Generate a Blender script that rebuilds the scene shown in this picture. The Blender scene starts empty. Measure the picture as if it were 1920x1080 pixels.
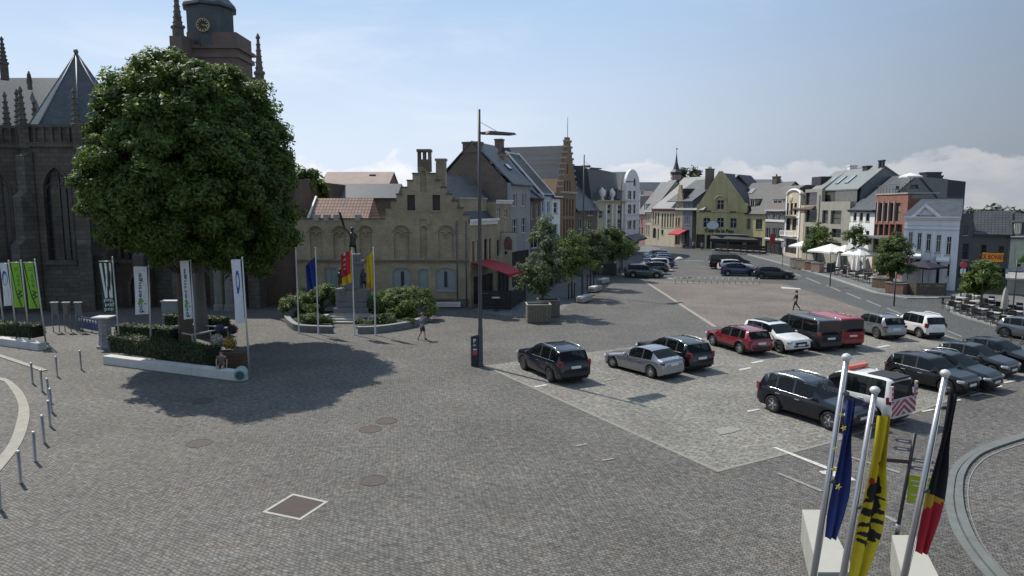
import bpy, bmesh, math, random
import numpy as np
from mathutils import Vector, Matrix, noise
from mathutils.geometry import tessellate_polygon
random.seed(7); RNG = np.random.default_rng(11)
SC = bpy.context.scene; COL = SC.collection
PI = math.pi; RAD = math.radians

# ------------------------------------------------------------------ camera
F = 1272.0; PITCH = math.atan(154/1272); CAM_H = 8.4
_c, _s = math.cos(PITCH), math.sin(PITCH)
cd = bpy.data.cameras.new('camera'); cam = bpy.data.objects.new('camera', cd); COL.objects.link(cam)
cd.sensor_width = 36; cd.lens = 36*F/1920; cd.clip_start = .1; cd.clip_end = 3000
cam.location = (0, 0, CAM_H); cam.rotation_euler = (PI/2-PITCH, 0, 0); SC.camera = cam

# ------------------------------------------------------------------ world + sun
SUN_EL = RAD(52); SUN_AZ = RAD(45)           # azimuth: from +Y towards -X
tosun = Vector((-math.sin(SUN_AZ)*math.cos(SUN_EL), math.cos(SUN_AZ)*math.cos(SUN_EL), math.sin(SUN_EL)))
W = bpy.data.worlds.new('World'); SC.world = W; W.use_nodes = True
def build_world():
    nt = W.node_tree; N = nt.nodes; L = nt.links
    bg = N['Background']; bg.inputs['Strength'].default_value = 0.088
    sky = N.new('ShaderNodeTexSky'); sky.sky_type = 'NISHITA'; sky.sun_disc = False
    sky.sun_elevation = SUN_EL; sky.sun_rotation = -SUN_AZ
    sky.air_density = 1.3; sky.dust_density = 1.6; sky.ozone_density = 2.6
    tc = N.new('ShaderNodeTexCoord')
    sep = N.new('ShaderNodeSeparateXYZ'); L.new(tc.outputs['Generated'], sep.inputs[0])
    def math_(op, a=None, b=None, c=None):
        m = N.new('ShaderNodeMath'); m.operation = op
        for i, q in enumerate((a, b, c)):
            if q is None: continue
            if isinstance(q, (int, float)): m.inputs[i].default_value = q
            else: L.new(q, m.inputs[i])
        return m.outputs[0]
    def maprange(v, a, b, c=0., d=1.):
        m = N.new('ShaderNodeMapRange'); m.interpolation_type = 'SMOOTHSTEP'
        L.new(v, m.inputs[0])
        for i, q in enumerate((a, b, c, d)): m.inputs[i+1].default_value = q
        return m.outputs[0]
    z = sep.outputs[2]
    # azimuth in radians and elevation: clouds laid out on the sky sphere itself
    az = math_('ARCTAN2', sep.outputs[0], sep.outputs[1])
    comb = N.new('ShaderNodeCombineXYZ'); L.new(az, comb.inputs[0]); L.new(z, comb.inputs[1])
    def nz(scale_xyz, s, det, rough=.6, dist=0., off=(0, 0, 0)):
        mp = N.new('ShaderNodeMapping'); mp.inputs['Scale'].default_value = scale_xyz; mp.inputs['Location'].default_value = off
        L.new(comb.outputs[0], mp.inputs[0])
        n = N.new('ShaderNodeTexNoise'); n.inputs['Scale'].default_value = s; n.inputs['Detail'].default_value = det
        n.inputs['Roughness'].default_value = rough; n.inputs['Distortion'].default_value = dist
        L.new(mp.outputs[0], n.inputs[0]); return n.outputs['Fac']
    # cumulus bank along the horizon: its top edge bulges
    n1 = nz((1, 1.5, 1), 11, 7, .55, .1, (1.3, 0, 0)); n2 = nz((1, .2, 1), 3.2, 2, .5, 0, (7.7, 0, 0))
    top = math_('MULTIPLY_ADD', n2, .06, .03)
    lim = math_('MULTIPLY_ADD', math_('SUBTRACT', n1, .5), .12, top)
    cum = maprange(math_('SUBTRACT', lim, z), 0., .009)
    low = maprange(z, .3, .03)
    # streaky high cloud
    ci = nz((1, 4.2, 1), 2.6, 6, .62, .5, (3.1, 1.7, 0)); ci2 = nz((.7, 1.6, 1), 1.9, 3, .5, .2, (9., 2, 0))
    cir = math_('MULTIPLY', maprange(ci, .44, .78), maprange(ci2, .38, .66))
    def mix(fac, a, b):
        m = N.new('ShaderNodeMix'); m.data_type = 'RGBA'
        if isinstance(fac, (int, float)): m.inputs[0].default_value = fac
        else: L.new(fac, m.inputs[0])
        for i, q in ((6, a), (7, b)):
            if isinstance(q, tuple): m.inputs[i].default_value = q
            else: L.new(q, m.inputs[i])
        return m.outputs[2]
    base0 = mix(.75, sky.outputs[0], (4.9, 6.8, 9.6, 1))
    # the sky is brighter on the sun's side
    vm = N.new('ShaderNodeVectorMath'); vm.operation = 'DOT_PRODUCT'; L.new(tc.outputs['Generated'], vm.inputs[0]); vm.inputs[1].default_value = tosun
    base = base0
    c1 = mix(math_('MULTIPLY', cir, .6), base, (8.4, 9.2, 10.2, 1))
    haze = mix(math_('MULTIPLY', low, .8), c1, (8.1, 9., 10.3, 1))
    shade = nz((1, 2.2, 1), 14, 5, .6, .2, (4., 0, 0))
    ccol = mix(maprange(shade, .3, .7), (8.2, 8.6, 9.5, 1), (11., 10.9, 11., 1))
    # clear sky is darkest square to the sun and brightens both towards it and away from it
    def scaled(col, lo, hi):
        g_ = N.new('ShaderNodeVectorMath'); g_.operation = 'SCALE'; L.new(col, g_.inputs[0])
        L.new(math_('MAXIMUM', maprange(vm.outputs['Value'], .04, .62, lo, hi), maprange(vm.outputs['Value'], .0, -.4, lo, 1.0)), g_.inputs['Scale']); return g_.outputs[0]
    c2 = mix(math_('MULTIPLY', cum, .68), scaled(haze, .4, 1.06), scaled(ccol, .58, 1.04))
    L.new(c2, bg.inputs['Color'])
build_world()
sl = bpy.data.lights.new('sun', 'SUN'); sl.energy = 4.6; sl.angle = RAD(.55); sl.color = (1, .935, .83)
so = bpy.data.objects.new('sun', sl); COL.objects.link(so)
so.rotation_euler = (-tosun).to_track_quat('-Z', 'Y').to_euler(); so.location = tosun*200
SC.view_settings.view_transform = 'Standard'; SC.view_settings.look = 'None'
SC.view_settings.exposure = 0.1; SC.view_settings.gamma = 1.0
try:
    SC.cycles.max_bounces = 6; SC.cycles.diffuse_bounces = 3; SC.cycles.glossy_bounces = 3
    SC.cycles.transmission_bounces = 3; SC.cycles.transparent_max_bounces = 6; SC.cycles.use_denoising = True
except Exception: pass

# ------------------------------------------------------------------ pixel <-> place (measured on the 1920x1080 photograph)
def ray(u, v):
    x = (u-960)/F; y = -(v-540)/F
    return Vector((x, _c+y*_s, -_s+y*_c))
def G(u, v, z=0.):
    d = ray(u, v); t = (z-CAM_H)/d.z
    return Vector((d.x*t, d.y*t, z))
def atY(u, v, Y):
    d = ray(u, v); t = Y/d.y
    return Vector((d.x*t, Y, CAM_H+d.z*t))
def zat(v, Y): return atY(960, v, Y).z
def online(u, P, Q):
    """ground point of the line P-Q seen in column u"""
    d = ray(u, 470); ex, ey = Q.x-P.x, Q.y-P.y
    # t*d.x = P.x + k*ex ; t*d.y = P.y + k*ey
    det = d.x*(-ey)+ex*d.y
    t = (P.x*(-ey)+ex*P.y)/det
    return Vector((d.x*t, d.y*t, 0))

# ------------------------------------------------------------------ materials
_M = {}
def NT(name):
    m = bpy.data.materials.new(name); m.use_nodes = True
    return m, m.node_tree.nodes, m.node_tree.links, m.node_tree.nodes['Principled BSDF']
def rgba(c, k=1.): return (c[0]*k, c[1]*k, c[2]*k, 1)
def mat(name, col=(.5, .5, .5), rough=.7, metal=0., var=.14, vs=2.5, bump=0., bs=30., coat=0., spec=.5, dirt=0.):
    """plain surface with a large-scale and a fine-scale colour variation, optional bump and weathering"""
    if name in _M: return _M[name]
    m, N, L, P = NT(name); _M[name] = m
    P.inputs['Roughness'].default_value = rough; P.inputs['Metallic'].default_value = metal
    P.inputs['Specular IOR Level'].default_value = spec
    if coat: P.inputs['Coat Weight'].default_value = coat; P.inputs['Coat Roughness'].default_value = .04
    tc = N.new('ShaderNodeTexCoord')
    n = N.new('ShaderNodeTexNoise'); n.inputs['Scale'].default_value = vs; n.inputs['Detail'].default_value = 6; n.inputs['Roughness'].default_value = .65
    L.new(tc.outputs['Object'], n.inputs['Vector'])
    r = N.new('ShaderNodeValToRGB'); e = r.color_ramp.elements
    e[0].position = .28; e[1].position = .72
    e[0].color = rgba(col, 1-var); e[1].color = rgba(col, 1+var)
    L.new(n.outputs['Fac'], r.inputs[0]); out = r.outputs[0]
    if dirt:
        n2 = N.new('ShaderNodeTexNoise'); n2.inputs['Scale'].default_value = vs*.35; n2.inputs['Detail'].default_value = 8
        mp = N.new('ShaderNodeMapping'); mp.inputs['Scale'].default_value = (2.2, 2.2, .35)
        L.new(tc.outputs['Object'], mp.inputs[0]); L.new(mp.outputs[0], n2.inputs['Vector'])
        mr = N.new('ShaderNodeMapRange'); mr.inputs[1].default_value = .45; mr.inputs[2].default_value = .75; mr.inputs[4].default_value = dirt
        L.new(n2.outputs['Fac'], mr.inputs[0])
        mx = N.new('ShaderNodeMix'); mx.data_type = 'RGBA'; L.new(mr.outputs[0], mx.inputs[0]); L.new(out, mx.inputs[6])
        mx.inputs[7].default_value = rgba([col[0]*.45+.01, col[1]*.43+.008, col[2]*.4+.006]); out = mx.outputs[2]
    L.new(out, P.inputs['Base Color'])
    if bump:
        b = N.new('ShaderNodeBump'); b.inputs['Strength'].default_value = bump; b.inputs['Distance'].default_value = .02
        n3 = N.new('ShaderNodeTexNoise'); n3.inputs['Scale'].default_value = bs; n3.inputs['Detail'].default_value = 3
        L.new(tc.outputs['Object'], n3.inputs['Vector']); L.new(n3.outputs['Fac'], b.inputs['Height']); L.new(b.outputs[0], P.inputs['Normal'])
    return m
def brickmat(name, c1, c2, mortar, bw=.22, bh=.075, ms=.012, rough=.85, mode='wall', var=.3, bump=.3, off=.5, rot=0., patch=.25):
    """courses: mode wall = (x+y, z), ground = (x, y), roof = (x, slope) via z"""
    if name in _M: return _M[name]
    m, N, L, P = NT(name); _M[name] = m
    P.inputs['Roughness'].default_value = rough; P.inputs['Specular IOR Level'].default_value = .3
    tc = N.new('ShaderNodeTexCoord'); vec = tc.outputs['Object']
    if mode != 'ground':
        sp = N.new('ShaderNodeSeparateXYZ'); L.new(vec, sp.inputs[0])
        cb = N.new('ShaderNodeCombineXYZ'); ad = N.new('ShaderNodeMath'); ad.operation = 'ADD'
        L.new(sp.outputs[0], ad.inputs[0]); L.new(sp.outputs[1], ad.inputs[1])
        L.new(ad.outputs[0] if mode == 'wall' else sp.outputs[0], cb.inputs[0]); L.new(sp.outputs[2], cb.inputs[1]); vec = cb.outputs[0]
    mp = N.new('ShaderNodeMapping'); mp.inputs['Rotation'].default_value = (0, 0, rot)
    L.new(vec, mp.inputs[0]); vec2 = mp.outputs[0]
    if mode == 'ground':      # hand-laid: courses wander a little
        w = N.new('ShaderNodeTexNoise'); w.inputs['Scale'].default_value = .8; w.inputs['Detail'].default_value = 5; w.inputs['Roughness'].default_value = .6
        L.new(vec2, w.inputs['Vector'])
        ms_ = N.new('ShaderNodeVectorMath'); ms_.operation = 'MULTIPLY_ADD'
        L.new(w.outputs['Color'], ms_.inputs[0]); ms_.inputs[1].default_value = (.42, .42, 0); L.new(vec2, ms_.inputs[2]); vec2 = ms_.outputs[0]
    b = N.new('ShaderNodeTexBrick'); L.new(vec2, b.inputs['Vector'])
    b.inputs['Color1'].default_value = rgba(c1); b.inputs['Color2'].default_value = rgba(c2); b.inputs['Mortar'].default_value = rgba(mortar)
    b.inputs['Scale'].default_value = 1; b.inputs['Mortar Size'].default_value = ms; b.inputs['Mortar Smooth'].default_value = .3
    b.inputs['Brick Width'].default_value = bw; b.inputs['Row Height'].default_value = bh; b.offset = off
    n = N.new('ShaderNodeTexNoise'); n.inputs['Scale'].default_value = patch; n.inputs['Detail'].default_value = 9; n.inputs['Roughness'].default_value = .7
    L.new(tc.outputs['Object'], n.inputs['Vector'])
    mr = N.new('ShaderNodeMapRange'); mr.inputs[1].default_value = .3; mr.inputs[2].default_value = .7
    mr.inputs[3].default_value = 1-var; mr.inputs[4].default_value = 1+var; L.new(n.outputs['Fac'], mr.inputs[0])
    mu = N.new('ShaderNodeVectorMath'); mu.operation = 'SCALE'; L.new(b.outputs['Color'], mu.inputs[0]); L.new(mr.outputs[0], mu.inputs['Scale'])
    outc = mu.outputs[0]
    if mode == 'ground':      # single stones lighter or darker, brownish worn patches
        v = N.new('ShaderNodeTexNoise'); v.inputs['Scale'].default_value = 5.5; v.inputs['Detail'].default_value = 2; L.new(vec2, v.inputs['Vector'])
        m2 = N.new('ShaderNodeMapRange'); m2.inputs[1].default_value = .3; m2.inputs[2].default_value = .7; m2.inputs[3].default_value = .62; m2.inputs[4].default_value = 1.38; L.new(v.outputs['Fac'], m2.inputs[0])
        s2 = N.new('ShaderNodeVectorMath'); s2.operation = 'SCALE'; L.new(outc, s2.inputs[0]); L.new(m2.outputs[0], s2.inputs['Scale'])
        p2 = N.new('ShaderNodeTexNoise'); p2.inputs['Scale'].default_value = .9; p2.inputs['Detail'].default_value = 4; L.new(tc.outputs['Object'], p2.inputs['Vector'])
        m3 = N.new('ShaderNodeMapRange'); m3.inputs[1].default_value = .56; m3.inputs[2].default_value = .74; m3.inputs[4].default_value = .55; L.new(p2.outputs['Fac'], m3.inputs[0])
        x2 = N.new('ShaderNodeMix'); x2.data_type = 'RGBA'; x2.blend_type = 'MULTIPLY'; L.new(m3.outputs[0], x2.inputs[0]); L.new(s2.outputs[0], x2.inputs[6]); x2.inputs[7].default_value = (1.15, .98, .82, 1); outc = x2.outputs[2]
    L.new(outc, P.inputs['Base Color'])
    if bump:
        bp = N.new('ShaderNodeBump'); bp.inputs['Strength'].default_value = bump; bp.inputs['Distance'].default_value = .015; bp.invert = True
        L.new(b.outputs['Fac'], bp.inputs['Height']); L.new(bp.outputs[0], P.inputs['Normal'])
    return m
def leafmat(name, dark, light, trans=.35):
    if name in _M: return _M[name]
    m, N, L, P = NT(name); _M[name] = m
    g = N.new('ShaderNodeNewGeometry'); r = N.new('ShaderNodeValToRGB'); e = r.color_ramp.elements
    e[0].color = rgba(dark); e[1].color = rgba(light); L.new(g.outputs['Random Per Island'], r.inputs[0])
    P.inputs['Roughness'].default_value = .55; P.inputs['Specular IOR Level'].default_value = .3
    tc = N.new('ShaderNodeTexCoord'); nz = N.new('ShaderNodeTexNoise'); nz.inputs['Scale'].default_value = .75; nz.inputs['Detail'].default_value = 3; L.new(tc.outputs['Object'], nz.inputs['Vector'])
    ma = N.new('ShaderNodeMath'); ma.operation = 'MULTIPLY_ADD'; L.new(nz.outputs['Fac'], ma.inputs[0]); ma.inputs[1].default_value = 1.5; ma.inputs[2].default_value = -.75
    ad = N.new('ShaderNodeMath'); ad.operation = 'ADD'; ad.use_clamp = True; L.new(g.outputs['Random Per Island'], ad.inputs[0]); L.new(ma.outputs[0], ad.inputs[1]); L.new(ad.outputs[0], r.inputs[0])
    L.new(r.outputs[0], P.inputs['Base Color'])
    t = N.new('ShaderNodeBsdfTranslucent'); hs = N.new('ShaderNodeHueSaturation'); hs.inputs['Saturation'].default_value = 1.15; hs.inputs['Value'].default_value = 1.5
    L.new(r.outputs[0], hs.inputs['Color']); L.new(hs.outputs[0], t.inputs[0])
    mx = N.new('ShaderNodeMixShader'); mx.inputs[0].default_value = trans
    L.new(P.outputs[0], mx.inputs[1]); L.new(t.outputs[0], mx.inputs[2]); L.new(mx.outputs[0], N['Material Output'].inputs[0])
    return m
def paint(name, col, metal=.0, rough=.3, coat=1.):
    if name in _M: return _M[name]
    m = mat(name, col, rough, metal, .05, 1.5, coat=coat, spec=.35)
    return m
def glassmat(name='window_glass'):
    """dark panes; in some windows a pale blind or curtain behind the glass"""
    if name in _M: return _M[name]
    m, N, L, P = NT(name); _M[name] = m; P.inputs['Roughness'].default_value = .07; P.inputs['Specular IOR Level'].default_value = .36
    oi = N.new('ShaderNodeObjectInfo'); r = N.new('ShaderNodeValToRGB'); r.color_ramp.interpolation = 'CONSTANT'; e = r.color_ramp.elements
    e[0].color = (.016, .02, .024, 1); e[1].position = .58; e[1].color = (.035, .037, .038, 1); q = e.new(.78); q.color = (.11, .108, .1, 1); q = e.new(.92); q.color = (.22, .215, .2, 1)
    tc = N.new('ShaderNodeTexCoord'); n = N.new('ShaderNodeTexNoise'); n.inputs['Scale'].default_value = 1.3; L.new(tc.outputs['Object'], n.inputs['Vector'])
    s = N.new('ShaderNodeVectorMath'); s.operation = 'SCALE'; mr = N.new('ShaderNodeMapRange'); mr.inputs[3].default_value = .5; mr.inputs[4].default_value = 1.4; L.new(n.outputs['Fac'], mr.inputs[0])
    L.new(oi.outputs['Random'], r.inputs[0]); L.new(r.outputs[0], s.inputs[0]); L.new(mr.outputs[0], s.inputs['Scale']); L.new(s.outputs[0], P.inputs['Base Color']); return m

# ------------------------------------------------------------------ mesh builder
class MB:
    def __init__(s): s.v = []; s.f = []; s.mi = []; s.sm = []
    def add(s, vs, fs, mi=0, smooth=False):
        o = len(s.v); s.v += [tuple(p) for p in vs]
        for f in fs: s.f.append(tuple(o+i for i in f)); s.mi.append(mi); s.sm.append(smooth)
        return s
    def box(s, x0, x1, y0, y1, z0, z1, mi=0, M=None):
        vs = [(x, y, z) for x in (x0, x1) for y in (y0, y1) for z in (z0, z1)]
        if M is not None: vs = [M @ Vector(p) for p in vs]
        return s.add(vs, [(0, 1, 3, 2), (4, 6, 7, 5), (0, 4, 5, 1), (2, 3, 7, 6), (0, 2, 6, 4), (1, 5, 7, 3)], mi)
    def bbox(s, x0, x1, y0, y1, z0, z1, b=.02, mi=0, M=None):
        """box with chamfered edges: an octagonal-plan prism with inset top and bottom"""
        b = min(b, (x1-x0)*.45, (y1-y0)*.45, (z1-z0)*.45); vs = []
        def ring(i, z):
            return [(x0+i+b, y0+i, z), (x1-i-b, y0+i, z), (x1-i, y0+i+b, z), (x1-i, y1-i-b, z), (x1-i-b, y1-i, z), (x0+i+b, y1-i, z), (x0+i, y1-i-b, z), (x0+i, y0+i+b, z)]
        h = b*.5
        for i, z in ((h, z0), (0, z0+b), (0, z1-b), (h, z1)): vs += ring(i, z)
        if M is not None: vs = [M @ Vector(p) for p in vs]
        fs = [tuple(range(7, -1, -1)), tuple(range(24, 32))]
        for k in range(3):
            for j in range(8): a = k*8+j; c = k*8+(j+1) % 8; fs.append((a, c, c+8, a+8))
        return s.add(vs, fs, mi)
    def tube(s, p, q, r0, r1=None, n=8, mi=0, cap=True, smooth=True):
        r1 = r0 if r1 is None else r1; p, q = Vector(p), Vector(q); d = (q-p)
        if d.length < 1e-6: return s
        d.normalize(); a = d.orthogonal().normalized(); b = d.cross(a)
        vs = []
        for (c, r) in ((p, r0), (q, r1)):
            for k in range(n): t = 2*PI*k/n; vs.append(c+a*(r*math.cos(t))+b*(r*math.sin(t)))
        s.add(vs, [(k, (k+1) % n, n+(k+1) % n, n+k) for k in range(n)], mi, smooth)
        if cap: s.add(vs[:n], [tuple(range(n-1, -1, -1))], mi); s.add(vs[n:], [tuple(range(n))], mi)
        return s
    def path(s, pts, rs, n=8, mi=0):
        if not isinstance(rs, (list, tuple)): rs = [rs]*len(pts)
        pts = [Vector(p) for p in pts]; vs = []; prev = None
        for i, p in enumerate(pts):
            d = (pts[min(i+1, len(pts)-1)]-pts[max(i-1, 0)]).normalized()
            a = d.orthogonal().normalized() if prev is None else (prev-d*prev.dot(d)).normalized()
            prev = a; b = d.cross(a)
            for k in range(n): t = 2*PI*k/n; vs.append(p+a*(rs[i]*math.cos(t))+b*(rs[i]*math.sin(t)))
        fs = []
        for i in range(len(pts)-1):
            for k in range(n): fs.append((i*n+k, i*n+(k+1) % n, (i+1)*n+(k+1) % n, (i+1)*n+k))
        s.add(vs, fs, mi, True)
        s.add(vs[:n], [tuple(range(n-1, -1, -1))], mi); s.add(vs[-n:], [tuple(range(n))], mi)
        return s
    def lathe(s, prof, n=16, c=(0, 0, 0), mi=0, smooth=True, sx=1., sy=1.):
        vs = []
        for r, z in prof:
            for k in range(n): t = 2*PI*k/n; vs.append((c[0]+r*sx*math.cos(t), c[1]+r*sy*math.sin(t), c[2]+z))
        fs = []
        for i in range(len(prof)-1):
            for k in range(n): fs.append((i*n+k, i*n+(k+1) % n, (i+1)*n+(k+1) % n, (i+1)*n+k))
        s.add(vs, fs, mi, smooth)
        if prof[0][0] > 1e-4: s.add(vs[:n], [tuple(range(n-1, -1, -1))], mi)
        if prof[-1][0] > 1e-4: s.add(vs[-n:], [tuple(range(n))], mi)
        return s
    def ball(s, c, r, n=10, mi=0, sx=1, sy=1, sz=1):
        m = n//2+1
        return s.lathe([(r*math.sin(PI*i/m), -r*sz*math.cos(PI*i/m)) for i in range(m+1)], n, c, mi, True, sx, sy)
    def poly(s, pts, mi=0):
        """planar polygon, any shape"""
        tris = tessellate_polygon([[Vector(p) for p in pts]])
        return s.add(pts, [tuple(t) for t in tris], mi)
    def prism(s, pts2, axis, a, b, mi=0, holes=()):
        """polygon (two coordinates) swept along an axis from a to b; axis x: pts=(y,z), y: pts=(x,z), z: pts=(x,y)"""
        def P3(p, t): return {'x': (t, p[0], p[1]), 'y': (p[0], t, p[1]), 'z': (p[0], p[1], t)}[axis]
        for t in (a, b):
            loops = [[Vector(P3(p, t)) for p in pts2]]+[[Vector(P3(p, t)) for p in h] for h in holes]
            flat = [p for l in loops for p in l]
            s.add(flat, [tuple(q) for q in tessellate_polygon(loops)], mi)
        for l in [pts2]+list(holes):
            n = len(l); vs = [P3(p, a) for p in l]+[P3(p, b) for p in l]
            s.add(vs, [(i, (i+1) % n, n+(i+1) % n, n+i) for i in range(n)], mi)
        return s
    def build(s, name, mats, parent=None, fixn=True, mw=None):
        me = bpy.data.meshes.new(name)
        me.from_pydata(s.v, [], s.f)
        if not isinstance(mats, (list, tuple)): mats = [mats]
        for m in mats: me.materials.append(m)
        me.polygons.foreach_set('material_index', s.mi); me.polygons.foreach_set('use_smooth', s.sm)
        if fixn:
            bm = bmesh.new(); bm.from_mesh(me)
            bmesh.ops.remove_doubles(bm, verts=bm.verts, dist=1e-5)
            bmesh.ops.recalc_face_normals(bm, faces=bm.faces); bm.to_mesh(me); bm.free()
        me.update()
        o = bpy.data.objects.new(name, me); COL.objects.link(o)
        if parent is not None: o.parent = parent
        if mw is not None: o.matrix_world = mw
        return o
def tag(o, label=None, cat=None, group=None, kind=None):
    if label: o['label'] = label
    if cat: o['category'] = cat
    if group: o['group'] = group
    if kind: o['kind'] = kind
    return o
def empty(name, loc, rz=0., label=None, cat=None, group=None):
    o = bpy.data.objects.new(name, None); COL.objects.link(o)
    o.location = loc; o.rotation_euler = (0, 0, rz); o.empty_display_size = .3
    return tag(o, label, cat, group)
def copy_tree(o, parent=None):
    c = o.copy(); COL.objects.link(c); c.parent = parent
    for ch in list(o.children): copy_tree(ch, c)
    return c
def struct(o): o['kind'] = 'structure'; return o
def text_mesh(txt, size, mat_, name, parent, M, extrude=.004, align='CENTER', sx=1.):
    cu = bpy.data.curves.new('t', 'FONT'); cu.body = txt; cu.size = size; cu.extrude = extrude; cu.align_x = align; cu.align_y = 'CENTER'
    cu.resolution_u = 2; cu.offset = size*.012
    t = bpy.data.objects.new('t', cu); COL.objects.link(t)
    dg = bpy.context.evaluated_depsgraph_get(); dg.update()
    me = bpy.data.meshes.new_from_object(t.evaluated_get(dg)); bpy.data.objects.remove(t)
    me.transform(M @ Matrix.Diagonal((sx, 1, 1, 1))); me.materials.clear(); me.materials.append(mat_)
    o = bpy.data.objects.new(name, me); COL.objects.link(o); o.parent = parent
    return o
def bend_to(o, fn):
    for v in o.data.vertices: v.co = fn(v.co)
# ------------------------------------------------------------------ ground, paving, road, pavements
COB = brickmat('cobbles', (.147, .14, .128), (.1, .096, .088), (.05, .048, .045), .15, .1, .014, .75, 'ground', .26, .4, .5, RAD(28), .23)
PARK = brickmat('parking_setts', (.205, .196, .175), (.165, .159, .144), (.1, .097, .088), .3, .2, .013, .8, 'ground', .26, .4, .5, RAD(29), .3)
REDB = brickmat('red_pavers', (.165, .14, .124), (.14, .122, .108), (.1, .09, .08), .3, .11, .01, .8, 'ground', .28, .2, .5, RAD(-8), .22)
ROADM = brickmat('road_setts', (.088, .091, .09), (.07, .073, .072), (.048, .05, .049), .22, .14, .012, .75, 'ground', .2, .25, .5, RAD(-60), .18)
PAVE = brickmat('pavement_slabs', (.15, .152, .152), (.12, .122, .124), (.075, .075, .075), .6, .3, .012, .8, 'ground', .2, .2, .5, RAD(69), .3)
KERB = mat('kerb_stone', (.24, .245, .235), .8, var=.2, vs=3, bump=.2)
BAND = mat('kerb_band_concrete', (.125, .136, .13), .8, var=.16, vs=2.2, bump=.15)
SANDB = mat('kerb_band_sandstone', (.26, .245, .21), .8, var=.16, vs=2.2, bump=.15)
WHITE_LINE = mat('worn_white_line', (.46, .46, .43), .7, var=.4, vs=9)
FAINT = mat('faded_line', (.2, .2, .19), .8, var=.3, vs=9)
def flat(name, pts, m, z, kind='structure', thick=0.):
    b = MB(); P = [(p[0], p[1], z) for p in pts]
    if thick: b.prism([(p[0], p[1]) for p in pts], 'z', z-thick, z)
    else: b.poly(P)
    o = b.build(name, m)
    if kind: o['kind'] = kind
    return o
def gp(*px): return [G(*p) for p in px]
gs = 900
flat('ground', [(-gs, -60), (gs, -60), (gs, 1600), (-gs, 1600)], COB, 0)
flat('parking_paving', gp((905, 686), (1346, 886), (1560, 831), (1880, 716), (2060, 662))+[G(1905, 676), G(1700, 600), G(1640, 589), G(1500, 604), G(1409, 622)], PARK, .004)
flat('red_square_paving', gp((1206, 524), (1345, 613), (1409, 622), (1500, 604), (1640, 588), (1560, 560), (1476, 534), (1420, 530), (1300, 529)), REDB, .008)
flat('road', gp((1238, 466), (1250, 478), (1330, 500), (1420, 514), (1478, 533), (1560, 559), (1640, 587), (1700, 599), (1905, 675), (2060, 660), (2060, 640), (1930, 628), (1840, 604), (1800, 590), (1776, 573), (1762, 560), (1700, 560), (1640, 551), (1550, 520), (1470, 497), (1400, 478), (1330, 468), (1256, 461)), ROADM, .012)
flat('side_street', [G(1762, 560), G(1776, 573), (66, 75), (66, 79)], ROADM, .016)
# pavement on the far right side, raised behind its kerb
kerb_line = [(1256, 461), (1330, 468), (1400, 478), (1470, 497), (1550, 520), (1640, 551), (1700, 561), (1762, 561)]
def strip(name, line, wid, z0, z1, m, side=1, world=False, kind='structure'):
    """kerb: a raised band of given width beside a line of ground points"""
    P = line if world else [G(*p) for p in line]; b = MB(); n = len(P); off = []
    for i in range(n):
        d = (P[min(i+1, n-1)]-P[max(i-1, 0)]).normalized(); off.append(P[i]+Vector((-d.y, d.x, 0))*wid*side)
    vs = []
    for p, q in zip(P, off): vs += [(p.x, p.y, z0), (p.x, p.y, z1), (q.x, q.y, z1), (q.x, q.y, z0)]
    fs = [(0, 1, 2, 3), tuple(4*(n-1)+k for k in (3, 2, 1, 0))]
    for i in range(n-1):
        for k in range(4): fs.append((4*i+k, 4*i+(k+1) % 4, 4*i+4+(k+1) % 4, 4*i+4+k))
    b.add(vs, fs); o = b.build(name, m)
    if kind: o['kind'] = kind
    return o, off
_, inner = strip('kerb', kerb_line, .42, 0, .125, KERB, 1)
far = [Vector((60, 75, 0)), Vector((60, 150, 0)), Vector((38, 185, 0))]
flat('pavement', inner+[Vector((60, inner[-1].y, 0))]+far[1:], PAVE, .11)
kerb2 = [(1800, 552), (1776, 568), (1775, 578), (1790, 590), (1840, 606), (1930, 632), (2060, 668)]
def smooth(pts, n=24):
    """Catmull-Rom through ground points"""
    P = [pts[0]]+list(pts)+[pts[-1]]; out = []
    for i in range(1, len(P)-2):
        for k in range(n//4):
            t = k/(n//4); a, b_, c, d = P[i-1], P[i], P[i+1], P[i+2]
            out.append(.5*((2*b_)+(c-a)*t+(2*a-5*b_+4*c-d)*t*t+(3*b_-a-3*c+d)*t**3))
    out.append(P[-2]); return out
k2 = smooth([G(*p) for p in kerb2])
_, inner2 = strip('kerb', k2, .35, 0, .125, KERB, 1, True)
flat('pavement', inner2+[Vector((60, 40, 0)), Vector((60, inner2[0].y, 0))], PAVE, .116)
# smooth pavement along the left-hand row of houses
flat('pavement', gp((884, 582), (985, 598), (1045, 588), (1160, 505), (1240, 468), (1215, 458), (1190, 470), (1060, 520)), PAVE, .004)
# double curved band, bottom right
o1 = [(1990, 795), (1917, 813), (1862, 829), (1818, 848), (1787, 874), (1776, 908), (1773, 947), (1784, 991), (1807, 1030), (1845, 1079), (1900, 1130)]
i1 = [(1990, 806), (1918, 825), (1851, 848), (1823, 868), (1809, 891), (1805, 915), (1806, 940), (1812, 969), (1834, 1019), (1882, 1079), (1930, 1130)]
def band(name, A, B, m, z0, z1):
    A = smooth([G(*p) for p in A]); B = smooth([G(*p) for p in B])
    b = MB(); n = min(len(A), len(B)); vs = []
    for p, q in zip(A, B): vs += [(p.x, p.y, z0), (p.x, p.y, z1), (q.x, q.y, z1), (q.x, q.y, z0)]
    fs = [(0, 1, 2, 3), tuple(4*(n-1)+k for k in (3, 2, 1, 0))]
    for i in range(n-1):
        for k in range(4): fs.append((4*i+k, 4*i+(k+1) % 4, 4*i+4+(k+1) % 4, 4*i+4+k))
    b.add(vs, fs); return struct(b.build(name, m))
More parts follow.
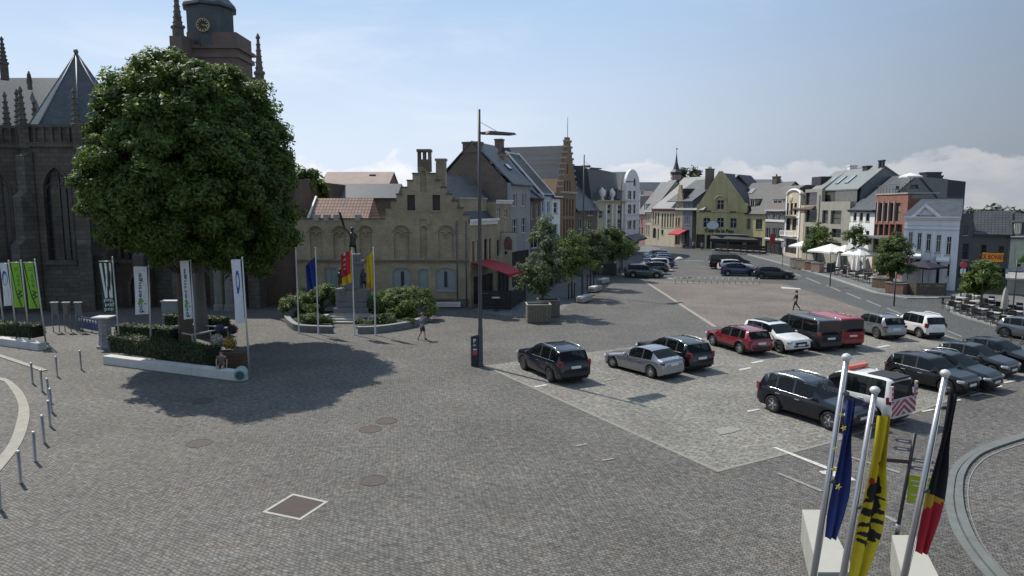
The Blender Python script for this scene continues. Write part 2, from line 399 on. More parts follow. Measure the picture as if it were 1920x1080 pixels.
mid = [((a[0]+b[0])/2-1.5, (a[1]+b[1])/2) for a, b in zip(o1, i1)]
mid2 = [((a[0]+b[0])/2+1.5, (a[1]+b[1])/2+.6) for a, b in zip(o1, i1)]
band('kerb', o1, mid, BAND, 0, .03); band('kerb', mid2, i1, BAND, 0, .07)
i2 = [(p[0]+9, p[1]+4) for p in i1]; i3 = [(p[0]+11, p[1]+5) for p in i1]
band('kerb', i2, i3, FAINT, 0, .02)
# curved bands, bottom left
lo = [(-30, 706), (0, 708), (20, 715), (43, 737), (55, 767), (52, 800), (37, 837), (0, 885), (-40, 930)]
li = [(-30, 712), (0, 714), (12, 720), (30, 747), (35, 770), (28, 803), (18, 830), (0, 855), (-40, 895)]
band('kerb', lo, li, SANDB, 0, .03)
strip('kerb', [(-20, 664), (78, 697)], .28, 0, .05, SANDB, 1)
# edging of the parking field
strip('paving_edge', [(905, 686), (1346, 886)], .16, 0, .016, mat('edge_setts', (.2, .19, .165), .8, var=.25, vs=6), 1)
strip('paving_edge', [(1348, 885), (1560, 831), (1880, 716)], .14, 0, .0135, _M['edge_setts'], 1)
strip('paving_edge', [(1206, 524), (1345, 613)], .3, 0, .016, mat('pale_edge_setts', (.26, .235, .2), .8, var=.2, vs=4), -1)
strip('road_gutter', [(1476, 534), (1560, 559.5), (1640, 587.5), (1700, 600), (1905, 676)], .28, 0, .02, mat('gutter', (.075, .075, .072), .8), 1)
# painted markings
def mark(pts, m=WHITE_LINE, z=.02): return flat('painted_marking', gp(*pts), m, z)
mark([(1449, 840), (1455, 839), (1560, 879), (1553, 882)]); mark([(1560, 873), (1606, 902), (1596, 902), (1541, 889), (1535, 884), (1556, 883)])
for q in ([(1455, 888), (1461, 887), (1545, 921), (1538, 923)], [(1585, 856), (1591, 855), (1690, 886), (1684, 888)], [(1630, 955), (1637, 954), (1684, 978), (1678, 981)]): mark(q, FAINT)
mark([(1786, 645), (1806, 637), (1808, 640), (1838, 634), (1840, 636), (1811, 642), (1812, 644)])
mark([(1464, 538), (1500, 541), (1502, 543), (1466, 541)])
# broken white line along the road, bay ticks
for k in range(9):
    t = k/9; u0, v0 = 1472+t*340, 507+t*128; mark([(u0, v0), (u0+3, v0-.6), (u0+30, v0+10.4), (u0+27, v0+11.2)], FAINT, .02)
for (u, v) in ((1014, 724), (1143, 712), (1306, 698), (1340, 687), (1397, 692), (1420, 679), (1500, 661), (1412, 770), (1656, 650), (1740, 770), (1790, 752), (1830, 740), (1868, 726), (1893, 716), (1090, 835), (1140, 862), (1690, 795), (1650, 812)):
    mark([(u-13, v+1), (u+9, v-3), (u+13, v-1), (u-9, v+3.2)], WHITE_LINE if v < 780 and u > 1380 or u in (1014,) else FAINT)
mark([(1338, 806), (1366, 800), (1392, 806), (1372, 812), (1350, 816)], mat('pale_patch', (.22, .212, .195), .8, var=.4, vs=14))
# lines between parked cars on the far lot
for v in (497, 505, 513, 521): mark([(1243, v), (1262, v+1), (1262, v+1.8), (1243, v+.9)])
mark([(1245, 529.4), (1420, 531.8), (1420, 532.8), (1245, 530.2)], FAINT)
mark([(1235, 487), (1320, 489), (1320, 489.8), (1235, 487.8)], FAINT)
# manhole covers: flat iron discs set in the cobbles
IRON = mat('rusty_iron', (.06, .05, .045), .75, .1, .25, 6, bump=.5, bs=40)
IRONR = mat('worn_iron_ring', (.16, .145, .135), .6, .3, .2, 5)
MH = [(373, 831, .5, 'rusty round manhole cover in the sun below the tree shadow'), (380, 752, .5, 'dark manhole cover lying inside the tree shadow'), (694, 805, .5, 'round manhole cover, left one of the touching pair in the open cobbles'),
      (725, 789, .47, 'round manhole cover, rear one of the touching pair in the open cobbles'), (832, 802, .5, 'manhole cover with a pale ring, apart on the open cobbles'), (700, 901, .46, 'round manhole cover nearest the framed brown hatch')]
for (u, v, r, lab) in MH:
    p = G(u, v); r *= .78; root = empty('manhole_cover', (p.x, p.y, 0), 0, lab, 'manhole cover', 'manhole covers in the square')
    MB().lathe([(r+.06, 0), (r+.06, .012), (r, .013), (r, .004)], 28, smooth=False).build('rim', IRONR if u == 832 else _M['rusty_iron'], root)
    MB().lathe([(r-.006, .001), (r-.006, .008)], 28, smooth=False).build('lid', mat('manhole_lid', (.065, .052, .046), .8, 0, .3, 9, bump=.6, bs=22) if u != 832 else _M['cobbles'], root)
hq = gp((549, 926), (616, 941), (563, 976), (491, 961)); hc = sum(hq, Vector())/4
root = empty('hatch', (hc.x, hc.y, 0), 0, 'square brown hatch in the paving with a white painted frame', 'hatch')
loc = [(p-hc) for p in hq]
b = MB(); b.prism([(p.x, p.y) for p in loc], 'z', 0, .014, holes=[[(p.x*.86, p.y*.86) for p in loc]]); b.build('frame', mat('hatch_frame', (.34, .32, .29), .7, var=.2, vs=4), root)
MB().prism([(p.x*.85, p.y*.85) for p in loc], 'z', 0, .009).build('plate', mat('hatch_plate', (.05, .036, .031), .8, 0, .2, 3, bump=.4, bs=60), root)
# ------------------------------------------------------------------ houses
GLASS = glassmat()
def Z(ox, oy, sc):
    return lambda *q: tuple((ox if i % 2 == 0 else oy)+x/sc for i, x in enumerate(q))
ZA = Z(860, 240, 6); ZB = Z(1050, 280, 5.4); ZC = Z(1180, 290, 5.682); ZD = Z(1290, 300, 5.684); ZE = Z(1420, 290, 5.683); ZF = Z(1560, 300, 6); ZG = Z(1660, 340, 6); ZH = Z(540, 260, 3.178)
WHITE = mat('white_paint', (.72, .72, .7), .5, var=.06, vs=3, dirt=.25)
FRAMEW = mat('white_window_frame', (.66, .66, .64), .45, var=.05)
FRAMED = mat('dark_window_frame', (.05, .05, .052), .45, var=.1)
STONE = mat('pale_stone', (.34, .325, .29), .8, var=.15, vs=1.5, dirt=.5, bump=.1)
SLATE = brickmat('slate_roof', (.068, .078, .09), (.05, .058, .07), (.03, .034, .04), .32, .16, .014, .5, 'roof', .22, .25, .5, 0, .7)
TILED = brickmat('dark_tile_roof', (.058, .062, .07), (.042, .046, .053), (.018, .02, .022), .28, .22, .03, .55, 'roof', .25, .5, .0, 0, .6)
TILER = brickmat('red_tile_roof', (.34, .2, .16), (.25, .15, .125), (.085, .055, .045), .28, .26, .035, .7, 'roof', .22, .6, .0, 0, .5)
TILEB = brickmat('brown_tile_roof', (.12, .062, .05), (.09, .05, .042), (.04, .026, .022), .28, .24, .03, .7, 'roof', .25, .4, .0, 0, .5)
ZINC = mat('zinc_roof', (.15, .165, .165), .5, .2, var=.12, vs=1.2)
LEAD = mat('lead', (.13, .145, .16), .5, .3, var=.2, vs=1.5)
BRICKY = brickmat('yellow_brick', (.4, .325, .205), (.3, .25, .165), (.27, .24, .19), .24, .08, .012, .9, 'wall', .3, .2, .5, 0, .55)
BRICKB = brickmat('brown_brick', (.2, .155, .12), (.155, .12, .095), (.12, .105, .09), .24, .08, .012, .9, 'wall', .25, .2, .5, 0, .6)
BRICKR = brickmat('red_brick', (.27, .105, .075), (.21, .085, .062), (.17, .13, .11), .24, .08, .01, .9, 'wall', .2, .2, .5, 0, .6)
BRICKG = mat('grey_render', (.085, .092, .088), .85, var=.1, vs=1.2, dirt=.35)
RENDG = mat('pale_grey_render', (.3, .3, .31), .85, var=.1, vs=1.2, dirt=.4)
RENDC = mat('cream_render', (.5, .44, .32), .85, var=.1, vs=1.2, dirt=.35)
RENDW = mat('white_render', (.76, .76, .75), .8, var=.07, vs=1.2, dirt=.3)
BLUEW = mat('pale_blue_render', (.46, .52, .58), .8, var=.08, vs=1.2, dirt=.35)
YELL = mat('olive_yellow_render', (.43, .375, .2), .85, var=.12, vs=1.3, dirt=.45, bump=.1)
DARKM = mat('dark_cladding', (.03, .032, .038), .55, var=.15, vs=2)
SHOP = mat('shop_interior', (.022, .022, .024), .6, var=.4, vs=2)
GUT = mat('gutter_zinc', (.12, .125, .13), .5, .4, .1, 3)

class Bld:
    def __init__(s, name, label, cat, A, B, depth, group=None):
        s.A, s.B = Vector((A.x, A.y, 0)), Vector((B.x, B.y, 0)); e = s.B-s.A; s.w = e.length; s.d = depth
        s.ex = e.normalized(); s.ey = Vector((-s.ex.y, s.ex.x, 0)); s.holes = []; s.mb = MB(); s.wins = []
        s.root = empty(name, s.A, math.atan2(e.y, e.x), label, cat, group)
    def loc(s, u, v, y=0.):
        """where column u, row v meets the plane y = const of this house: local (x, z)"""
        d = ray(u, v); O = Vector((0, 0, CAM_H)); n = s.ey
        t = (s.A+s.ey*y-O).dot(n)/d.dot(n); p = O+d*t
        return ((p-s.A).dot(s.ex), p.z)
    def z(s, u, v, y=0.): return s.loc(u, v, y)[1]
    def rect(s, u0, v0, u1, v1, y=0.):
        um, vm = (u0+u1)/2, (v0+v1)/2
        return s.loc(u0, vm, y)[0], s.loc(um, v1, y)[1], s.loc(u1, vm, y)[0], s.loc(um, v0, y)[1]   # x0 z0 x1 z1
    def shape(s, x0, z0, x1, z1, arch=0.):
        if not arch: return [(x0, z0), (x1, z0), (x1, z1), (x0, z1)]
        h = (x1-x0)/2*arch; cx = (x0+x1)/2; a = (x1-x0)/2
        return [(x0, z0), (x1, z0)]+[(cx+a*math.cos(PI*k/8), z1-h+h*math.sin(PI*k/8)) for k in range(9)]
    def win(s, rects, nx=2, nz=2, frame=None, arch=0., px=True, sill=True, rec=.17, top=None, glass=None, name='window', label=None, fw=.06, bar=.045):
        for r in rects:
            x0, z0, x1, z1 = s.rect(*r) if px else r
            if x1 < x0: x0, x1 = x1, x0
            x0 = max(x0, .06); x1 = min(x1, s.w-.06)
            if x1-x0 < .15: continue
            if z0 < .05: z0 = .05
            s.holes.append(s.shape(x0, z0, x1, z1, arch)); s.wins.append((x0, z0, x1, z1, nx, nz, frame or FRAMEW, arch, sill, rec, top, glass or GLASS, name, label, fw, bar))
        return s
    def facade(s, outline, m, t=.35, y0=0.):
        """front wall with its real openings, then the windows in them"""
        s.mb.prism(outline, 'y', y0, y0+t, holes=s.holes); s.wm = m; return s
    def box(s, x0, x1, y0, y1, z0, z1): s.mb.box(x0, x1, y0, y1, z0, z1); return s
    def body(s, ze, y0=.36, zr=None, yr=None, inset=.004, gx=None, zg=None):
        """the volume behind the front; zr: ridge along the front (gable ends at the sides); zg, gx: ridge square to the front"""
        w, d = s.w, s.d; yr = d/2 if yr is None else yr
        if zr: s.mb.prism([(y0, .0), (y0, ze), (yr, zr), (d, ze), (d, 0)], 'x', inset, w-inset)
        elif zg: s.mb.prism([(inset, 0), (inset, ze), (gx if gx else w/2, zg), (w-inset, ze), (w-inset, 0)], 'y', y0, d)
        else: s.mb.box(inset, w-inset, y0, d, 0, ze)
        return s
    def finish(s, m=None):
        s.wall = s.mb.build('wall', m or s.wm, s.root)
        for (x0, z0, x1, z1, nx, nz, fm, arch, sill, rec, top, gl, name, lab, fw, bar) in s.wins:
            sh = s.shape(x0, z0, x1, z1, arch); cx, cz = (x0+x1)/2, (z0+z1)/2
            kx = 1-2*min(fw/(x1-x0), .3); kz = 1-2*min(fw/(z1-z0), .3)
            inn = [(cx+(p[0]-cx)*kx, cz+(p[1]-cz)*kz) for p in sh]
            b = MB(); b.prism(sh, 'y', rec-.05, rec+.03, holes=[inn])
            for k in range(1, nx): x = x0+(x1-x0)*k/nx; b.box(x-bar/2, x+bar/2, rec-.04, rec+.015, z0+.02, z1-.02-(x1-x0)*.25*arch)
            zs = [top] if top else [k/nz for k in range(1, nz)]
            for k in zs:
                z = z0+(z1-z0)*k; b.box(x0+.02, x1-.02, rec-.045, rec+.012, z-bar/2, z+bar/2)
            f = b.build(name, fm, s.root); tag(f, lab)
            g = MB(); g.prism([(cx+(p[0]-cx)*.99, cz+(p[1]-cz)*.99) for p in sh], 'y', rec+.016, rec+.04); g.build('pane', gl, f)
            if sill and z0 > .6: MB().box(x0-.08, x1+.08, -.07, rec-.06, z0-.09, z0-.004).build('sill', STONE, f)
        return s
    # ---- parts
    def part(s, name, mb, m, parent=None): return mb.build(name, m, parent or s.root)
    def roof(s, ze, zr, m, yr=None, ov=.3, t=.14, x0=-.12, x1=None, back=None, y0=0., up=.03):
        x1 = s.w+.12 if x1 is None else x1; yr = s.d/2 if yr is None else yr; d = s.d if back is None else back
        k = (zr-ze)/(yr-y0)
        ze_o = ze-ov*k; k2 = (zr-ze)/max(d-yr, .1); ze_b = ze-ov*k2
        b = MB(); b.prism([(y0-ov, ze_o+up), (yr, zr+up), (d+ov, ze_b+up), (d+ov, ze_b+up+t), (yr, zr+up+t*1.25), (y0-ov, ze_o+up+t)], 'x', x0, x1)
        s.r = s.part('roof', b, m); return s.r
    def roofx(s, ze, zr, m, y0=-.1, y1=None, gx=None, ov=.25, t=.14, up=.03):
        """ridge square to the front"""
        y1 = s.d+.1 if y1 is None else y1; gx = s.w/2 if gx is None else gx; kl = (zr-ze)/gx; kr = (zr-ze)/(s.w-gx)
        b = MB(); b.prism([(-ov, ze-ov*kl+up), (gx, zr+up), (s.w+ov, ze-ov*kr+up), (s.w+ov, ze-ov*kr+up+t), (gx, zr+up+t*1.3), (-ov, ze-ov*kl+up+t)], 'y', y0, y1)
        s.r = s.part('roof', b, m); return s.r
    def cornice(s, z, h=.3, out=.3, m=None, x0=-.05, x1=None, name='cornice'):
        x1 = s.w+.05 if x1 is None else x1; b = MB()
        b.prism([(-.02, z-h), (-out*.45, z-h), (-out*.55, z-h*.5), (-out, z-h*.38), (-out, z), (-.02, z)], 'x', x0, x1); return s.part(name, b, m or WHITE)
    def band(s, z, h=.12, out=.06, m=None, name='string_course'):
        return s.part(name, MB().box(.005, s.w-.005, -out, -.002, z-h/2, z+h/2), m or STONE)
    def chimney(s, x, y, z0, z1, wx=.9, wy=.9, m=None, pots=2, parent=None):
        b = MB(); b.box(x-wx/2, x+wx/2, y-wy/2, y+wy/2, z0, z1-.18); b.box(x-wx/2-.07, x+wx/2+.07, y-wy/2-.07, y+wy/2+.07, z1-.18, z1)
        c = s.part('chimney', b, m or BRICKB, parent or s.r)
        if pots:
            p = MB()
            for k in range(pots): p.lathe([(.14, 0), (.11, .38), (.13, .42)], 8, (x+(k-(pots-1)/2)*.4, y, z1))
            p.build('chimney_pot', mat('clay_pot', (.2, .1, .07), .8), c)
        return c
    def door(s, rects, m, nx=1, glass=None):
        for r in rects:
            x0, z0, x1, z1 = s.rect(*r); z0 = .12; s.holes.append(s.shape(x0, z0, x1, z1)); s.wins.append((x0, z0, x1, z1, nx, 1, m, 0, False, .14, .72, glass or GLASS, 'door', None, .13, .1))
        return s
    def dormer(s, rect, y, m, rm, yb=2.2, glass=True):
        """box dormer whose front stands at depth y; rect in px"""
        x0, z0, x1, z1 = s.rect(*rect, y); b = MB(); b.box(x0, x1, y, y+yb, z0, z1)
        d = s.part('dormer', b, m); MB().box(x0-.12, x1+.12, y-.15, y+yb, z1+.003, z1+.12).build('dormer_roof', rm, d)
        f = MB().prism(s.shape(x0+.12, z0+.12, x1-.12, z1-.1), 'y', y-.05, y-.003, holes=[s.shape(x0+.2, z0+.2, x1-.2, z1-.18)])
        f.box((x0+x1)/2-.03, (x0+x1)/2+.03, y-.045, y-.004, z0+.2, z1-.18); w = f.build('window', FRAMEW, d)
        MB().box(x0+.19, x1-.19, y-.02, y-.002, z0+.19, z1-.17).build('pane', GLASS, w); return d
    def rooflight(s, x, z, y, w, h, k, m=None):
        """flush roof window on a slope rising k per metre of depth"""
        M = Matrix.Translation((x, y, z)) @ Matrix.Rotation(math.atan(k), 4, 'X')
        o = MB().box(-w/2, w/2, -h/2, h/2, .12, .26, M=M).build('roof_window', m or FRAMED, s.r)
        MB().box(-w/2+.06, w/2-.06, -h/2+.06, h/2-.06, .262, .272, M=M).build('pane', mat('bright_glass', (.25, .3, .34), .08), o)
    def awning(s, x0, x1, z1, z0, out, m, valance=.25, y=0.):
        b = MB(); vs = [(x0, y-.02, z1), (x1, y-.02, z1), (x1, y-out, z0), (x0, y-out, z0)]
        n = 7
        for k in range(n):
            a, c = k/n, (k+1)/n
            p = lambda t: (y-.02-(out-.02)*t, z1+(z0-z1)*t+.06*math.sin(PI*t))
            (ya, za), (yb, zb) = p(a), p(c)
            b.add([(x0, ya, za), (x1, ya, za), (x1, yb, zb), (x0, yb, zb), (x0, ya, za-.03), (x1, ya, za-.03), (x1, yb, zb-.03), (x0, yb, zb-.03)], [(0, 1, 2, 3), (7, 6, 5, 4), (0, 3, 7, 4), (1, 5, 6, 2)])
        b.box(x0, x1, y-out-.02, y-out, z0-valance, z0+.02)
        o = s.part('awning', b, m)
        fr = MB()
        for x in (x0+.1, x1-.1): fr.tube((x, y-.03, z1-.5), (x, y-out+.05, z0-.02), .02, n=6)
        fr.build('awning_arm', GUT, o); return o

# ---- step-gabled brick house facing the square -------------------------------------------------
A = G(558, 574); B = G(880, 576)
h = Bld('step_gable_house', 'dark yellow brick house with stepped gable and blind arches behind the monument', 'house', A, B, 9)
BLUEP = mat('blue_grey_panel', (.24, .27, .28), .6, var=.1, vs=2)
h.win([ZH(622, 770, 735, 902), ZH(878, 770, 1000, 905)], 1, 1, BLUEP, .45, rec=.1, glass=BLUEP, sill=True)
h.win([ZH(775, 775, 835, 905)], 1, 1, BLUEP, .45, rec=.1, glass=BLUEP)
h.win([ZH(220, 770, 290, 905)], 2, 1, BLUEP, 0, rec=.1, glass=BLUEP, name='door', sill=False)
h.win([ZH(710, 335, 757, 428), ZH(861, 335, 906, 428)], 1, 1, mat('brown_shutter', (.05, .035, .036), .7), 0, rec=.12, glass=_M['brown_shutter'])
BL = []
for q in ((630, 520, 722, 716), (895, 520, 988, 716), (130, 525, 205, 716), (270, 525, 346, 716), (425, 522, 502, 716), (786, 520, 828, 716), (788, 192, 824, 318)): BL.append(ZH(*q))
for r in BL:
    x0, z0, x1, z1 = h.rect(*r); h.holes.append(h.shape(x0, z0, x1, z1, .9))
L1 = [h.loc(*ZH(x, y)) for x, y in ((555, 425), (590, 382), (612, 340), (650, 297), (660, 258), (695, 213), (738, 173), (770, 173))]
R1 = [h.loc(*ZH(x, y)) for x, y in ((848, 173), (872, 213), (912, 225), (940, 293), (972, 335), (1002, 377), (1034, 420))]
zt = [p[1] for p in L1]; ze = h.loc(*ZH(600, 480))[1]
gout = [(0, 0), (h.w, 0), (h.w, ze)]
xr0 = h.loc(*ZH(1070, 440))[0]; apx = h.loc(*ZH(808, 173)); hw = h.w-.02-apx[0]; nst = 8; sh_ = hw/nst; dz = (apx[1]-ze)/(nst-.5)
xs = h.w
pts = []
for k in range(nst):
    z_ = ze+dz*k; pts += [(xs, z_), (xs, z_+dz*.72)] if k == 0 else [(xs, z_-dz*.0), (xs, z_+dz*.72)]
    xs -= sh_
gout = [(0, 0), (h.w, 0)]
rp = []; x = h.w
for k in range(nst):
    zk = ze+dz*(k+.6); rp += [(x, zk)]; x -= sh_ if k < nst-1 else 0
    if k < nst-1: rp += [(x, zk)]
lp = [(2*apx[0]-p[0], p[1]) for p in reversed(rp)]
xl = lp[-1][0]; lp = lp[:-1]+[(xl, lp[-1][1]), (xl, ze)]
gout = [(0, 0), (h.w, 0)]+rp+lp+[(.0, ze)]
h.facade(gout, BRICKY, .45)
h.mb.box(.01, h.w-.01, .46, h.d, 0, ze-.3)
for r in BL:                                                        # back of the blind arches
    x0, z0, x1, z1 = h.rect(*r); h.mb.prism(h.shape(x0-.05, z0-.02, x1+.05, z1+.05, .9), 'y', .2, .3)
h.finish()
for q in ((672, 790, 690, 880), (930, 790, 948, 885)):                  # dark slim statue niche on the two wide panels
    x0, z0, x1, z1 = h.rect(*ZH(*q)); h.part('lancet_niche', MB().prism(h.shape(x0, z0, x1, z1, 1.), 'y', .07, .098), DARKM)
for r in BL[:5]:                                                    # arch tracery: little double arch in each blind arch
    x0, z0, x1, z1 = h.rect(*r); cx = (x0+x1)/2; a = (x1-x0)/2; b = MB()
    for sx in (-1, 1):
        c = cx+sx*a/2; zc = z1-a*.95
        b.path([(c+a/2*math.cos(t), .12, zc-.15+a/2*math.sin(t)) for t in [PI*k/8 for k in range(9)]], .07, 6)
    b.tube((cx, .12, zc-.15), (cx, .12, zc-.42), .07, .02, 6)
    b.path([(cx+(a+.12)*math.cos(t), -.02, z1-a*.9+(a+.12)*.9*math.sin(t)) for t in [PI*k/12 for k in range(13)]], .06, 6)
    h.part('arch_moulding', b, BRICKY)
x0, z0, x1, z1 = h.rect(*BL[5]); b = MB()
b.prism([(x0-.3, z1+.1), (x0-.3, z1+.5), (x0, z1+.95), (x1, z1+.95), (x1+.3, z1+.5), (x1+.3, z1+.1), (x1, z1+.1), (x1, z1+.55), (x0, z1+.55), (x0, z1+.1)], 'y', -.1, -.002); h.part('niche_canopy', b, BRICKY)
h.band(h.z(*ZH(700, 730)), .2, .1, BRICKB); h.band(.35, .7, .08, mat('plinth_brick', (.13, .115, .09), .9))
x = h.w                                                              # dark ledges of the steps, one stone each
COPE = mat('dark_coping', (.1, .09, .08), .85)
for k in range(nst-1):
    zk = ze+dz*(k+.6)
    for sx in (1, -1):
        xx = x if sx == 1 else 2*apx[0]-x; h.part('gable_coping', MB().box(min(xx, xx-sx*sh_)-.04, max(xx, xx-sx*sh_)+.04, -.09, .5, zk+.002, zk+.1), COPE)
    x -= sh_
# main roof behind the gable, low wing roof of red tiles
xl0 = 2*apx[0]-h.w
b = MB(); b.prism([(xl0, ze-.3), (apx[0], apx[1]-.7), (h.w, ze-.3), (h.w, ze-.05), (apx[0], apx[1]-.4), (xl0, ze-.05)], 'y', .455, h.d)
b.v = [(x+.34*(y-.455), y, z) for x, y, z in b.v]; h.r = h.part('roof', b, SLATE)
b = MB(); zr_ = h.z(*ZH(300, 335), 1.9)
xa, xb = h.loc(*ZH(115, 480))[0], h.loc(*ZH(445, 470))[0]
b.prism([(.5, ze+.02), (2.6, ze+1.75), (4.8, ze+.02), (4.8, ze-.1), (.5, ze-.1)], 'x', xa, xb+.3); lr = h.part('low_roof', b, TILER)
MB().box(xa-.12, xa+.02, .42, 4.7, ze-.3, ze+.35).build('verge', WHITE, lr)
MB().prism([(.3, ze-.2), (.3, ze+.12), (2.6, ze+1.95), (2.75, ze+1.95), (2.75, ze-.2)], 'x', xa-.13, xa).build('verge', WHITE, lr)
b = MB(); b.box(0, xl0+.4, -.06, .46, ze+.001, ze+.1); h.part('wing_coping', b, _M['dark_coping'])
for uu in (168, 229, 290, 416):
    x = h.loc(*ZH(uu, 480))[0]; MB().box(x-.22, x+.22, -.12, .5, ze-.12, ze+.38).build('corbel', STONE, h.root)
cx = h.loc(*ZH(808, 100))[0]; zc0, zc1 = apx[1], h.z(*ZH(808, 62))
b = MB(); wq = .52                                                    # belfry-like chimney on the apex with two openings
b.box(cx-wq, cx+wq, .0, .9, zc0-.3, zc0+(zc1-zc0)*.45)
for xx in (-wq+.09, 0, wq-.09): b.box(cx+xx-.09, cx+xx+.09, .05, .85, zc0+(zc1-zc0)*.45, zc1-.2)
b.box(cx-wq-.06, cx+wq+.06, -.05, .95, zc1-.2, zc1); h.part('chimney', b, BRICKB, h.r)
x = h.loc(*ZH(897, 150))[0]; h.chimney(x, 1.5, apx[1]-1.7, h.z(*ZH(897, 120), 1.5), .8, .8, BRICKY, 0)
for uu in (1008, 1062): MB().tube((h.loc(*ZH(uu, 700))[0], -.06, 0), (h.loc(*ZH(uu, 700))[0], -.06, ze-.1), .05, n=6).build('downpipe', GUT, h.root)

# ---- row along the left side ---------------------------------------------------------------------
LP, LQ = G(880, 577), G(1196, 472)
def LB(name, lab, cat, u0, u1, d): return Bld(name, lab, cat, online(u0, LP, LQ), online(u1, LP, LQ), d)
h = LB('corner_annex', 'low brown brick cafe annex with white cornice beside the red awning', 'house', 881.5, 930, 8)
ze = h.z(900, 418); h.win([(886, 452, 890, 497), (895, 450, 901, 492), (908, 448, 914, 488), (917, 447, 921, 486)], 1, 2, FRAMED)
h.win([(888, 515, 925, 570)], 3, 1, FRAMED, sill=False, glass=SHOP)
h.facade([(0, 0), (h.w, 0), (h.w, ze), (0, ze)], BRICKY); h.body(ze); h.finish()
zu = h.z(905, 374, .9); h.part('upper_wall', MB().box(.02, h.w-.02, .9, 3.2, ze+.01, zu), BRICKY); h.part('roof', MB().prism([(-.2, ze+.12), (.88, ze+.5), (.88, ze+.62), (-.2, ze+.2)], 'x', .01, h.w*.6), TILEB); h.part('coping', MB().box(-.05, h.w, .8, 3.3, zu+.002, zu+.14), STONE); h.cornice(ze+.35, .5, .35, WHITE)
RED_CANVAS = mat('red_canvas', (.34, .022, .035), .8, var=.12, vs=3)
h.awning(.15, h.w*.72, 3.75, 2.85, 3.3, RED_CANVAS, .3)
h = LB('sign_house', 'narrow brick house with hanging pictorial sign, third from the step gable corner', 'house', 930.5, 957.5, 8)
ze = h.z(940, 379); h.win([(931.5, 388, 937.5, 408), (945, 391, 951, 408)], 2, 2); h.win([(932, 450, 937, 480), (946, 448, 952, 478)], 1, 2, FRAMED)
h.win([(933, 505, 955, 560)], 3, 1, FRAMED, sill=False, glass=SHOP)
h.facade([(0, 0), (h.w, 0), (h.w, ze), (0, ze)], BRICKY); h.body(ze); h.finish()
h.part('roof', MB().box(-.02, h.w+.02, -.1, h.d, ze+.002, ze+.15), LEAD); h.cornice(ze+.2, .35, .3, WHITE)
p = MB(); x0, z0, x1, z1 = h.rect(933, 436, 950, 470); p.box(x0+.6, x0+.7, -1.5, -.12, z0, z1)
sg = h.part('hanging_sign', p, mat('sign_cream', (.42, .4, .35), .6)); MB().prism([(-1.15, z0+.1), (-.45, z0+.15), (-.4, z0+.9), (-.62, z1-.35), (-.9, z1-.3), (-1.2, z0+1.0)], 'x', x0+.56, x0+.74).build('sign_picture', mat('sign_red', (.17, .075, .065), .7, var=.5, vs=3), sg)
MB().tube((x0+.65, -1.6, z1+.06), (x0+.65, 0, z1+.06), .03).build('sign_bracket', GUT, sg)
h = LB('gable_house', 'tall grey rendered house with two chimneys and slate roof rising above the lamp post', 'house', 958, 994, 8)
ze = h.z(975, 344); zr = h.z(957, 283, 4.)
h.win([(960.5, 363, 969.5, 387), (977, 363, 986.5, 387)], 3, 1); h.win([(961, 410, 970, 440), (978, 408, 987, 437)], 2, 2); h.win([(960, 470, 992, 535)], 3, 1, FRAMED, sill=False, glass=SHOP)
h.facade([(0, 0), (h.w, 0), (h.w, ze), (0, ze)], RENDG); h.mb.box(.5, h.w-.01, .36, h.d, 0, ze); h.finish()
gb = MB(); gb.prism([(.36, 0), (.36, ze-.02), (4, zr), (h.d, ze-.3), (h.d, 0)], 'x', .004, .45); h.part('gable_wall', gb, BRICKB)
h.roof(ze, zr, SLATE, yr=4); h.chimney(.4, 4.1, zr-.9, h.z(885, 266, 4.1), 1.0, 1.7, BRICKB, 0); h.chimney(h.w-.8, 3.0, zr-2., h.z(945, 291, 3), 1., 1.4, BRICKY, 2); h.rooflight(h.w*.55, ze+(zr-ze)*.4, 1.6, .9, .7, (zr-ze)/4)
h = LB('brown_eaves_house', 'low brown house partly hidden by the street tree, between grey and pale blue houses', 'house', 994.5, 1013.5, 8)
ze = h.z(1003, 373); h.win([(996, 384, 1000, 410), (1005, 384, 1010, 410)], 2, 2); h.win([(996, 440, 1010, 465)], 2, 1)
h.facade([(0, 0), (h.w, 0), (h.w, ze), (0, ze)], BRICKB); h.body(ze, zr=ze+3, yr=4); h.finish(); h.roof(ze, ze+3., TILED, yr=4); h.cornice(ze+.1, .35, .4, mat('brown_wood', (.06, .04, .032), .7))
h = LB('pale_blue_house', 'pale blue house with white verges and dark tiled roof below the big slate roof', 'house', 1014, 1034, 8)
ze = h.z(1024, 363); zr = h.z(1014, 301, 4)
h.win([(1016, 377, 1021, 398), (1026, 378, 1031, 399)], 1, 2); h.win([(1016, 420, 1021, 445), (1026, 420, 1031, 445)], 1, 2)
h.facade([(0, 0), (h.w, 0), (h.w, ze), (0, ze)], BLUEW); h.body(ze, zr=zr-.1, yr=4); h.finish(); h.roof(ze, zr, TILED, yr=4, x0=-.1, x1=h.w+.0)
for xx in (-.2, h.w-.05): MB().prism([(-.35, ze-.35), (4, zr+.12), (4, zr+.36), (-.35, ze-.1)], 'x', xx, xx+.16).build('verge', WHITE, h.r)
h.cornice(ze, .3, .35, BLUEW); h.part('ridge', MB().box(-.1, h.w+.1, 3.9, 4.1, zr+.12, zr+.26), WHITE)
h = LB('cream_house', 'narrow white house with flat cornice against the brick step-gabled tower house', 'house', 1034.5, 1049.5, 8)
ze = h.z(1042, 371); h.win([(1038, 379, 1046, 400)], 1, 2); h.win([(1038, 420, 1046, 448)], 1, 2); h.facade([(0, 0), (h.w, 0), (h.w, ze), (0, ze)], RENDW); h.body(ze, zr=ze+2.2); h.finish(); h.roof(ze, ze+2.2, TILED); h.cornice(ze+.2, .35, .35, WHITE)
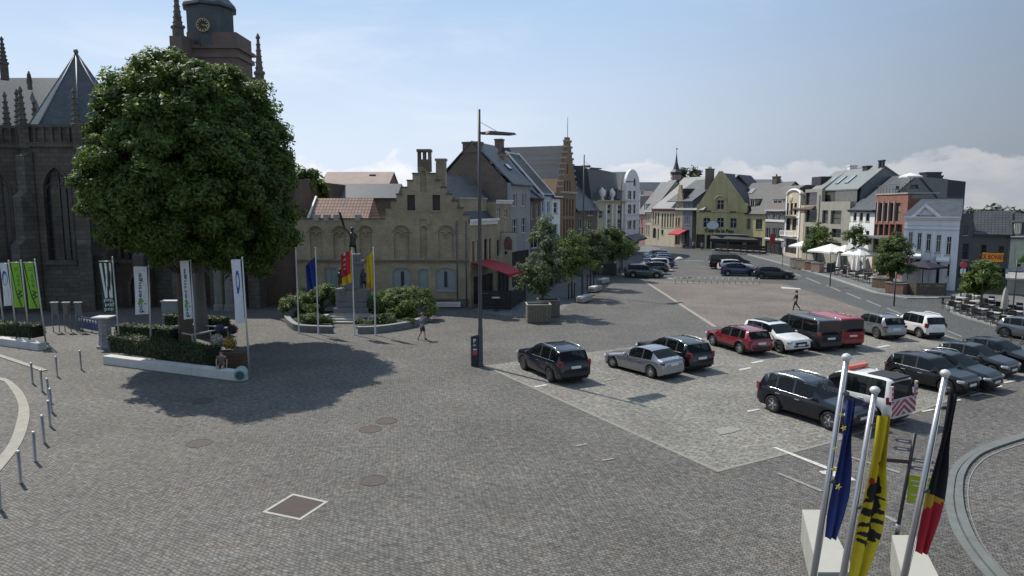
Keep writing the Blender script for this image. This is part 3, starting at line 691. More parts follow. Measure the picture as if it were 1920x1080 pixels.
h = LB('brick_tower_house', 'tall orange brick house with stepped gable and rows of narrow windows under huge slate roof', 'house', 1050, 1079, 9.5)
ze = h.z(1064, 361); za = h.z(1064, 263)
for k in range(4):
    u0 = 1056.5+k*5.4; h.win([(u0, 371+k*.8, u0+2.6, 405), (u0, 411, u0+2.6, 450-k)], 1, 3, FRAMED, sill=False)
for k in range(3): u0 = 1057.5+k*5.; h.win([(u0, 339, u0+2.4, 358)], 1, 2, FRAMED, sill=False)
h.win([(1063, 308, 1065.2, 326)], 1, 1, FRAMED, sill=False)
ns = 9; gw = h.w/2; P = [(0, 0), (h.w, 0), (h.w, ze)]; st = (za-ze)/ns; sw = (gw-.35)/ns
for k in range(ns): P += [(h.w-sw*k, ze+st*(k+1)-.15), (h.w-sw*(k+1), ze+st*(k+1)-.15)]
P += [(gw+.35, za+.4), (gw-.35, za+.4)]
for k in reversed(range(ns)): P += [(sw*(k+1), ze+st*(k+1)-.15), (sw*k, ze+st*(k+1)-.15)]
P += [(0, ze)]
h.facade(P, mat('orange_brick', (.24, .15, .09), .88, var=.2, vs=1.3, dirt=.4), .5); h.body(ze-.1, zg=za-.7); h.finish(); h.roofx(ze-.35, za-.75, SLATE, .52, h.d)
for k in range(ns):
    for sx in (0, 1):
        xa = sw*k if not sx else h.w-sw*(k+1); h.part('gable_coping', MB().box(xa-.05, xa+sw+.05, -.14, .56, ze+st*(k+1)-.148, ze+st*(k+1)+.08), STONE)
h.band(h.z(1064, 361), .25, .2, STONE); h.band(h.z(1064, 456), .3, .25, STONE)
MB().tube((gw, .2, za+.4), (gw, .2, za+2.8), .035, n=5).build('weather_vane', GUT, h.root)
h.chimney(gw, 9., za-1.5, h.z(925, 258, 9.), .9, .9, BRICKB, 0)
h = LB('low_brick_house', 'low dark brick house with sunken roof next to the tower house', 'house', 1079.5, 1119, 9)
ze = h.z(1100, 392); zr = h.z(1100, 322, 5); h.win([(1102, 386+8, 1112, 404), (1085, 410, 1093, 430), (1100, 412, 1108, 430)], 2, 1); h.win([(1084, 445, 1112, 478)], 3, 1, FRAMED, glass=SHOP, sill=False)
h.facade([(0, 0), (h.w, 0), (h.w, ze), (0, ze)], BRICKB); h.body(ze, zr=zr-.1, yr=5); h.finish(); h.roof(ze, zr, SLATE, yr=5)
h.dormer(ZB(200, 225, 335, 320), 3.2, RENDG, LEAD, 2.5)
h = LB('mansard_house', 'house with slate mansard roof, two white framed window strips and balcony urns', 'house', 1119.5, 1170, 10)
ze = h.z(1145, 377); zm = h.z(1145, 322, 2.4)
h.win([ZB(478, 560, 520, 655), ZB(582, 565, 622, 655), ZB(478, 705, 520, 800), ZB(582, 705, 622, 800)], 1, 2); h.win([ZB(390, 620, 440, 700)], 1, 2)
h.facade([(0, 0), (h.w, 0), (h.w, ze), (0, ze)], RENDC); h.body(ze); h.finish()
b = MB(); b.prism([(.9, ze+.01), (1.6, zm-.2), (2.4, zm), (h.d-.3, zm+.3), (h.d, ze+.01)], 'x', -.05, h.w+.05); h.r = h.part('roof', b, SLATE)
for r in (ZB(462, 555, 475, 800), ZB(523, 555, 536, 800), ZB(566, 555, 579, 800), ZB(625, 555, 638, 800)):
    x0, z0, x1, z1 = h.rect(*r); MB().box(x0, x1, -.05, -.003, z0, z1).build('pilaster', RENDW, h.root)
h.cornice(ze+.1, .3, .4, RENDC)
x0, z0, x1, z1 = h.rect(*ZB(440, 400, 640, 500), .85); MB().box(x0, x1, .72, .95, z0, z1).build('roof_glazing', GLASS, h.r)
for uu in (447, 545): x = h.loc(*ZB(uu, 480))[0]; MB().lathe([(.28, 0), (.3, .2), (.16, .35), (.5, .8), (.52, 1.3), (.2, 1.7), (.05, 1.9)], 10, (x, .3, ze+.1)).build('urn', RENDW, h.root)
h.chimney(h.w*.45, 4, zm-.2, h.z(1130, 317, 4), 1.2, 1., BRICKB, 0)
h = LB('white_gable_house', 'tall white house with rounded gable and dark windows at the end of the left row', 'house', 1170.5, 1197, 10)
h.win([ZB(686, 420, 724, 518), ZB(742, 420, 764, 518), ZB(686, 560, 724, 660), ZB(742, 560, 764, 660), ZB(686, 712, 724, 800), ZB(742, 712, 764, 800)], 1, 2, FRAMED); h.win([ZB(745, 292, 768, 365)], 1, 1, FRAMED, .9)
xs_ = [h.loc(*ZB(x, y)) for x, y in ((655, 345), (690, 335), (700, 290), (725, 240), (750, 205), (775, 215), (788, 290), (792, 400))]
zsh = xs_[0][1]; zap = xs_[4][1]
P = [(0, 0), (h.w, 0), (h.w, zsh-1)]+[(h.w*.5+h.w*.5*math.cos(t), zsh-1+(zap-zsh+1)*math.sin(t)**.8) for t in [PI*k/14 for k in range(1, 14)]]+[(0, zsh-1)]
h.facade(P, RENDW, .4); h.body(zsh-1.2, zg=zap-.6); h.finish(); h.roofx(zsh-1.3, zap-.6, SLATE, .42, h.d)
for v in (402, 375, 412): h.band(h.z(1184, v), .25, .12, RENDW)
h.awning(.5, h.w-.3, 3.4, 2.6, 1.6, DARKM)

# ---- far end of the square -----------------------------------------------------------------------
FP, FQ = G(1196, 457), G(1308, 467)
def FB(name, lab, cat, u0, u1, d, y=0): return Bld(name, lab, cat, online(u0, FP, FQ), online(u1, FP, FQ), d)
h = FB('pink_house', 'small pink house with steep dark roof at the start of the far street', 'house', 1195, 1209, 14)
ze = h.z(1202, 400); zr = h.z(1205, 345, 6); h.win([ZC(97, 680, 112, 740), ZC(125, 680, 140, 740), ZC(100, 770, 115, 850), ZC(128, 770, 145, 850)], 1, 2)
h.facade([(0, 0), (h.w, 0), (h.w, ze), (0, ze)], mat('pink_render', (.36, .2, .18), .85, dirt=.3)); h.body(ze, zr=zr-.1, yr=6); h.finish(); h.roof(ze, zr, SLATE, yr=6); h.dormer(ZC(120, 380, 160, 440), 3, RENDW, LEAD)
h = FB('cream_corner_house', 'cream house with tall windows left of the turreted hall in the far street', 'house', 1209.3, 1222, 14)
ze = h.z(1215, 396); zr = h.z(1215, 342, 6); h.win([ZC(178, 635, 192, 705), ZC(198, 635, 210, 705), ZC(216, 635, 228, 705), ZC(178, 750, 192, 850), ZC(200, 750, 214, 850)], 1, 2)
h.facade([(0, 0), (h.w, 0), (h.w, ze), (0, ze)], RENDC); h.body(ze, zr=zr-.1, yr=6); h.finish(); h.roof(ze, zr, SLATE, yr=6); h.cornice(ze, .4, .4, WHITE); h.dormer(ZC(150, 530, 178, 600), .6, RENDW, LEAD)
h = FB('turreted_hall', 'cream hall with tall windows, steep grey roof and a slim ridge turret', 'hall', 1222.3, 1264.5, 16)
ze = h.z(1243, 392); zr = h.z(1262, 336, 8)
h.win([ZC(x, 618, x+14, 740) for x in (246, 274, 302)]+[ZC(x, 626, x+15, 775) for x in (343, 372, 402, 432, 458)], 1, 3, FRAMED); h.win([ZC(250, 778, 285, 890)], 1, 1, FRAMED, .9, sill=False); h.win([ZC(302, 790, 314, 890), ZC(340, 800, 364, 850)], 1, 1, FRAMED)
h.facade([(0, 0), (h.w, 0), (h.w, ze), (0, ze)], RENDC); h.body(ze, zr=zr-.1, yr=8); h.finish(); h.roof(ze, zr, mat('pale_slate', (.14, .15, .15), .6, var=.15, vs=.8), yr=8, x1=h.w+9)
h.cornice(ze+.1, .5, .4, mat('maroon_wood', (.12, .03, .03), .6))
x, z = h.loc(*ZC(497, 250), 8); b = MB(); b.lathe([(1.0, -1), (1.0, 1.2), (1.35, 1.3), (1.35, 1.5), (.7, 2.1), (.28, 3.7), (.06, 5.6), (.05, 6.5)], 8, (x, 8, zr), smooth=False); tu = h.part('turret', b, mat('turret_slate', (.05, .05, .065), .6), h.r)
MB().lathe([(1.03, -.2), (1.05, .9)], 8, (x, 8, zr), smooth=False).build('belfry_louvre', mat('pink_wood', (.3, .2, .22), .7), tu); MB().ball((x, 8, zr+6.6), .2, 8).build('finial', GUT, tu)
h = FB('stepped_house', 'thin house with steep stepped gable and red awning beside the hall', 'house', 1264.8, 1278, 12)
ze = h.z(1271, 385); za = h.z(1271, 347)
h.win([ZC(490, 670, 506, 760), ZC(520, 670, 536, 760), ZC(505, 560, 530, 600)], 1, 2, FRAMED); h.win([ZC(485, 830, 540, 960)], 2, 1, mat('pink_shopfront', (.3, .13, .12), .7), sill=False, glass=SHOP)
n_ = 5; P = [(0, 0), (h.w, 0), (h.w, ze)]; sw = h.w/2/n_*.86; st = (za-ze)/n_
for k in range(n_): P += [(h.w-sw*k, ze+st*(k+1)), (h.w-sw*(k+1), ze+st*(k+1))]
for k in reversed(range(n_)): P += [(sw*(k+1), ze+st*(k+1)), (sw*k, ze+st*(k+1))]
P += [(0, ze)]; h.facade(P, BRICKY, .4); h.body(ze-.2, zg=za-.8); h.finish(); h.roofx(ze-.4, za-.9, TILED, .42)
h.awning(.4, h.w*1.7, 3.6, 2.8, 2.0, RED_CANVAS)
h = FB('dark_gable_house', 'slim dark house with white windows directly left of the yellow cafe', 'house', 1278.3, 1296, 12)
ze = h.z(1287, 377); zr = h.z(1287, 340, 7); h.win([ZC(x, 520, x+12, 580) for x in (590, 612, 634)]+[ZC(x, 655, x+12, 740) for x in (590, 612, 634)], 1, 2); h.win([ZC(585, 800, 640, 980)], 3, 1, FRAMED, sill=False, glass=SHOP)
h.facade([(0, 0), (h.w, 0), (h.w, ze), (0, ze)], mat('blue_grey_render', (.12, .13, .16), .8, dirt=.3)); h.body(ze, zr=zr-.1, yr=7); h.finish(); h.roof(ze, zr, SLATE, yr=7, x0=-5)
# yellow cafe
CA, CB = G(1304, 467), G(1398, 471); CC = G(1433, 474)
h = Bld('yellow_cafe', 'olive yellow cafe with a big pointed gable, black lettering and black awning', 'cafe', CA, CB, 16)
ze = h.z(1350, 384); za = h.z(1350, 321)
h.win([ZD(160, 612, 235, 718), ZD(305, 612, 381, 718), ZD(445, 616, 518, 726)], 2, 2, FRAMEW, .25, top=.6); h.win([ZD(306, 425, 382, 526)], 2, 2, FRAMEW, 0, top=.6)
h.win([ZD(80, 792, 178, 940), ZD(250, 815, 420, 950), ZD(430, 815, 580, 950)], 3, 1, FRAMED, sill=False, glass=SHOP); h.win([ZD(192, 796, 240, 950)], 1, 1, FRAMEW, sill=False)
xl = h.loc(*ZD(100, 490))[0]; P = [(0, 0), (h.w, 0), (h.w, ze), (h.w-.5, ze+.3), (h.loc(*ZD(345, 120))[0]+.3, za), (h.loc(*ZD(345, 120))[0]-.3, za), (.5, ze+.3), (0, ze)]
h.facade(P, YELL, .45); gx_ = h.loc(*ZD(345, 120))[0]; h.body(ze-.4, zg=za-.75, gx=gx_); h.finish(); h.roofx(ze-.3, za-.5, TILED, .46, h.d, gx=gx_)
x0, z0, x1, z1 = h.rect(*ZD(285, 372, 408, 530)); b = MB(); cx = (x0+x1)/2; a = (x1-x0)/2
b.path([(cx+a*math.cos(t), -.03, z0+(z1-z0)*.62+a*.8*math.sin(t)) for t in [PI*k/10 for k in range(11)]], .18, 6); b.box(x0-.15, x0+.2, -.12, -.002, z0, z0+(z1-z0)*.62); b.box(x1-.2, x1+.15, -.12, -.002, z0, z0+(z1-z0)*.62); h.part('window_surround', b, YELL)
h.band(h.z(*ZD(345, 548)), .35, .15, YELL)
for r in (ZD(130, 538, 250, 551), ZD(450, 546, 515, 560)): x0, z0, x1, z1 = h.rect(*r); MB().box(x0, x1, -.22, -.152, z0, z1).build('sign_board', DARKM, h.root)
x0, z0, x1, z1 = h.rect(*ZD(185, 738, 487, 775)); text_mesh('Café de la Paix', (z1-z0)*1.45, mat('black_lettering', (.015, .015, .014), .5), 'lettering', h.root, Matrix.Translation(((x0+x1)/2, -.06, (z0+z1)/2)) @ Matrix.Rotation(PI/2, 4, 'X'), .04, sx=1.0)
x0, z0, x1, z1 = h.rect(*ZD(232, 672, 308, 720)); MB().lathe([(.9, 0), (.9, .25)], 14, (0, 0, 0), sx=1.3, sy=.85).build('lamp_sign', mat('sign_pale_blue', (.5, .56, .62), .5), h.root).data.transform(Matrix.Translation(((x0+x1)/2, -.05, (z0+z1)/2)) @ Matrix.Rotation(PI/2, 4, 'X'))
h.awning(h.loc(*ZD(262, 800))[0], h.w+CC.x-CB.x+3., h.z(*ZD(350, 795)), h.z(*ZD(350, 795))-.75, 1.3, mat('black_canvas', (.02, .02, .023), .7), .5)
x0 = h.loc(*ZD(270, 800))[0]; zz = h.z(*ZD(350, 795)); b = MB(); b.box(x0, x0+(CC-CB).length+h.w-x0+1.5, -.12, -.003, zz+.02, zz+.2); h.part('awning_case', b, FRAMEW)
x, z = h.loc(*ZD(232, 95)); h.chimney(h.loc(*ZD(232, 150), 5)[0], 5, za-4, h.z(*ZD(232, 93), 5), 1.2, 1.6, BRICKB, 2)
# annex of the cafe
h = Bld('cafe_annex', 'yellow wing of the cafe under a steep dark roof with small dormer', 'house', CB+(CC-CB)*.004, CC, 15)
ze = h.z(1415, 400); zr = h.z(1415, 345, 6.5)
h.win([ZD(596, 625, 667, 734), ZD(722, 630, 792, 738)], 2, 2, mat('green_frame', (.06, .16, .13), .5), 0, top=.6); h.win([ZD(600, 820, 790, 950)], 3, 1, FRAMED, sill=False, glass=SHOP)
h.facade([(0, 0), (h.w, 0), (h.w, ze), (0, ze)], YELL); h.body(ze-.05, zr=zr-.15, yr=6.5); h.finish(); h.roof(ze, zr, TILED, yr=6.5, x0=-6)
h.dormer(ZD(660, 420, 715, 525), 1.2, RENDC, LEAD, 2.5); h.rooflight(h.loc(*ZD(658, 320), 4)[0], ze+(zr-ze)*.72, 6.5*.72, 1.2, 1.4, (zr-ze)/6.5); h.chimney(.2, 6.5, zr-.5, h.z(*ZD(540, 195), 6.5), 1.1, 1., BRICKB, 1)
h.band(ze-.2, .3, .2, YELL)

# ---- row along the right side ----------------------------------------------------------------------
h = Bld('grey_mansard_house', 'grey house with brown mansard roof, dormer and rows of white windows by the cafe', 'house', G(1433.5, 474.5), G(1469.5, 480), 12)
ze = h.z(1450, 394); zm = h.z(1455, 350, 3.2)
h.win([ZE(x, 625, x+42, 700) for x in (90, 163, 226)]+[ZE(x, 780, x+44, 895) for x in (90, 160, 215)], 2, 1); h.win([ZE(85, 925, 265, 1060)], 4, 1, FRAMED, sill=False, glass=SHOP)
h.facade([(0, 0), (h.w, 0), (h.w, ze), (0, ze)], mat('dark_grey_brick', (.095, .1, .105), .85, dirt=.2)); h.body(ze); h.finish()
b = MB(); b.prism([(-.1, ze+.01), (2.2, zm-.5), (3.2, zm), (h.d-1, zm+.2), (h.d, ze+.01)], 'x', -.05, h.w+.05); h.r = h.part('roof', b, mat('brown_slate', (.1, .085, .08), .65, var=.15, vs=1.3)); h.cornice(ze+.05, .3, .35, WHITE); h.dormer(ZE(168, 480, 270, 580), .7, RENDW, LEAD, 2.2); h.band(h.z(1450, 448), .3, .1, WHITE); h.band(h.z(1450, 413), .25, .12, WHITE); h.band(h.z(1450, 414.5), .25, .1, WHITE, 'sill_band')
h = Bld('white_arched_house', 'very narrow white house with round arched gable, balcony and dark shop opening', 'house', G(1470, 480), G(1496.5, 485.5), 12)
zs_ = h.z(1483, 366); za = h.z(1483, 355.5)
h.win([ZE(x, 515, x+27, 640) for x in (306, 351, 392)], 1, 2, FRAMED, sill=False); h.win([ZE(306, 676, 354, 806), ZE(370, 676, 414, 806)], 1, 2, FRAMED, sill=False); h.win([ZE(302, 888, 418, 1052)], 2, 1, FRAMED, sill=False, glass=SHOP)
P = [(0, 0), (h.w, 0), (h.w, zs_)]+[(h.w/2+h.w/2*math.cos(t), zs_+(za-zs_)*math.sin(t)) for t in [PI*k/12 for k in range(1, 12)]]+[(0, zs_)]
h.facade(P, RENDC, .4); h.body(zs_-.3, zg=za-.6); h.finish(); h.roofx(zs_-.4, za-.7, TILEB, .42)
for xx in (.04, h.w-.5): MB().box(xx, xx+.46, -.12, -.002, 0, zs_).build('pilaster', RENDW, h.root)
b = MB(); b.path([(h.w/2+(h.w/2-.1)*math.cos(t), -.04, zs_+(za-zs_)*.95*math.sin(t)) for t in [PI*k/12 for k in range(13)]], .2, 6); h.part('arch_moulding', b, RENDW)
x0, z0, x1, z1 = h.rect(*ZE(310, 440, 410, 498)); MB().ball(((x0+x1)/2, -.02, (z0+z1)/2), .5, 12, sx=1.7, sy=.25, sz=1.2).build('relief', mat('pale_gold', (.5, .43, .28), .6), h.root)
for q, m_ in ((ZE(285, 812, 428, 862), RENDW), (ZE(295, 598, 420, 655), FRAMED)):
    x0, z0, x1, z1 = h.rect(*q); b = MB(); b.box(x0, x1, -.75, -.002, z0-.12, z0); b.box(x0, x1, -.75, -.69, z1-.08, z1)
    nb = 9
    for k in range(nb+1): xx = x0+(x1-x0-.06)*k/nb; b.box(xx, xx+.06 if m_ is FRAMED else xx+.16, -.75, -.69, z0, z1-.07)
    h.part('balcony', b, m_)
h.band(h.z(1483, 446), .3, .2, RENDW); h.band(h.z(1483, 407), .25, .15, RENDW)
# brown roofed house behind
h = Bld('brown_roof_house', 'house with dark brown tiled roof behind the narrow white arched house', 'house', G(1497, 485.6), G(1503, 487), 13)
ze = h.z(1500, 385); h.facade([(0, 0), (h.w, 0), (h.w, ze), (0, ze)], RENDC); h.body(ze); h.finish()
zr = h.z(1512, 330, 8); h.roof(ze-.5, zr, TILEB, yr=8, back=13, x0=-3.5, x1=h.w+4); h.chimney(-1.5, 8, zr-.6, h.z(1494, 325, 8), 1.1, 1.1, RENDW, 0)
# modern apartment building
h = Bld('modern_apartments', 'modern beige concrete building with deep balconies and big grey sloping roof', 'apartment building', G(1503.5, 487), G(1587, 502.5), 13)
zl, zr1 = h.z(1518, 355), h.z(1560, 378)
xm, xn = h.loc(1535.5, 420)[0], h.loc(1538, 420)[0]; CONC = mat('beige_concrete', (.3, .29, .25), .8, var=.1, vs=1.4, dirt=.3)
h.win([ZE(510, 402, 634, 537), ZE(510, 582, 632, 722), ZE(510, 768, 632, 905)], 1, 1, FRAMED, sill=False, rec=.32, top=.42)
h.win([ZE(690, 592, 754, 734), ZE(780, 594, 894, 742), ZE(690, 786, 754, 880), ZE(790, 790, 890, 884)], 1, 1, FRAMED, sill=False, rec=.3, top=.45)
h.win([ZE(480, 930, 640, 1060), ZE(690, 930, 890, 1060)], 3, 1, FRAMED, sill=False, glass=SHOP)
h.facade([(0, 0), (h.w, 0), (h.w, zr1), (xn, zr1), (xn, zl), (0, zl)], CONC, .5); h.body(zr1-.6, .52); h.finish()
YR = 4.4; zr = h.z(1628, 317, YR); zE = h.z(1560, 358, .9); kq = (zr-zE)/(YR-.9); h.d = 9
b = MB(); b.prism([(.9, zE), (YR, zr), (h.d, zE), (h.d, zE+.16), (YR, zr+.2), (.9, zE+.16)], 'x', xm-1.5, h.w+.1); b.prism([(1.4, zE+.3), (YR, zr), (h.d, zE), (h.d, zr1-.6), (1.4, zr1-.6)], 'x', xm-1.2, h.w-.02); h.r = h.part('roof', b, ZINC)
b = MB(); b.prism([(.7, zl-.3), (YR, zr), (YR, zr+.2), (.7, zl-.05)], 'x', .2, xm-1.2); b.box(.1, xm-1.4, 1.6, YR, zr1-.6, zl+.6); h.part('stair_wing', b, ZINC)
MB().box(xm-.2, h.w-.3, 1.0, 1.08, zr1-.5, zE+.1).build('balcony_glazing', GLASS, h.root)
for uu, vv in ((1562, 338), (1579, 337), (1597, 338)):
    x, z = h.loc(uu, vv, 2.6); h.rooflight(x, zE+kq*(2.6-.9), 2.6, .9, 1.7, kq)
x, z = h.loc(1541, 340, 2.2); MB().box(x-2, x+1.2, 1.5, 3.2, z-.6, z+.7).build('roof_terrace', DARKM, h.r)
for xx in (xm-.55,): MB().box(xx, xx+.5, -.12, -.003, 0, zr1+1).build('pier', CONC, h.root)
h.chimney(h.w*.7, 4.2, zr-.4, zr+.45, 1.2, .7, DARKM, 0); h.chimney(h.w*.93, 4.2, zr-.4, zr+1.0, .3, .3, DARKM, 0); h.chimney(h.w*.985, 4.2, zr-.4, zr+1.0, .3, .3, DARKM, 0)
# white house and red brick / glass house
h = Bld('white_terrace_house', 'small bright white house with four upper windows and dark roof over the terrace', 'house', G(1587.5, 502.6), G(1633.5, 511.3), 12)
ze = h.z(1610, 394.5); h.win([ZF(174, 590, 210, 682), ZF(240, 593, 276, 684), ZF(308, 596, 349, 686), ZF(379, 600, 424, 690)], 1, 2, FRAMED); h.win([ZF(172, 786, 209, 930), ZF(240, 788, 276, 930), ZF(306, 790, 346, 960), ZF(378, 796, 415, 960)], 1, 2, FRAMED, sill=False); h.win([ZF(426, 868, 446, 940)], 1, 2)
h.facade([(0, 0), (h.w, 0), (h.w, ze), (0, ze)], mat('bright_white_render', (.7, .71, .68), .75, var=.05, vs=1.5, dirt=.15)); zr = h.z(1636, 336, 5); h.d = 9; h.body(ze); h.finish(); h.roof(ze, zr, SLATE, yr=5, back=9); h.part('gable_wall', MB().prism([(.4, ze+.01), (5, zr-.05), (8.8, zr-.4), (8.8, ze+.01)], 'x', .02, h.w-.02), ZINC); h.cornice(ze+.1, .3, .45, FRAMED)
h = Bld('red_brick_offices', 'red brick building with tall glazed bays and a roof terrace under a white parasol', 'office building', G(1634, 511.4), G(1692, 527), 3.2)
zt_ = h.z(1665, 365); h.win([ZF(x0, 482, x1, 690) for x0, x1 in ((482, 516), (526, 576), (588, 636), (648, 702), (713, 768))], 1, 2, FRAMED, sill=False, rec=.25); h.win([ZF(x0, 722, x1, 850) for x0, x1 in ((470, 516), (526, 576), (588, 636), (648, 702), (713, 790))], 1, 1, FRAMED, sill=False, rec=.25); h.win([ZF(480, 890, 790, 1050)], 5, 1, FRAMED, sill=False, glass=SHOP)
h.facade([(0, 0), (h.w, 0), (h.w, zt_), (0, zt_)], BRICKR); h.body(zt_-.5); h.finish(); h.part('roof', MB().box(-.05, h.w+.05, -.1, h.d, zt_+.002, zt_+.16), STONE)
for x0 in (520, 580, 641, 706): a = h.rect(*ZF(x0-4, 460, x0+4, 700)); MB().box(a[0], a[2], -.14, -.002, a[1], a[3]).build('fin', STONE, h.root)
x0, z0, x1, z1 = h.rect(*ZF(410, 850, 690, 875)); MB().box(x0, x1, -1.4, -.002, z0, z0+.2).build('canopy', ZINC, h.root)
b = MB(); zz = zt_+.16
for k in range(11): x = .2+(h.w-.4)*k/10; b.tube((x, .1, zz), (x, .1, zz+1), .025, n=5)
b.tube((.2, .1, zz+1), (h.w-.2, .1, zz+1), .03, n=5); b.tube((.2, .1, zz+.5), (h.w-.2, .1, zz+.5), .02, n=5); h.part('railing', b, FRAMED)
red_off = h; roof_terrace_z = zz
h = Bld('dark_rooftop_block', 'dark grey flat roofed block with chimney stacks rising behind the red brick building', 'building', Vector((50.6, 88, 0)), Vector((58.2, 88, 0)), 10)
zt2 = h.z(1740, 333); h.facade([(0, 0), (h.w, 0), (h.w, zt2-.5), (h.loc(1745, 340)[0], zt2), (0, zt2)], DARKM); h.body(zt2-.8); h.finish(); h.r = h.part('roof', MB().box(.02, h.w-.02, .37, h.d, zt2-.79, zt2-.6), LEAD)
h.chimney(h.loc(1755, 330)[0], 1.2, zt2-1, h.z(1755, 322), 1.9, 1.5, DARKM, 0); h.chimney(h.loc(1786, 338)[0], 3, zt2-1, zt2+.4, .9, .6, DARKM, 1)
# building with pediment
qB = G(1790, 547); dq = Vector((.83, -.56, 0)).normalized(); kk = (1693-960)/F; wq_ = (qB.x-kk*qB.y)/(dq.x-kk*dq.y); qA = qB-dq*wq_
h = Bld('pediment_house', 'pale grey classical house with triangular pediment and five tall white windows', 'house', qA, qB, 9)
zc_ = h.z(1740, 408); PALE = mat('pale_lilac_render', (.72, .73, .76), .75, var=.05, vs=1.5, dirt=.2)
h.win([ZG(258, 572, 306, 752), ZG(358, 580, 406, 770), ZG(460, 590, 512, 786), ZG(570, 602, 624, 802), ZG(686, 622, 741, 826)], 2, 1, FRAMEW, top=.68, fw=.045, bar=.035); h.win([ZG(275, 872, 400, 940), ZG(456, 890, 505, 970)], 2, 2); h.win([ZG(690, 930, 730, 1070)], 1, 2); h.door([ZG(574, 910, 616, 1080)], mat('navy_door', (.03, .035, .07), .5))
h.facade([(0, 0), (h.w, 0), (h.w, zc_), (0, zc_)], PALE); h.body(zc_); h.finish()
for x in (240, 335, 437, 545, 655, 768): xx = h.loc(*ZG(x, 640))[0]; MB().box(max(xx-.13, .01), min(xx+.13, h.w-.01), -.09, -.002, .4, h.z(*ZG(x, 548+(x-240)*.06))).build('pilaster', PALE, h.root)
h.cornice(zc_+.12, .34, .4, WHITE); h.band(h.z(*ZG(480, 530)), .16, .16, PALE, 'architrave'); h.band(h.z(*ZG(480, 492)), .06, .1, PALE, 'architrave')
x0, x1, xa_ = h.loc(*ZG(292, 405))[0], h.loc(*ZG(628, 425))[0], h.loc(*ZG(452, 250))[0]; zp = h.z(*ZG(452, 250)); zb = zc_+.13
b = MB(); b.prism([(x0+.35, zb), (x1-.35, zb), (xa_, zp-.3)], 'y', -.05, 2.); ped = h.part('pediment', b, PALE)
b = MB(); b.prism([(x0, zb), (xa_, zp), (x1, zb), (x1-.4, zb), (xa_, zp-.34), (x0+.4, zb)], 'y', -.35, .3); b.build('raking_cornice', WHITE, ped); MB().ball((xa_, -.06, (zb+zp)/2-.25), .28, 10, sy=.2).build('relief', PALE, ped)
zr = h.z(*ZG(700, 195), 4.5); x0r, x1r = h.loc(*ZG(410, 195), 4.5)[0], h.loc(*ZG(970, 205), 4.5)[0]
b = MB(); e = [(-.25, -.25, zc_+.13), (h.w+.1, -.25, zc_+.13), (h.w+.1, h.d+.2, zc_+.13), (-.25, h.d+.2, zc_+.13)]; rd = [(x0r, 4.5, zr), (min(x1r, h.w+.05), 4.5, zr)]
b.add(e+rd, [(0, 1, 5, 4), (1, 2, 5), (2, 3, 4, 5), (3, 0, 4), (3, 2, 1, 0)]); h.r = h.part('roof', b, SLATE); MB().box(x0r, h.w, 4.42, 4.58, zr-.02, zr+.1).build('ridge', LEAD, h.r)
AWW = mat('white_canvas', (.72, .72, .7), .8, var=.05, vs=3)
for q in (ZG(262, 805, 405, 850), ZG(575, 848, 722, 895)):
    a = h.rect(*q); h.awning(a[0], a[2], a[3], a[1]+.12, .8, AWW, .14)
# grey green house with banner
rA = qB+dq*.03; kk = (1893-960)/F; wr_ = (kk*rA.y-rA.x)/(dq.x-kk*dq.y); rB = rA+dq*wr_
h = Bld('grey_green_house', 'dark grey green house with little stepped gablet, tiled roof and orange banner', 'house', rA, rB, 7)
ze = h.z(1850, 439); xt = h.loc(*ZG(975, 600))[0]; zt3 = h.z(*ZG(905, 320))
h.win([ZG(866, 700, 934, 880), ZG(808, 690, 828, 870)], 1, 2, FRAMED); h.win([ZG(885, 497, 930, 605)], 1, 2, FRAMED, .5); h.win([ZG(1076, 712, 1140, 820), ZG(1272, 726, 1336, 830)], 1, 2, FRAMED, .3); h.win([ZG(1250, 972, 1345, 1090)], 2, 1, FRAMED, .5, sill=False); h.win([ZG(815, 965, 965, 1090)], 2, 1, FRAMED, sill=False, glass=SHOP)
zsh = h.z(*ZG(905, 440)); xg0 = h.loc(*ZG(845, 440))[0]; xc = (xg0+xt)/2
P = [(0, 0), (h.w, 0), (h.w, ze), (xt, ze), (xt, zsh), (xt-.12, zsh+.1), (xc+.2, zsh+.45), (xc+.2, zsh+.6), (xc+.08, zt3-.1), (xc, zt3), (xc-.08, zt3-.1), (xc-.2, zsh+.6), (xc-.2, zsh+.45), (xg0+.12, zsh+.1), (xg0, zsh), (xg0, ze-.2), (0, ze-.2)]
h.facade(P, BRICKG, .35); h.body(ze-.3, zr=ze+1.9, yr=3.5); h.finish(); h.roof(ze, ze+2.0, TILED, yr=3.5, x0=xt+.02); h.cornice(ze+.02, .14, .2, FRAMEW, x0=xt)
for xx in (xt-.07, h.w-.09): MB().box(xx, xx+.07, -.08, -.002, .3, ze-.05).build('downpipe', GUT, h.root)
a = h.rect(*ZG(1086, 800, 1330, 902)); b = MB(); n = 8
for k in range(n):
    t0, t1 = k/n, (k+1)/n; xa, xb = a[0]+(a[2]-a[0])*t0, a[0]+(a[2]-a[0])*t1; sag = lambda t: -.05*math.sin(PI*t)
    b.add([(xa, -.12, a[1]+sag(t0)), (xb, -.12, a[1]+sag(t1)), (xb, -.12, a[3]+sag(t1)), (xa, -.12, a[3]+sag(t0)), (xa, -.1, a[1]+sag(t0)), (xb, -.1, a[1]+sag(t1)), (xb, -.1, a[3]+sag(t1)), (xa, -.1, a[3]+sag(t0))], [(0, 1, 2, 3), (7, 6, 5, 4), (3, 2, 6, 7), (0, 4, 5, 1)])
bn = b.build('banner', mat('orange_canvas', (.8, .28, .03), .7, var=.1, vs=3), h.root); tag(bn, 'orange banner with dark lettering hung below the upper windows', 'banner')
mw = h.root.matrix_basis.copy(); bn.parent = None; bn.data.transform(mw)
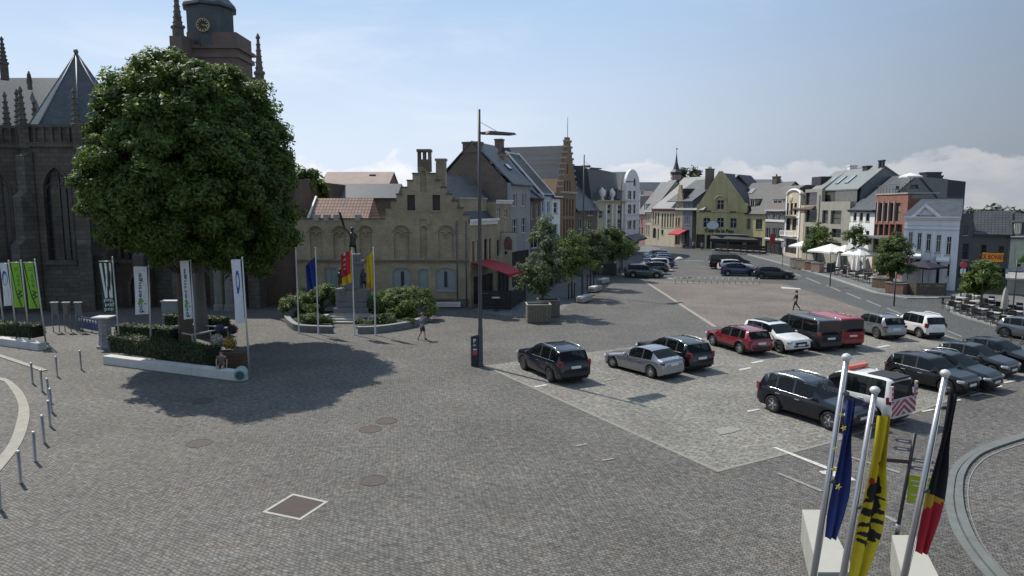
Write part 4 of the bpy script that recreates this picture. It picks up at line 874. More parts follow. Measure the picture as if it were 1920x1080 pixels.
tx = text_mesh('CK BONIER', (a[3]-a[1])*.72, mat('maroon_letter', (.12, .02, .02), .7), 'lettering', bn, mw @ Matrix.Translation(((a[0]+a[2])/2, -.125, (a[1]+a[3])/2-.02)) @ Matrix.Rotation(PI/2, 4, 'X'), .004, sx=.62)
# cream house at the picture edge
h = Bld('cream_end_house', 'cream house with dormer and green painted sign behind the grey striped awning', 'house', rB+dq*.03, rB+dq*3.2, 7)
ze = h.z(1905, 445); h.win([(1906, 490, 1914, 500)], 1, 1, FRAMED); h.facade([(0, 0), (h.w, 0), (h.w, ze), (0, ze)], mat('pale_green_render', (.4, .42, .36), .8, dirt=.3)); h.body(ze, zr=ze+2, yr=3.5); h.finish(); h.roof(ze, ze+2, TILED, yr=3.5); h.cornice(ze+.1, .2, .3, WHITE); h.dormer(ZG(1450, 462, 1530, 612), .3, RENDC, LEAD, 2)
a = h.rect(*ZG(1462, 752, 1600, 930)); sg = h.part('painted_sign', MB().box(a[0], a[2], -.08, -.003, a[1], a[3]), mat('sign_pale_green', (.36, .42, .3), .7)); b = MB()
for k in range(5): b.add([(a[0]+.1+.12*k, -.1, a[1]+.2+.16*k), (a[0]+.45+.2*k, -.1, a[1]+.05+.1*k), (a[0]+.9+.12*k, -.1, a[1]+.35+.1*k), (a[0]+.5+.06*k, -.1, a[1]+.4+.14*k)], [(0, 1, 2, 3)])
b.build('leaf_motif', mat('sign_leaf_green', (.1, .2, .04), .7), sg)
h.awning(-.2, h.w, 2.5, 1.75, 1.9, mat('grey_stripe_canvas', (.3, .3, .29), .8, var=.25, vs=2.5), .12)

# ---- roofs seen over the others ----------------------------------------------------------------------
def simple(name, lab, A, B, d, ze, zr, wm, rm, yr=None):
    h = Bld(name, lab, 'house', A, B, d); h.facade([(0, 0), (h.w, 0), (h.w, ze), (0, ze)], wm); h.body(ze, zr=zr-.1, yr=yr); h.finish(); h.roof(ze, zr, rm, yr=yr); return h
p0, p1 = atY(590, 380, 72), atY(742, 380, 72)
h = simple('back_house', 'house with dark roof rising behind the low red tiled wing', p0, p1, 7, zat(372, 72), zat(348, 75.5), BRICKB, SLATE); h.chimney(1.2, .6, zat(375, 72), zat(353, 72.5), 1.5, 1, RENDW, 0)
p0, p1 = atY(600, 380, 92), atY(728, 380, 92)
h = simple('back_red_house', 'long reddish tiled roof farthest back over the step gable house wing', p0, p1, 9, zat(349, 92), zat(325, 96.5), BRICKR, mat('faded_tile_roof', (.3, .23, .2), .8, var=.15, vs=.8)); h.chimney(6.5, 3.5, zat(345, 92), zat(327, 95), .7, .7, DARKM, 0)
p0, p1 = atY(1394, 380, 150), atY(1482, 380, 150)
h = simple('back_grey_house', 'wide grey roofed building with flat dormers behind the cafe annex', p0, p1, 12, zat(366, 150), zat(338, 156), RENDG, ZINC); h.dormer((1446, 345, 1469, 357), 2.5, DARKM, LEAD, 3)
p0, p1 = atY(1200, 380, 185), atY(1245, 380, 185)
simple('back_slate_house', 'dark roofed house farthest down the far street', p0, p1, 12, zat(362, 185), zat(343, 191), RENDG, SLATE)
# ------------------------------------------------------------------ church
CHST = brickmat('church_stone', (.13, .118, .1), (.095, .086, .074), (.06, .056, .05), .75, .36, .02, .9, 'wall', .42, .3, .5, 0, .35)
CHBR = brickmat('church_brick', (.13, .085, .06), (.1, .068, .05), (.09, .08, .07), .24, .08, .012, .9, 'wall', .3, .2, .5, 0, .5)
CHRED = mat('tower_brick', (.135, .105, .092), .9, var=.2, vs=.8, dirt=.4)
CHSL = brickmat('church_slate', (.085, .1, .108), (.065, .078, .086), (.045, .05, .056), .4, .22, .014, .5, 'roof', .25, .2, .5, 0, .6)
CHGL = mat('leaded_glass', (.02, .024, .03), .25, var=.4, vs=4)
P0 = atY(130, 420, 58)
church = empty('church', (P0.x, P0.y, 0), 0, 'dark gothic church with pinnacled choir, slate roofs and tall tower behind the big tree', 'church')
CH0 = Vector((P0.x, P0.y, 0))
def cpt(u, v, Y): return atY(u, v, Y)-CH0
def cz(v, Y): return zat(v, Y)
def gothic(x0, x1, z0, z1, n=7):
    """pointed arch outline"""
    w = x1-x0; h = w*.95; pts = [(x0, z0), (x1, z0)]
    for k in range(n+1):
        t = k/n*1.05; pts.append((x1-w*(1-math.cos(t))*.99, z1-h+h*math.sin(t)/math.sin(1.05)))
    for k in range(n-1, -1, -1):
        t = k/n*1.05; pts.append((x0+w*(1-math.cos(t))*.99, z1-h+h*math.sin(t)/math.sin(1.05)))
    return pts
def wall_panel(name, a, b, z0, z1, wins, m, t=.8, part='wall'):
    """one straight wall between local plan points a and b with pointed windows (start, end, sill, head)"""
    a, b = Vector(a), Vector(b); e = b-a; w = e.length; ex = e.normalized(); ey = Vector((-ex.y, ex.x))
    Mx = Matrix(((ex.x, ey.x, 0, a.x), (ex.y, ey.y, 0, a.y), (0, 0, 1, 0), (0, 0, 0, 1)))
    holes = [gothic(w*s, w*e_, zs, zh) for s, e_, zs, zh in wins]
    mb = MB(); mb.prism([(0, z0), (w, z0), (w, z1), (0, z1)], 'y', 0, t, holes=holes)
    o = mb.build(part, m, church); o.data.transform(Mx)
    for s, e_, zs, zh in wins:
        x0, x1 = w*s, w*e_; f = MB(); W_ = x1-x0
        f.prism(gothic(x0-.16, x1+.16, zs-.2, zh+.2), 'y', -.06, .12, holes=[gothic(x0+.02, x1-.02, zs+.02, zh-.03)])
        for k in range(1, 4): xx = x0+W_*k/4; f.box(xx-.05, xx+.05, .35, .5, zs, zh-W_*(.85 if k != 2 else .2))
        for k in range(2):
            c = x0+W_*(.25+.5*k)
            f.path([(c+W_*.24*math.cos(q), .42, zh-W_*.95+W_*.3*math.sin(q)) for q in [PI*i/8 for i in range(9)]], .05, 5)
        f.path([(x0+W_*.5+W_*.2*math.cos(q), .42, zh-W_*.5+W_*.2*math.sin(q)) for q in [2*PI*i/12 for i in range(13)]], .05, 5)
        for k in range(1, 6): f.box(x0, x1, .4, .44, zs+(zh-zs-W_)*k/6-.02, zs+(zh-zs-W_)*k/6+.02)
        f.box(x0-.25, x1+.25, -.18, .3, zs-.34, zs-.01)
        fo = f.build('window', CHST, church); fo.data.transform(Mx)
        g = MB(); g.prism(gothic(x0-.02, x1+.02, zs-.02, zh+.02), 'y', .46, .52); go = g.build('pane', CHGL, fo); go.data.transform(Mx)
    return o
def pinnacle(x, y, z0, z1, r=.35, name='pinnacle'):
    b = MB(); h = z1-z0
    b.lathe([(r, 0), (r, h*.35), (r*1.25, h*.36), (r*1.25, h*.4), (r*.8, h*.42), (r*.32, h*.88), (r*.3, h*.9), (r*.55, h*.93), (.03, h)], 4, (x, y, z0), smooth=False)
    for k in range(5):
        zz = z0+h*(.46+.09*k); rr = r*(.75-.1*k)
        for q in range(4): t = q*PI/2; b.ball((x+rr*math.cos(t), y+rr*math.sin(t), zz), .11, 5)
    return b.build(name, CHST, church)
def buttress(x, y, ang, zt, w=.9, steps=((1.7, .45), (1.2, .75), (.7, 1.))):
    b = MB(); Mx = Matrix.Translation((x, y, 0)) @ Matrix.Rotation(ang, 4, 'Z')
    pts = [(0, 0)]; z = 0
    prof = [(0, 0), (-steps[0][0], 0)]
    for i, (d, f) in enumerate(steps):
        prof.append((-d, zt*f-.4)); nd = steps[i+1][0] if i+1 < len(steps) else .05
        prof.append((-nd, zt*f))
    prof.append((0, zt*1.0))
    b.prism(prof, 'x', -w/2, w/2); o = b.build('buttress', CHST, church); o.data.transform(Mx); return o
def balustrade(a, b_, z0, z1):
    a, b_ = Vector(a), Vector(b_); e = b_-a; w = e.length; ex = e.normalized(); ey = Vector((-ex.y, ex.x))
    Mx = Matrix(((ex.x, ey.x, 0, a.x), (ex.y, ey.y, 0, a.y), (0, 0, 1, 0), (0, 0, 0, 1)))
    m = MB(); m.box(0, w, -.25, .15, z0-.35, z0); m.box(0, w, -.12, .12, z1-.18, z1)
    n = max(3, int(w/.55))
    for k in range(n+1):
        x = w*k/n; m.box(x-.07, x+.07, -.08, .08, z0, z1-.17)
        if k < n:
            xc = x+w/n/2; m.path([(xc+w/n*.4*math.cos(q), 0, z1-.42+.22*math.sin(q)) for q in [PI*i/6 for i in range(7)]], .05, 4)
    m.box(0, w, .1, .14, z0, z1-.2)
    o = m.build('balustrade', CHST, church); o.data.transform(Mx); return o
def apse(cx, cy, R, zw, za, n=8, apex=None, first=0, a0=PI/8, faces=None, win=True, zs=4.6):
    V = [(cx+R*math.cos(a0+2*PI*k/n), cy+R*math.sin(a0+2*PI*k/n)) for k in range(n)]
    for k in range(n):
        a, b_ = V[k], V[(k+1) % n]; mx = (a[0]+b_[0])/2-cx; my = (a[1]+b_[1])/2-cy
        if my > R*.3: continue                       # far side is inside the church
        wall_panel('wall', a, b_, 0, zw, [(.24, .76, zs, zw-1.8)] if win else [], CHST)
        balustrade(a, b_, zw+.1, zw+1.5)
        ang = math.atan2(a[1]-cy, a[0]-cx); buttress(a[0], a[1], ang+PI/2, zw-.6)
        pinnacle(a[0]+.2*math.cos(ang), a[1]+.2*math.sin(ang), zw-.4, zw+4.4, .4)
        MB().box(-.001, .001, 0, .001, 0, .001)
    b = MB(); rr = R*.9; base = [(cx+rr*math.cos(a0+2*PI*k/n), cy+rr*math.sin(a0+2*PI*k/n), zw+.5) for k in range(n)]
    ax, ay = apex or (cx, cy)
    b.add(base+[(ax, ay, za)], [(k, (k+1) % n, n) for k in range(n)]+[tuple(range(n-1, -1, -1))]); r = b.build('roof', CHSL, church)
    e = MB()
    for p in base: e.tube(p, (ax, ay, za), .09, .07, 5)
    e.ball((ax, ay, za+.1), .22, 6); e.build('ridge', LEAD, r)
    MB().lathe([(R*.86, .02), (R*.86, zw+.4)], n, (cx, cy, 0), smooth=False).build('wall', CHST, church)
    return V
zw = cz(272, 56); za = cz(106, 61)
c1 = cpt(150, 200, 59.5); apse(c1.x, c1.y, 5.0, zw, za, a0=PI/8+.1, zs=cz(486, 56))
c2 = cpt(-30, 200, 58.5); apse(c2.x, c2.y, 5.2, zw, zw+1.2, a0=PI/8-.12, apex=(c2.x+2.2, c2.y+3.5), zs=cz(486, 56))
# nave bodies and ridge roofs running back
def nave(u0, u1, Y0, Y1, zeave, zridge, name='nave'):
    a = cpt(u0, 180, Y0); b_ = cpt(u1, 180, Y0); m = MB(); m.box(a.x, b_.x, a.y, a.y+(Y1-Y0), 0, zeave); m.build('wall', CHST, church)
    r = MB(); xc = (a.x+b_.x)/2
    r.prism([(a.y-.3, zeave), ((a.y*2+Y1-Y0)/2, zridge), (a.y+Y1-Y0+.3, zeave)], 'x', a.x-.2, b_.x+.2); return r.build('roof', CHSL, church)
nave(-160, 60, 63, 76, zw, cz(146, 69.5)); nave(100, 418, 64, 78, zw, cz(155, 71))
b = MB(); a = cpt(6, 110, 66); pinnacle(a.x, a.y, cz(150, 66), cz(68, 66), .42); a = cpt(55, 150, 68); pinnacle(a.x, a.y, cz(168, 68), cz(133, 68), .25); a = cpt(184, 190, 56); pinnacle(a.x, a.y, zw, cz(150, 56), .35)
# lower aisle wall behind the tree, chapels with blind arches
za_ = cz(330, 57); segs = [(205, 275), (275, 345), (345, 415), (415, 485), (485, 556)]
for i, (u0, u1) in enumerate(segs):
    a, b_ = cpt(u0, 420, 57), cpt(u1, 420, 57)
    wall_panel('wall', (a.x, a.y), (b_.x, b_.y), 0, za_, [(.25, .75, 3.9, za_-1.5)] if i < 4 else [(.3, .7, 5, za_-1.)], CHST if i % 2 else CHBR)
    buttress(a.x, a.y, 0, za_-.4); pinnacle(a.x, a.y-.2, za_-.3, za_+2.6, .3)
    balustrade((a.x, a.y), (b_.x, b_.y), za_+.1, za_+1.2)
a, b_ = cpt(205, 420, 57), cpt(556, 420, 57); m = MB(); m.box(a.x, b_.x-.2, a.y+.82, a.y+22, 0, za_-.2); m.build('wall', CHBR, church)
for u0 in (258, 384):
    a = cpt(u0, 420, 56.9); m = MB(); m.prism(gothic(a.x-.9, a.x+.9, .05, 3.2), 'y', a.y-.5, a.y-.1, holes=[gothic(a.x-.65, a.x+.65, .1, 2.9)]); d = m.build('doorway', CHST, church)
    MB().prism(gothic(a.x-.66, a.x+.66, .1, 2.92), 'y', a.y-.28, a.y-.2).build('door', mat('dark_oak', (.05, .035, .025), .7), d)
for u0, h_ in ((405, 4.6), (425, 4.2)): a = cpt(u0, 430, 54.5); m = MB(); m.lathe([(.55, 0), (.5, .4), (.42, .5), (.4, h_), (.55, h_+.2), (.2, h_+.9)], 8, (a.x, a.y, 0), smooth=False); m.build('pier', mat('pale_church_stone', (.2, .195, .18), .9, var=.2, dirt=.4), church)
# tower
TY = 82; ta, tb = cpt(350, 70, TY), cpt(443, 70, TY); zt_ = cz(88, TY); tw = (tb.x-ta.x)*.8
m = MB(); m.box(ta.x, tb.x, ta.y, ta.y+tw, 0, zt_); m.box(ta.x-.25, tb.x+.25, ta.y-.25, ta.y+tw+.25, zt_-1.2, zt_-.7); m.box(ta.x-.35, tb.x+.35, ta.y-.35, ta.y+tw+.35, zt_-.2, zt_+.2); m.box(ta.x, tb.x, ta.y, ta.y+.4, zt_+.2, cz(60, TY)); m.box(tb.x-.4, tb.x, ta.y+.4, ta.y+tw, zt_+.2, cz(60, TY)); m.box(ta.x, ta.x+.4, ta.y+.4, ta.y+tw, zt_+.2, cz(60, TY))
m.build('tower', CHRED, church)
lc = cpt(394, 30, TY+tw/2); zl = zt_; lr = 2.75
m = MB(); m.lathe([(lr, 0), (lr, cz(10, TY)-zl), (lr*1.15, cz(8, TY)-zl), (lr*1.1, cz(2, TY)-zl), (lr*.8, cz(-14, TY)-zl), (lr*.3, cz(-40, TY)-zl), (.1, cz(-80, TY)-zl)], 8, (lc.x, lc.y, zl), smooth=False); lan = m.build('lantern', mat('lantern_lead', (.05, .062, .07), .55, .2, .25, 1), church)
for k in range(8):
    t = PI/8+PI/4*k; MB().box(-.35, .35, lr*.924-.1, lr*.924+.05, cz(48, TY)-zl, cz(14, TY)-zl).build('louvre', mat('louvre_dark', (.045, .06, .066), .6), lan).data.transform(Matrix.Translation((lc.x, lc.y, zl)) @ Matrix.Rotation(PI/4*k+PI/8*0, 4, 'Z'))
# clock on the front of the tower parapet
cc = cpt(381, 47, TY-1.); m = MB(); m.lathe([(.72, 0), (.72, .12)], 24, smooth=False); ck = m.build('clock_face', mat('clock_black', (.02, .02, .022), .5), church); Mc = Matrix.Translation(cc) @ Matrix.Rotation(PI/2, 4, 'X'); ck.data.transform(Mc)
m = MB()
for k in range(12):
    t = k*PI/6; m.box(.48, .66, -.05, .05, .125, .16, M=Matrix.Rotation(t, 4, 'Z'))
m.lathe([(.75, .0), (.75, .17), (.68, .17), (.68, .1)], 24, smooth=False); nm = m.build('numerals', mat('gilded', (.45, .36, .18), .4, .3), ck); nm.data.transform(Mc)
m = MB(); m.box(-.04, .04, -.1, .55, .16, .2, M=Matrix.Rotation(RAD(-105+360-0), 4, 'Z')); m.box(-.035, .035, -.1, .4, .2, .24, M=Matrix.Rotation(RAD(-110), 4, 'Z')); hd = m.build('hands', _M['gilded'], ck); hd.data.transform(Mc)
# tower stair turrets and corner spires
for u, v0, v1, Y, r in ((334, 75, -18, 80, .7), (483, 165, 62, 80, .55)): a = cpt(u, 60, Y); m = MB(); m.box(a.x-r, a.x+r, a.y-r, a.y+r, 0, cz(v0, Y)+.3); m.build('turret', CHRED, church); pinnacle(a.x, a.y, cz(v0+18, Y), cz(v1, Y), r*.95)
a = cpt(312, 90, 80); b2 = cpt(346, 90, 80); m = MB(); m.prism([(a.x, 0), (b2.x, 0), (b2.x, cz(66, 80)), (a.x, cz(100, 80))], 'y', a.y, a.y+2); m.build('tower_buttress', CHRED, church)
a = cpt(458, 140, 84); b2 = cpt(486, 140, 84); m = MB(); m.box(a.x, b2.x, a.y, a.y+1.5, 0, cz(142, 81)); m.build('stair_turret', CHRED, church); 
m = MB(); m.box(a.x-.1, b2.x+.2, a.y-.15, a.y+1.7, cz(142, 81), cz(136, 81)); m.build('coping', CHST, church)
# dark house beside the church lane
p0, p1 = atY(540, 420, 63), atY(572, 420, 63)
h = Bld('lane_house', 'dark house in the shaded lane between the church and the step gable house', 'house', G(0, 600)*0+Vector((p0.x, p0.y, 0)), Vector((p1.x, p1.y, 0)), 8); h.win([(548, 450, 553, 470)], 1, 2, FRAMED); zq = h.z(555, 392); h.facade([(0, 0), (h.w, 0), (h.w, zq), (0, zq)], BRICKB); h.body(zq); h.finish(); h.part('roof', MB().box(-.1, h.w+.1, -.1, 8, zq+.002, zq+.2), LEAD)
# ------------------------------------------------------------------ trees, hedges, shrubs
BARK = mat('bark', (.085, .07, .055), .9, var=.3, vs=6, bump=.5, bs=14)
LEAF_A = leafmat('leaf_chestnut', (.035, .064, .012), (.115, .175, .036), .38)
LEAF_B = leafmat('leaf_street', (.05, .085, .026), (.115, .16, .055), .35)
LEAF_D = leafmat('leaf_greyish', (.055, .085, .035), (.14, .17, .085), .35)
LEAF_C = leafmat('leaf_light', (.05, .085, .02), (.14, .19, .05), .35)
LEAF_H = leafmat('leaf_hedge', (.02, .036, .01), (.05, .075, .02), .2)
LEAF_F = leafmat('leaf_far', (.035, .05, .03), (.07, .09, .05), .25)
def leaf_mesh(name, centers, normals, size, m, parent, jitter=.5):
    """one small folded leaf spray (two quads) per centre"""
    n = len(centers); C = np.asarray(centers); Nn = np.asarray(normals)+RNG.normal(0, jitter, (n, 3)); Nn /= np.linalg.norm(Nn, axis=1)[:, None]+1e-9
    R = RNG.normal(0, 1, (n, 3)); T = R-Nn*(R*Nn).sum(1)[:, None]; T /= np.linalg.norm(T, axis=1)[:, None]+1e-9; Bn = np.cross(Nn, T)
    s = size*RNG.uniform(.6, 1.35, (n, 1)); w = s*RNG.uniform(.45, .7, (n, 1))
    fold = Nn*s*.22
    v = np.stack([C-T*s, C+Bn*w*.8-fold-T*s*.1, C+T*s, C-Bn*w*.8-fold+T*s*.1], 1)      # rhombus, creased along its length
    V = v.reshape(-1, 3); me = bpy.data.meshes.new(name)
    me.vertices.add(4*n); me.vertices.foreach_set('co', V.astype(np.float32).ravel())
    idx = np.arange(4*n).reshape(n, 4); tri = np.stack([idx[:, [0, 1, 2]], idx[:, [0, 2, 3]]], 1).reshape(-1)
    me.loops.add(6*n); me.loops.foreach_set('vertex_index', tri.astype(np.int32))
    me.polygons.add(2*n); me.polygons.foreach_set('loop_start', np.arange(0, 6*n, 3, dtype=np.int32)); me.polygons.foreach_set('loop_total', np.full(2*n, 3, np.int32))
    me.materials.append(m); me.update(); me.validate()
    o = bpy.data.objects.new(name, me); COL.objects.link(o); o.parent = parent; return o
def crown_points(ells, nclump, nleaf, cr, shell=.62, gap=.35, flat=.75, droop=0.):
    """leaf clumps scattered through ellipsoids, denser near the outside; a noise field thins some out so gaps show"""
    P = []; Nn = []; CC = []
    vol = np.array([e[3]*e[4]*e[5] for e in ells])**.75; vol /= vol.sum()
    off = RNG.uniform(0, 50, 3); tries = 0
    while len(CC) < nclump and tries < nclump*12:
        tries += 1
        e = ells[RNG.choice(len(ells), p=vol)]; d = RNG.normal(0, 1, 3); d /= np.linalg.norm(d)
        r = RNG.uniform(shell, 1.)**.6
        if RNG.random() < .22: r = RNG.uniform(.2, .8)
        c = np.array(e[:3])+d*np.array(e[3:6])*r
        if noise.noise(Vector((c+off)*.55)) < gap-.62: continue
        CC.append((c, d, r))
    for c, d, r in CC:
        k = int(nleaf*RNG.uniform(.6, 1.3)); rr = cr*RNG.uniform(.65, 1.3)
        q = RNG.normal(0, 1, (k, 3)); q /= np.linalg.norm(q, axis=1)[:, None]; q *= (RNG.uniform(.1, 1., (k, 1))**.5)*rr; q[:, 2] *= flat
        if droop: q[:, 2] -= droop*(q[:, 0]**2+q[:, 1]**2)
        P.append(c+q); nn = q/rr*.7+d*.5+np.array([0, 0, .55]); Nn.append(nn)
    return np.concatenate(P), np.concatenate(Nn), [c for c, _, _ in CC]
def tree(name, label, base, trunk_top, r0, ells, nclump, nleaf, cr, ls, lm, group=None, cat='tree', limbs=9, gap=.35, bark=None, z0=0., lean=(0, 0), shell=.62):
    """ells: (dx, dy, z, rx, ry, rz) about the base"""
    root = empty(name, (base[0], base[1], z0), RAD(random.uniform(0, 360)) if name == 'street_tree' else 0, label, cat, group)
    P, Nn, CC = crown_points(ells, nclump, nleaf, cr, gap=gap, shell=shell)
    b = MB(); tt = Vector((lean[0], lean[1], trunk_top)); top = Vector((np.mean([e[0] for e in ells]), np.mean([e[1] for e in ells]), max(e[2]+e[5]*.45 for e in ells)))
    b.path([(0, 0, -.05), (0, 0, trunk_top*.12), (lean[0]*.4, lean[1]*.4, trunk_top*.5), tt, tt.lerp(top, .5), top], [r0*1.45, r0*1.08, r0*.92, r0*.85, r0*.5, r0*.08], 10)
    for k in range(limbs):
        c = Vector(CC[int(RNG.integers(len(CC)))]); s = tt.lerp(top, random.uniform(-.08, .55)); m = s.lerp(c, .5)+Vector((0, 0, -.12*(c-s).length)); r = r0*random.uniform(.22, .42)
        b.path([s, m, c], [r, r*.6, r*.12], 6)
    b.build('trunk', bark or BARK, root)
    leaf_mesh('crown', P, Nn, ls, lm, root); return root
b0 = G(350, 646)
tree('broadleaf_tree', 'huge dense dark green tree in the hedged planter, front one before the church', (b0.x, b0.y), 4.6, .42,
     [(1.0, -2., 11.2, 3.7, 6., 5.5), (-.2, -2.4, 9.0, 3.5, 5.0, 3.1), (2.0, -2.6, 9.8, 4.2, 5.6, 4.6), (1.2, -1.6, 14.0, 3.2, 4.2, 2.6), (.9, -2.6, 7.7, 3.4, 4.4, 2.2), (1.0, -1.8, 13., 2.7, 4., 3.0)], 1250, 210, .7, .14, LEAF_A, limbs=18, gap=.43)
b0 = G(379, 632)
tree('broadleaf_tree', 'dense green tree with grey trunk, rear one whose crown merges behind the front tree', (b0.x, b0.y), 4.6, .4,
     [(2.5, -2., 10.2, 3.9, 5., 5.0), (4.2, -2.2, 8.6, 2.9, 4.4, 4.3), (2.5, -1.5, 13.4, 3.3, 4., 3.2), (3.1, -2.3, 7.1, 3.8, 4.4, 2.4), (3.9, -1.4, 11.8, 2.7, 3.4, 3.)], 800, 210, .68, .14, LEAF_A, limbs=12, gap=.43, bark=mat('grey_bark', (.13, .125, .115), .9, var=.25, vs=6, bump=.5, bs=14))
p = atY(578, 420, 64); tree('broadleaf_tree', 'small dark tree beside the lane, half hidden behind the big crown', (p.x, p.y), 5, .3, [(0, 0, 9.2, 1.5, 2., 3.)], 70, 90, .8, .28, LEAF_A, limbs=5, gap=.42)
# street trees along the left-hand row
STG = 'young street trees along the left row of houses'
def street(u, v, lab, ht, r, lm=LEAF_B, trunk=2.3, dens=1., z0=0., gap=.5, grp=STG, dx=0.):
    g = G(u, v)
    return tree('street_tree', lab, (g.x, g.y), trunk, .085, [(dx, 0, trunk+ht*.42, r, r, ht*.46), (dx+.25*r, .1, trunk+ht*.25, r*.9, r*.9, ht*.3), (dx-.3*r, 0, trunk+ht*.2, r*.8, r*.8, ht*.3), (dx, 0, trunk+ht*.72, r*.55, r*.55, ht*.3)], int(95*dens), 60, .42*max(1., r/1.7), .13*max(1., r/1.9), lm, grp, limbs=9, gap=gap, z0=z0, shell=.35)
street(1018, 590, 'airy street tree in the wooden planter, nearest and tallest of the left row', 5.8, 1.9, LEAF_D, trunk=1.9, dens=1.35, gap=.42)
street(1072, 559, 'rounded street tree second along the left row, before the tower house', 4.2, 2.0, LEAF_C, 2.2, .95, gap=.42)
street(1107, 541, 'yellowish street tree third along the left row, beside the second lamp post', 4.3, 2.0, LEAF_D, 2.4, 1.0, gap=.42)
street(1150, 517, 'dark street tree fourth along the left row, before the white gabled house', 3.8, 2.3, LEAF_B, 2.2, 1.1, gap=.42)
street(1166, 505, 'low street tree last along the left row, above the parked cars', 3.2, 2.1, LEAF_B, 1.8, 1.0, gap=.42)
RG = 'trees on the right-hand terraces'
street(1529, 499, 'bushy green terrace tree behind the white parasols at the modern building', 4.0, 2.1, LEAF_C, 2.0, 1.0, .11, .45, grp=RG)
street(1598, 512, 'thin terrace tree before the bright white house', 4.0, 1.8, LEAF_B, 2.1, .7, .11, .55, grp=RG)
street(1672, 547, 'dense round terrace tree in brick planter left of the pediment house', 4.2, 1.75, LEAF_B, 1.7, 1.6, .11, grp=RG)
street(1838, 589, 'round leafy tree before the grey green house under the orange banner', 2.5, 1.3, LEAF_C, 1.6, 1.2, .11, grp=RG)
p = atY(1289, 330, 175); tree('conifer_tree', 'dark conifer crown rising over the hall roof near the turret', (p.x, p.y), 8, .5, [(0, 0, 14.2, 3.6, 3.6, 4.), (2.8, 0, 12.5, 3., 3, 3.), (-3, 0, 12, 3, 3, 2.6)], 110, 60, 1.3, .5, LEAF_F, limbs=5)
for u, v, Y, r, lab in ((1850, 412, 105, 3.2, 'dark tree mass rising behind the grey green house roof'), (1882, 409, 112, 3.6, 'tallest dark tree on the skyline at the right edge'), (1915, 415, 108, 3.2, 'dark tree at the far right edge of the skyline')):
    p = atY(u, v, Y); tree('broadleaf_tree', lab, (p.x, p.y), 4, .4, [(0, 0, p.z-r*.35, r*1.2, r, r), (r*.8, 0, p.z-r*.8, r, r, r*.9), (-r*.8, 0, p.z-r, r, r, r*.8)], 100, 70, 1.1, .42, LEAF_F, 'trees behind the right row', limbs=5)
# clipped hedges: a solid dark core with leaf sprays all over its skin
def hedge(label, pts, z0, z1, wid, group=None, dens=150, lm=LEAF_H, name='hedge', ls=.075):
    """pts: ground polyline"""
    root = empty(name, tuple(pts[0]), 0, label, 'hedge', group); O = pts[0]; core = MB(); P = []; Nn = []
    for a, b in zip(pts[:-1], pts[1:]):
        e = b-a; L_ = e.length; ex = e.normalized(); ey = Vector((-ex.y, ex.x, 0)); A = a-O
        Mx = Matrix(((ex.x, ey.x, 0, A.x), (ex.y, ey.y, 0, A.y), (0, 0, 1, 0), (0, 0, 0, 1))); core.box(0, L_, -wid/2+.06, wid/2-.06, z0, z1-.06, M=Mx)
        n = int(dens*(L_*wid+2*L_*(z1-z0)+2*wid*(z1-z0)))
        for _ in range(n):
            f = random.random(); t = random.uniform(-.03, L_+.03); w = random.uniform(-wid/2, wid/2); z = random.uniform(z0, z1)
            tot = wid+2*(z1-z0)
            if f < wid/tot: q = (t, w, z1+random.gauss(0, .035)); nn = (0, 0, 1)
            elif f < (wid+(z1-z0))/tot: q = (t, -wid/2+random.gauss(0, .03), z); nn = (0, -1, .4)
            else: q = (t, wid/2+random.gauss(0, .03), z); nn = (0, 1, .4)
            if random.random() < .06: q = (0 if random.random() < .5 else L_, w, z)
            P.append(tuple(Mx @ Vector(q))); Nn.append(tuple(Mx.to_3x3() @ Vector(nn)))
    core.build('branches', mat('hedge_core', (.012, .018, .008), .9), root); leaf_mesh('foliage', P, Nn, ls, lm, root, .45); return root
HG = 'clipped hedges in the church planters'
hedge('long clipped hedge behind the white wall of the front planter', [G(222, 668), G(402, 697)], .35, 1.25, 1.0, HG)
hedge('hedge at the back of the tree planter beside the carved pillar', [G(228, 640), G(330, 648)], .1, 1.1, .9, HG)
hedge('dark hedge behind the tree trunks', [G(318, 622), G(425, 630)], .0, 1.2, .8, HG)
hedge('hedge in the planter under the green banners', [G(-50, 634), G(74, 644)], .4, 1.15, .9, HG)
# shrubs round the monument
def shrub(label, ells, base, lm, n=90, ls=.09, group='shrubs around the monument', cr=.4, nl=70):
    root = empty('shrub', (base.x, base.y, 0), 0, label, 'shrub', group); P, Nn, CC = crown_points(ells, n, nl, cr, gap=.6, shell=.4); b = MB()
    for k in range(8):
        c = Vector(CC[k*len(CC)//8]); b.path([(c.x*.2, c.y*.2, .0), c*.6, c], [.04, .03, .008], 5)
    b.build('stems', BARK, root); P[:, 2] = np.maximum(P[:, 2], .05); leaf_mesh('foliage', P, Nn, ls, lm, root); return root
g = G(572, 600); shrub('bushy green shrubs left of the monument', [(0, 0, .95, 1.7, 1.2, 1.05), (1.1, 1.2, 1.25, 1.7, 1.3, 1.25), (-.9, .9, .8, 1.5, 1.2, .95), (.4, 2.2, 1.2, 1.8, 1.3, 1.2)], g, LEAF_C, 260, cr=.38, nl=85)
g = G(745, 600); shrub('broad light green shrubs right of the monument', [(0, 0, .95, 2.2, 1.3, 1.05), (1.0, 1., 1.15, 2.0, 1.4, 1.25), (-1.3, 1.3, 1.1, 1.9, 1.3, 1.2), (1.7, -.1, .75, 1.3, 1.1, .85), (.2, 2.4, 1.2, 2.4, 1.2, 1.2)], g, LEAF_C, 380, cr=.38, nl=85)
g = G(590, 612); shrub('low dark planting behind the left flower bed wall', [(0, 0, .45, 1.4, .5, .42)], g, LEAF_B, 90, .08, cr=.28)
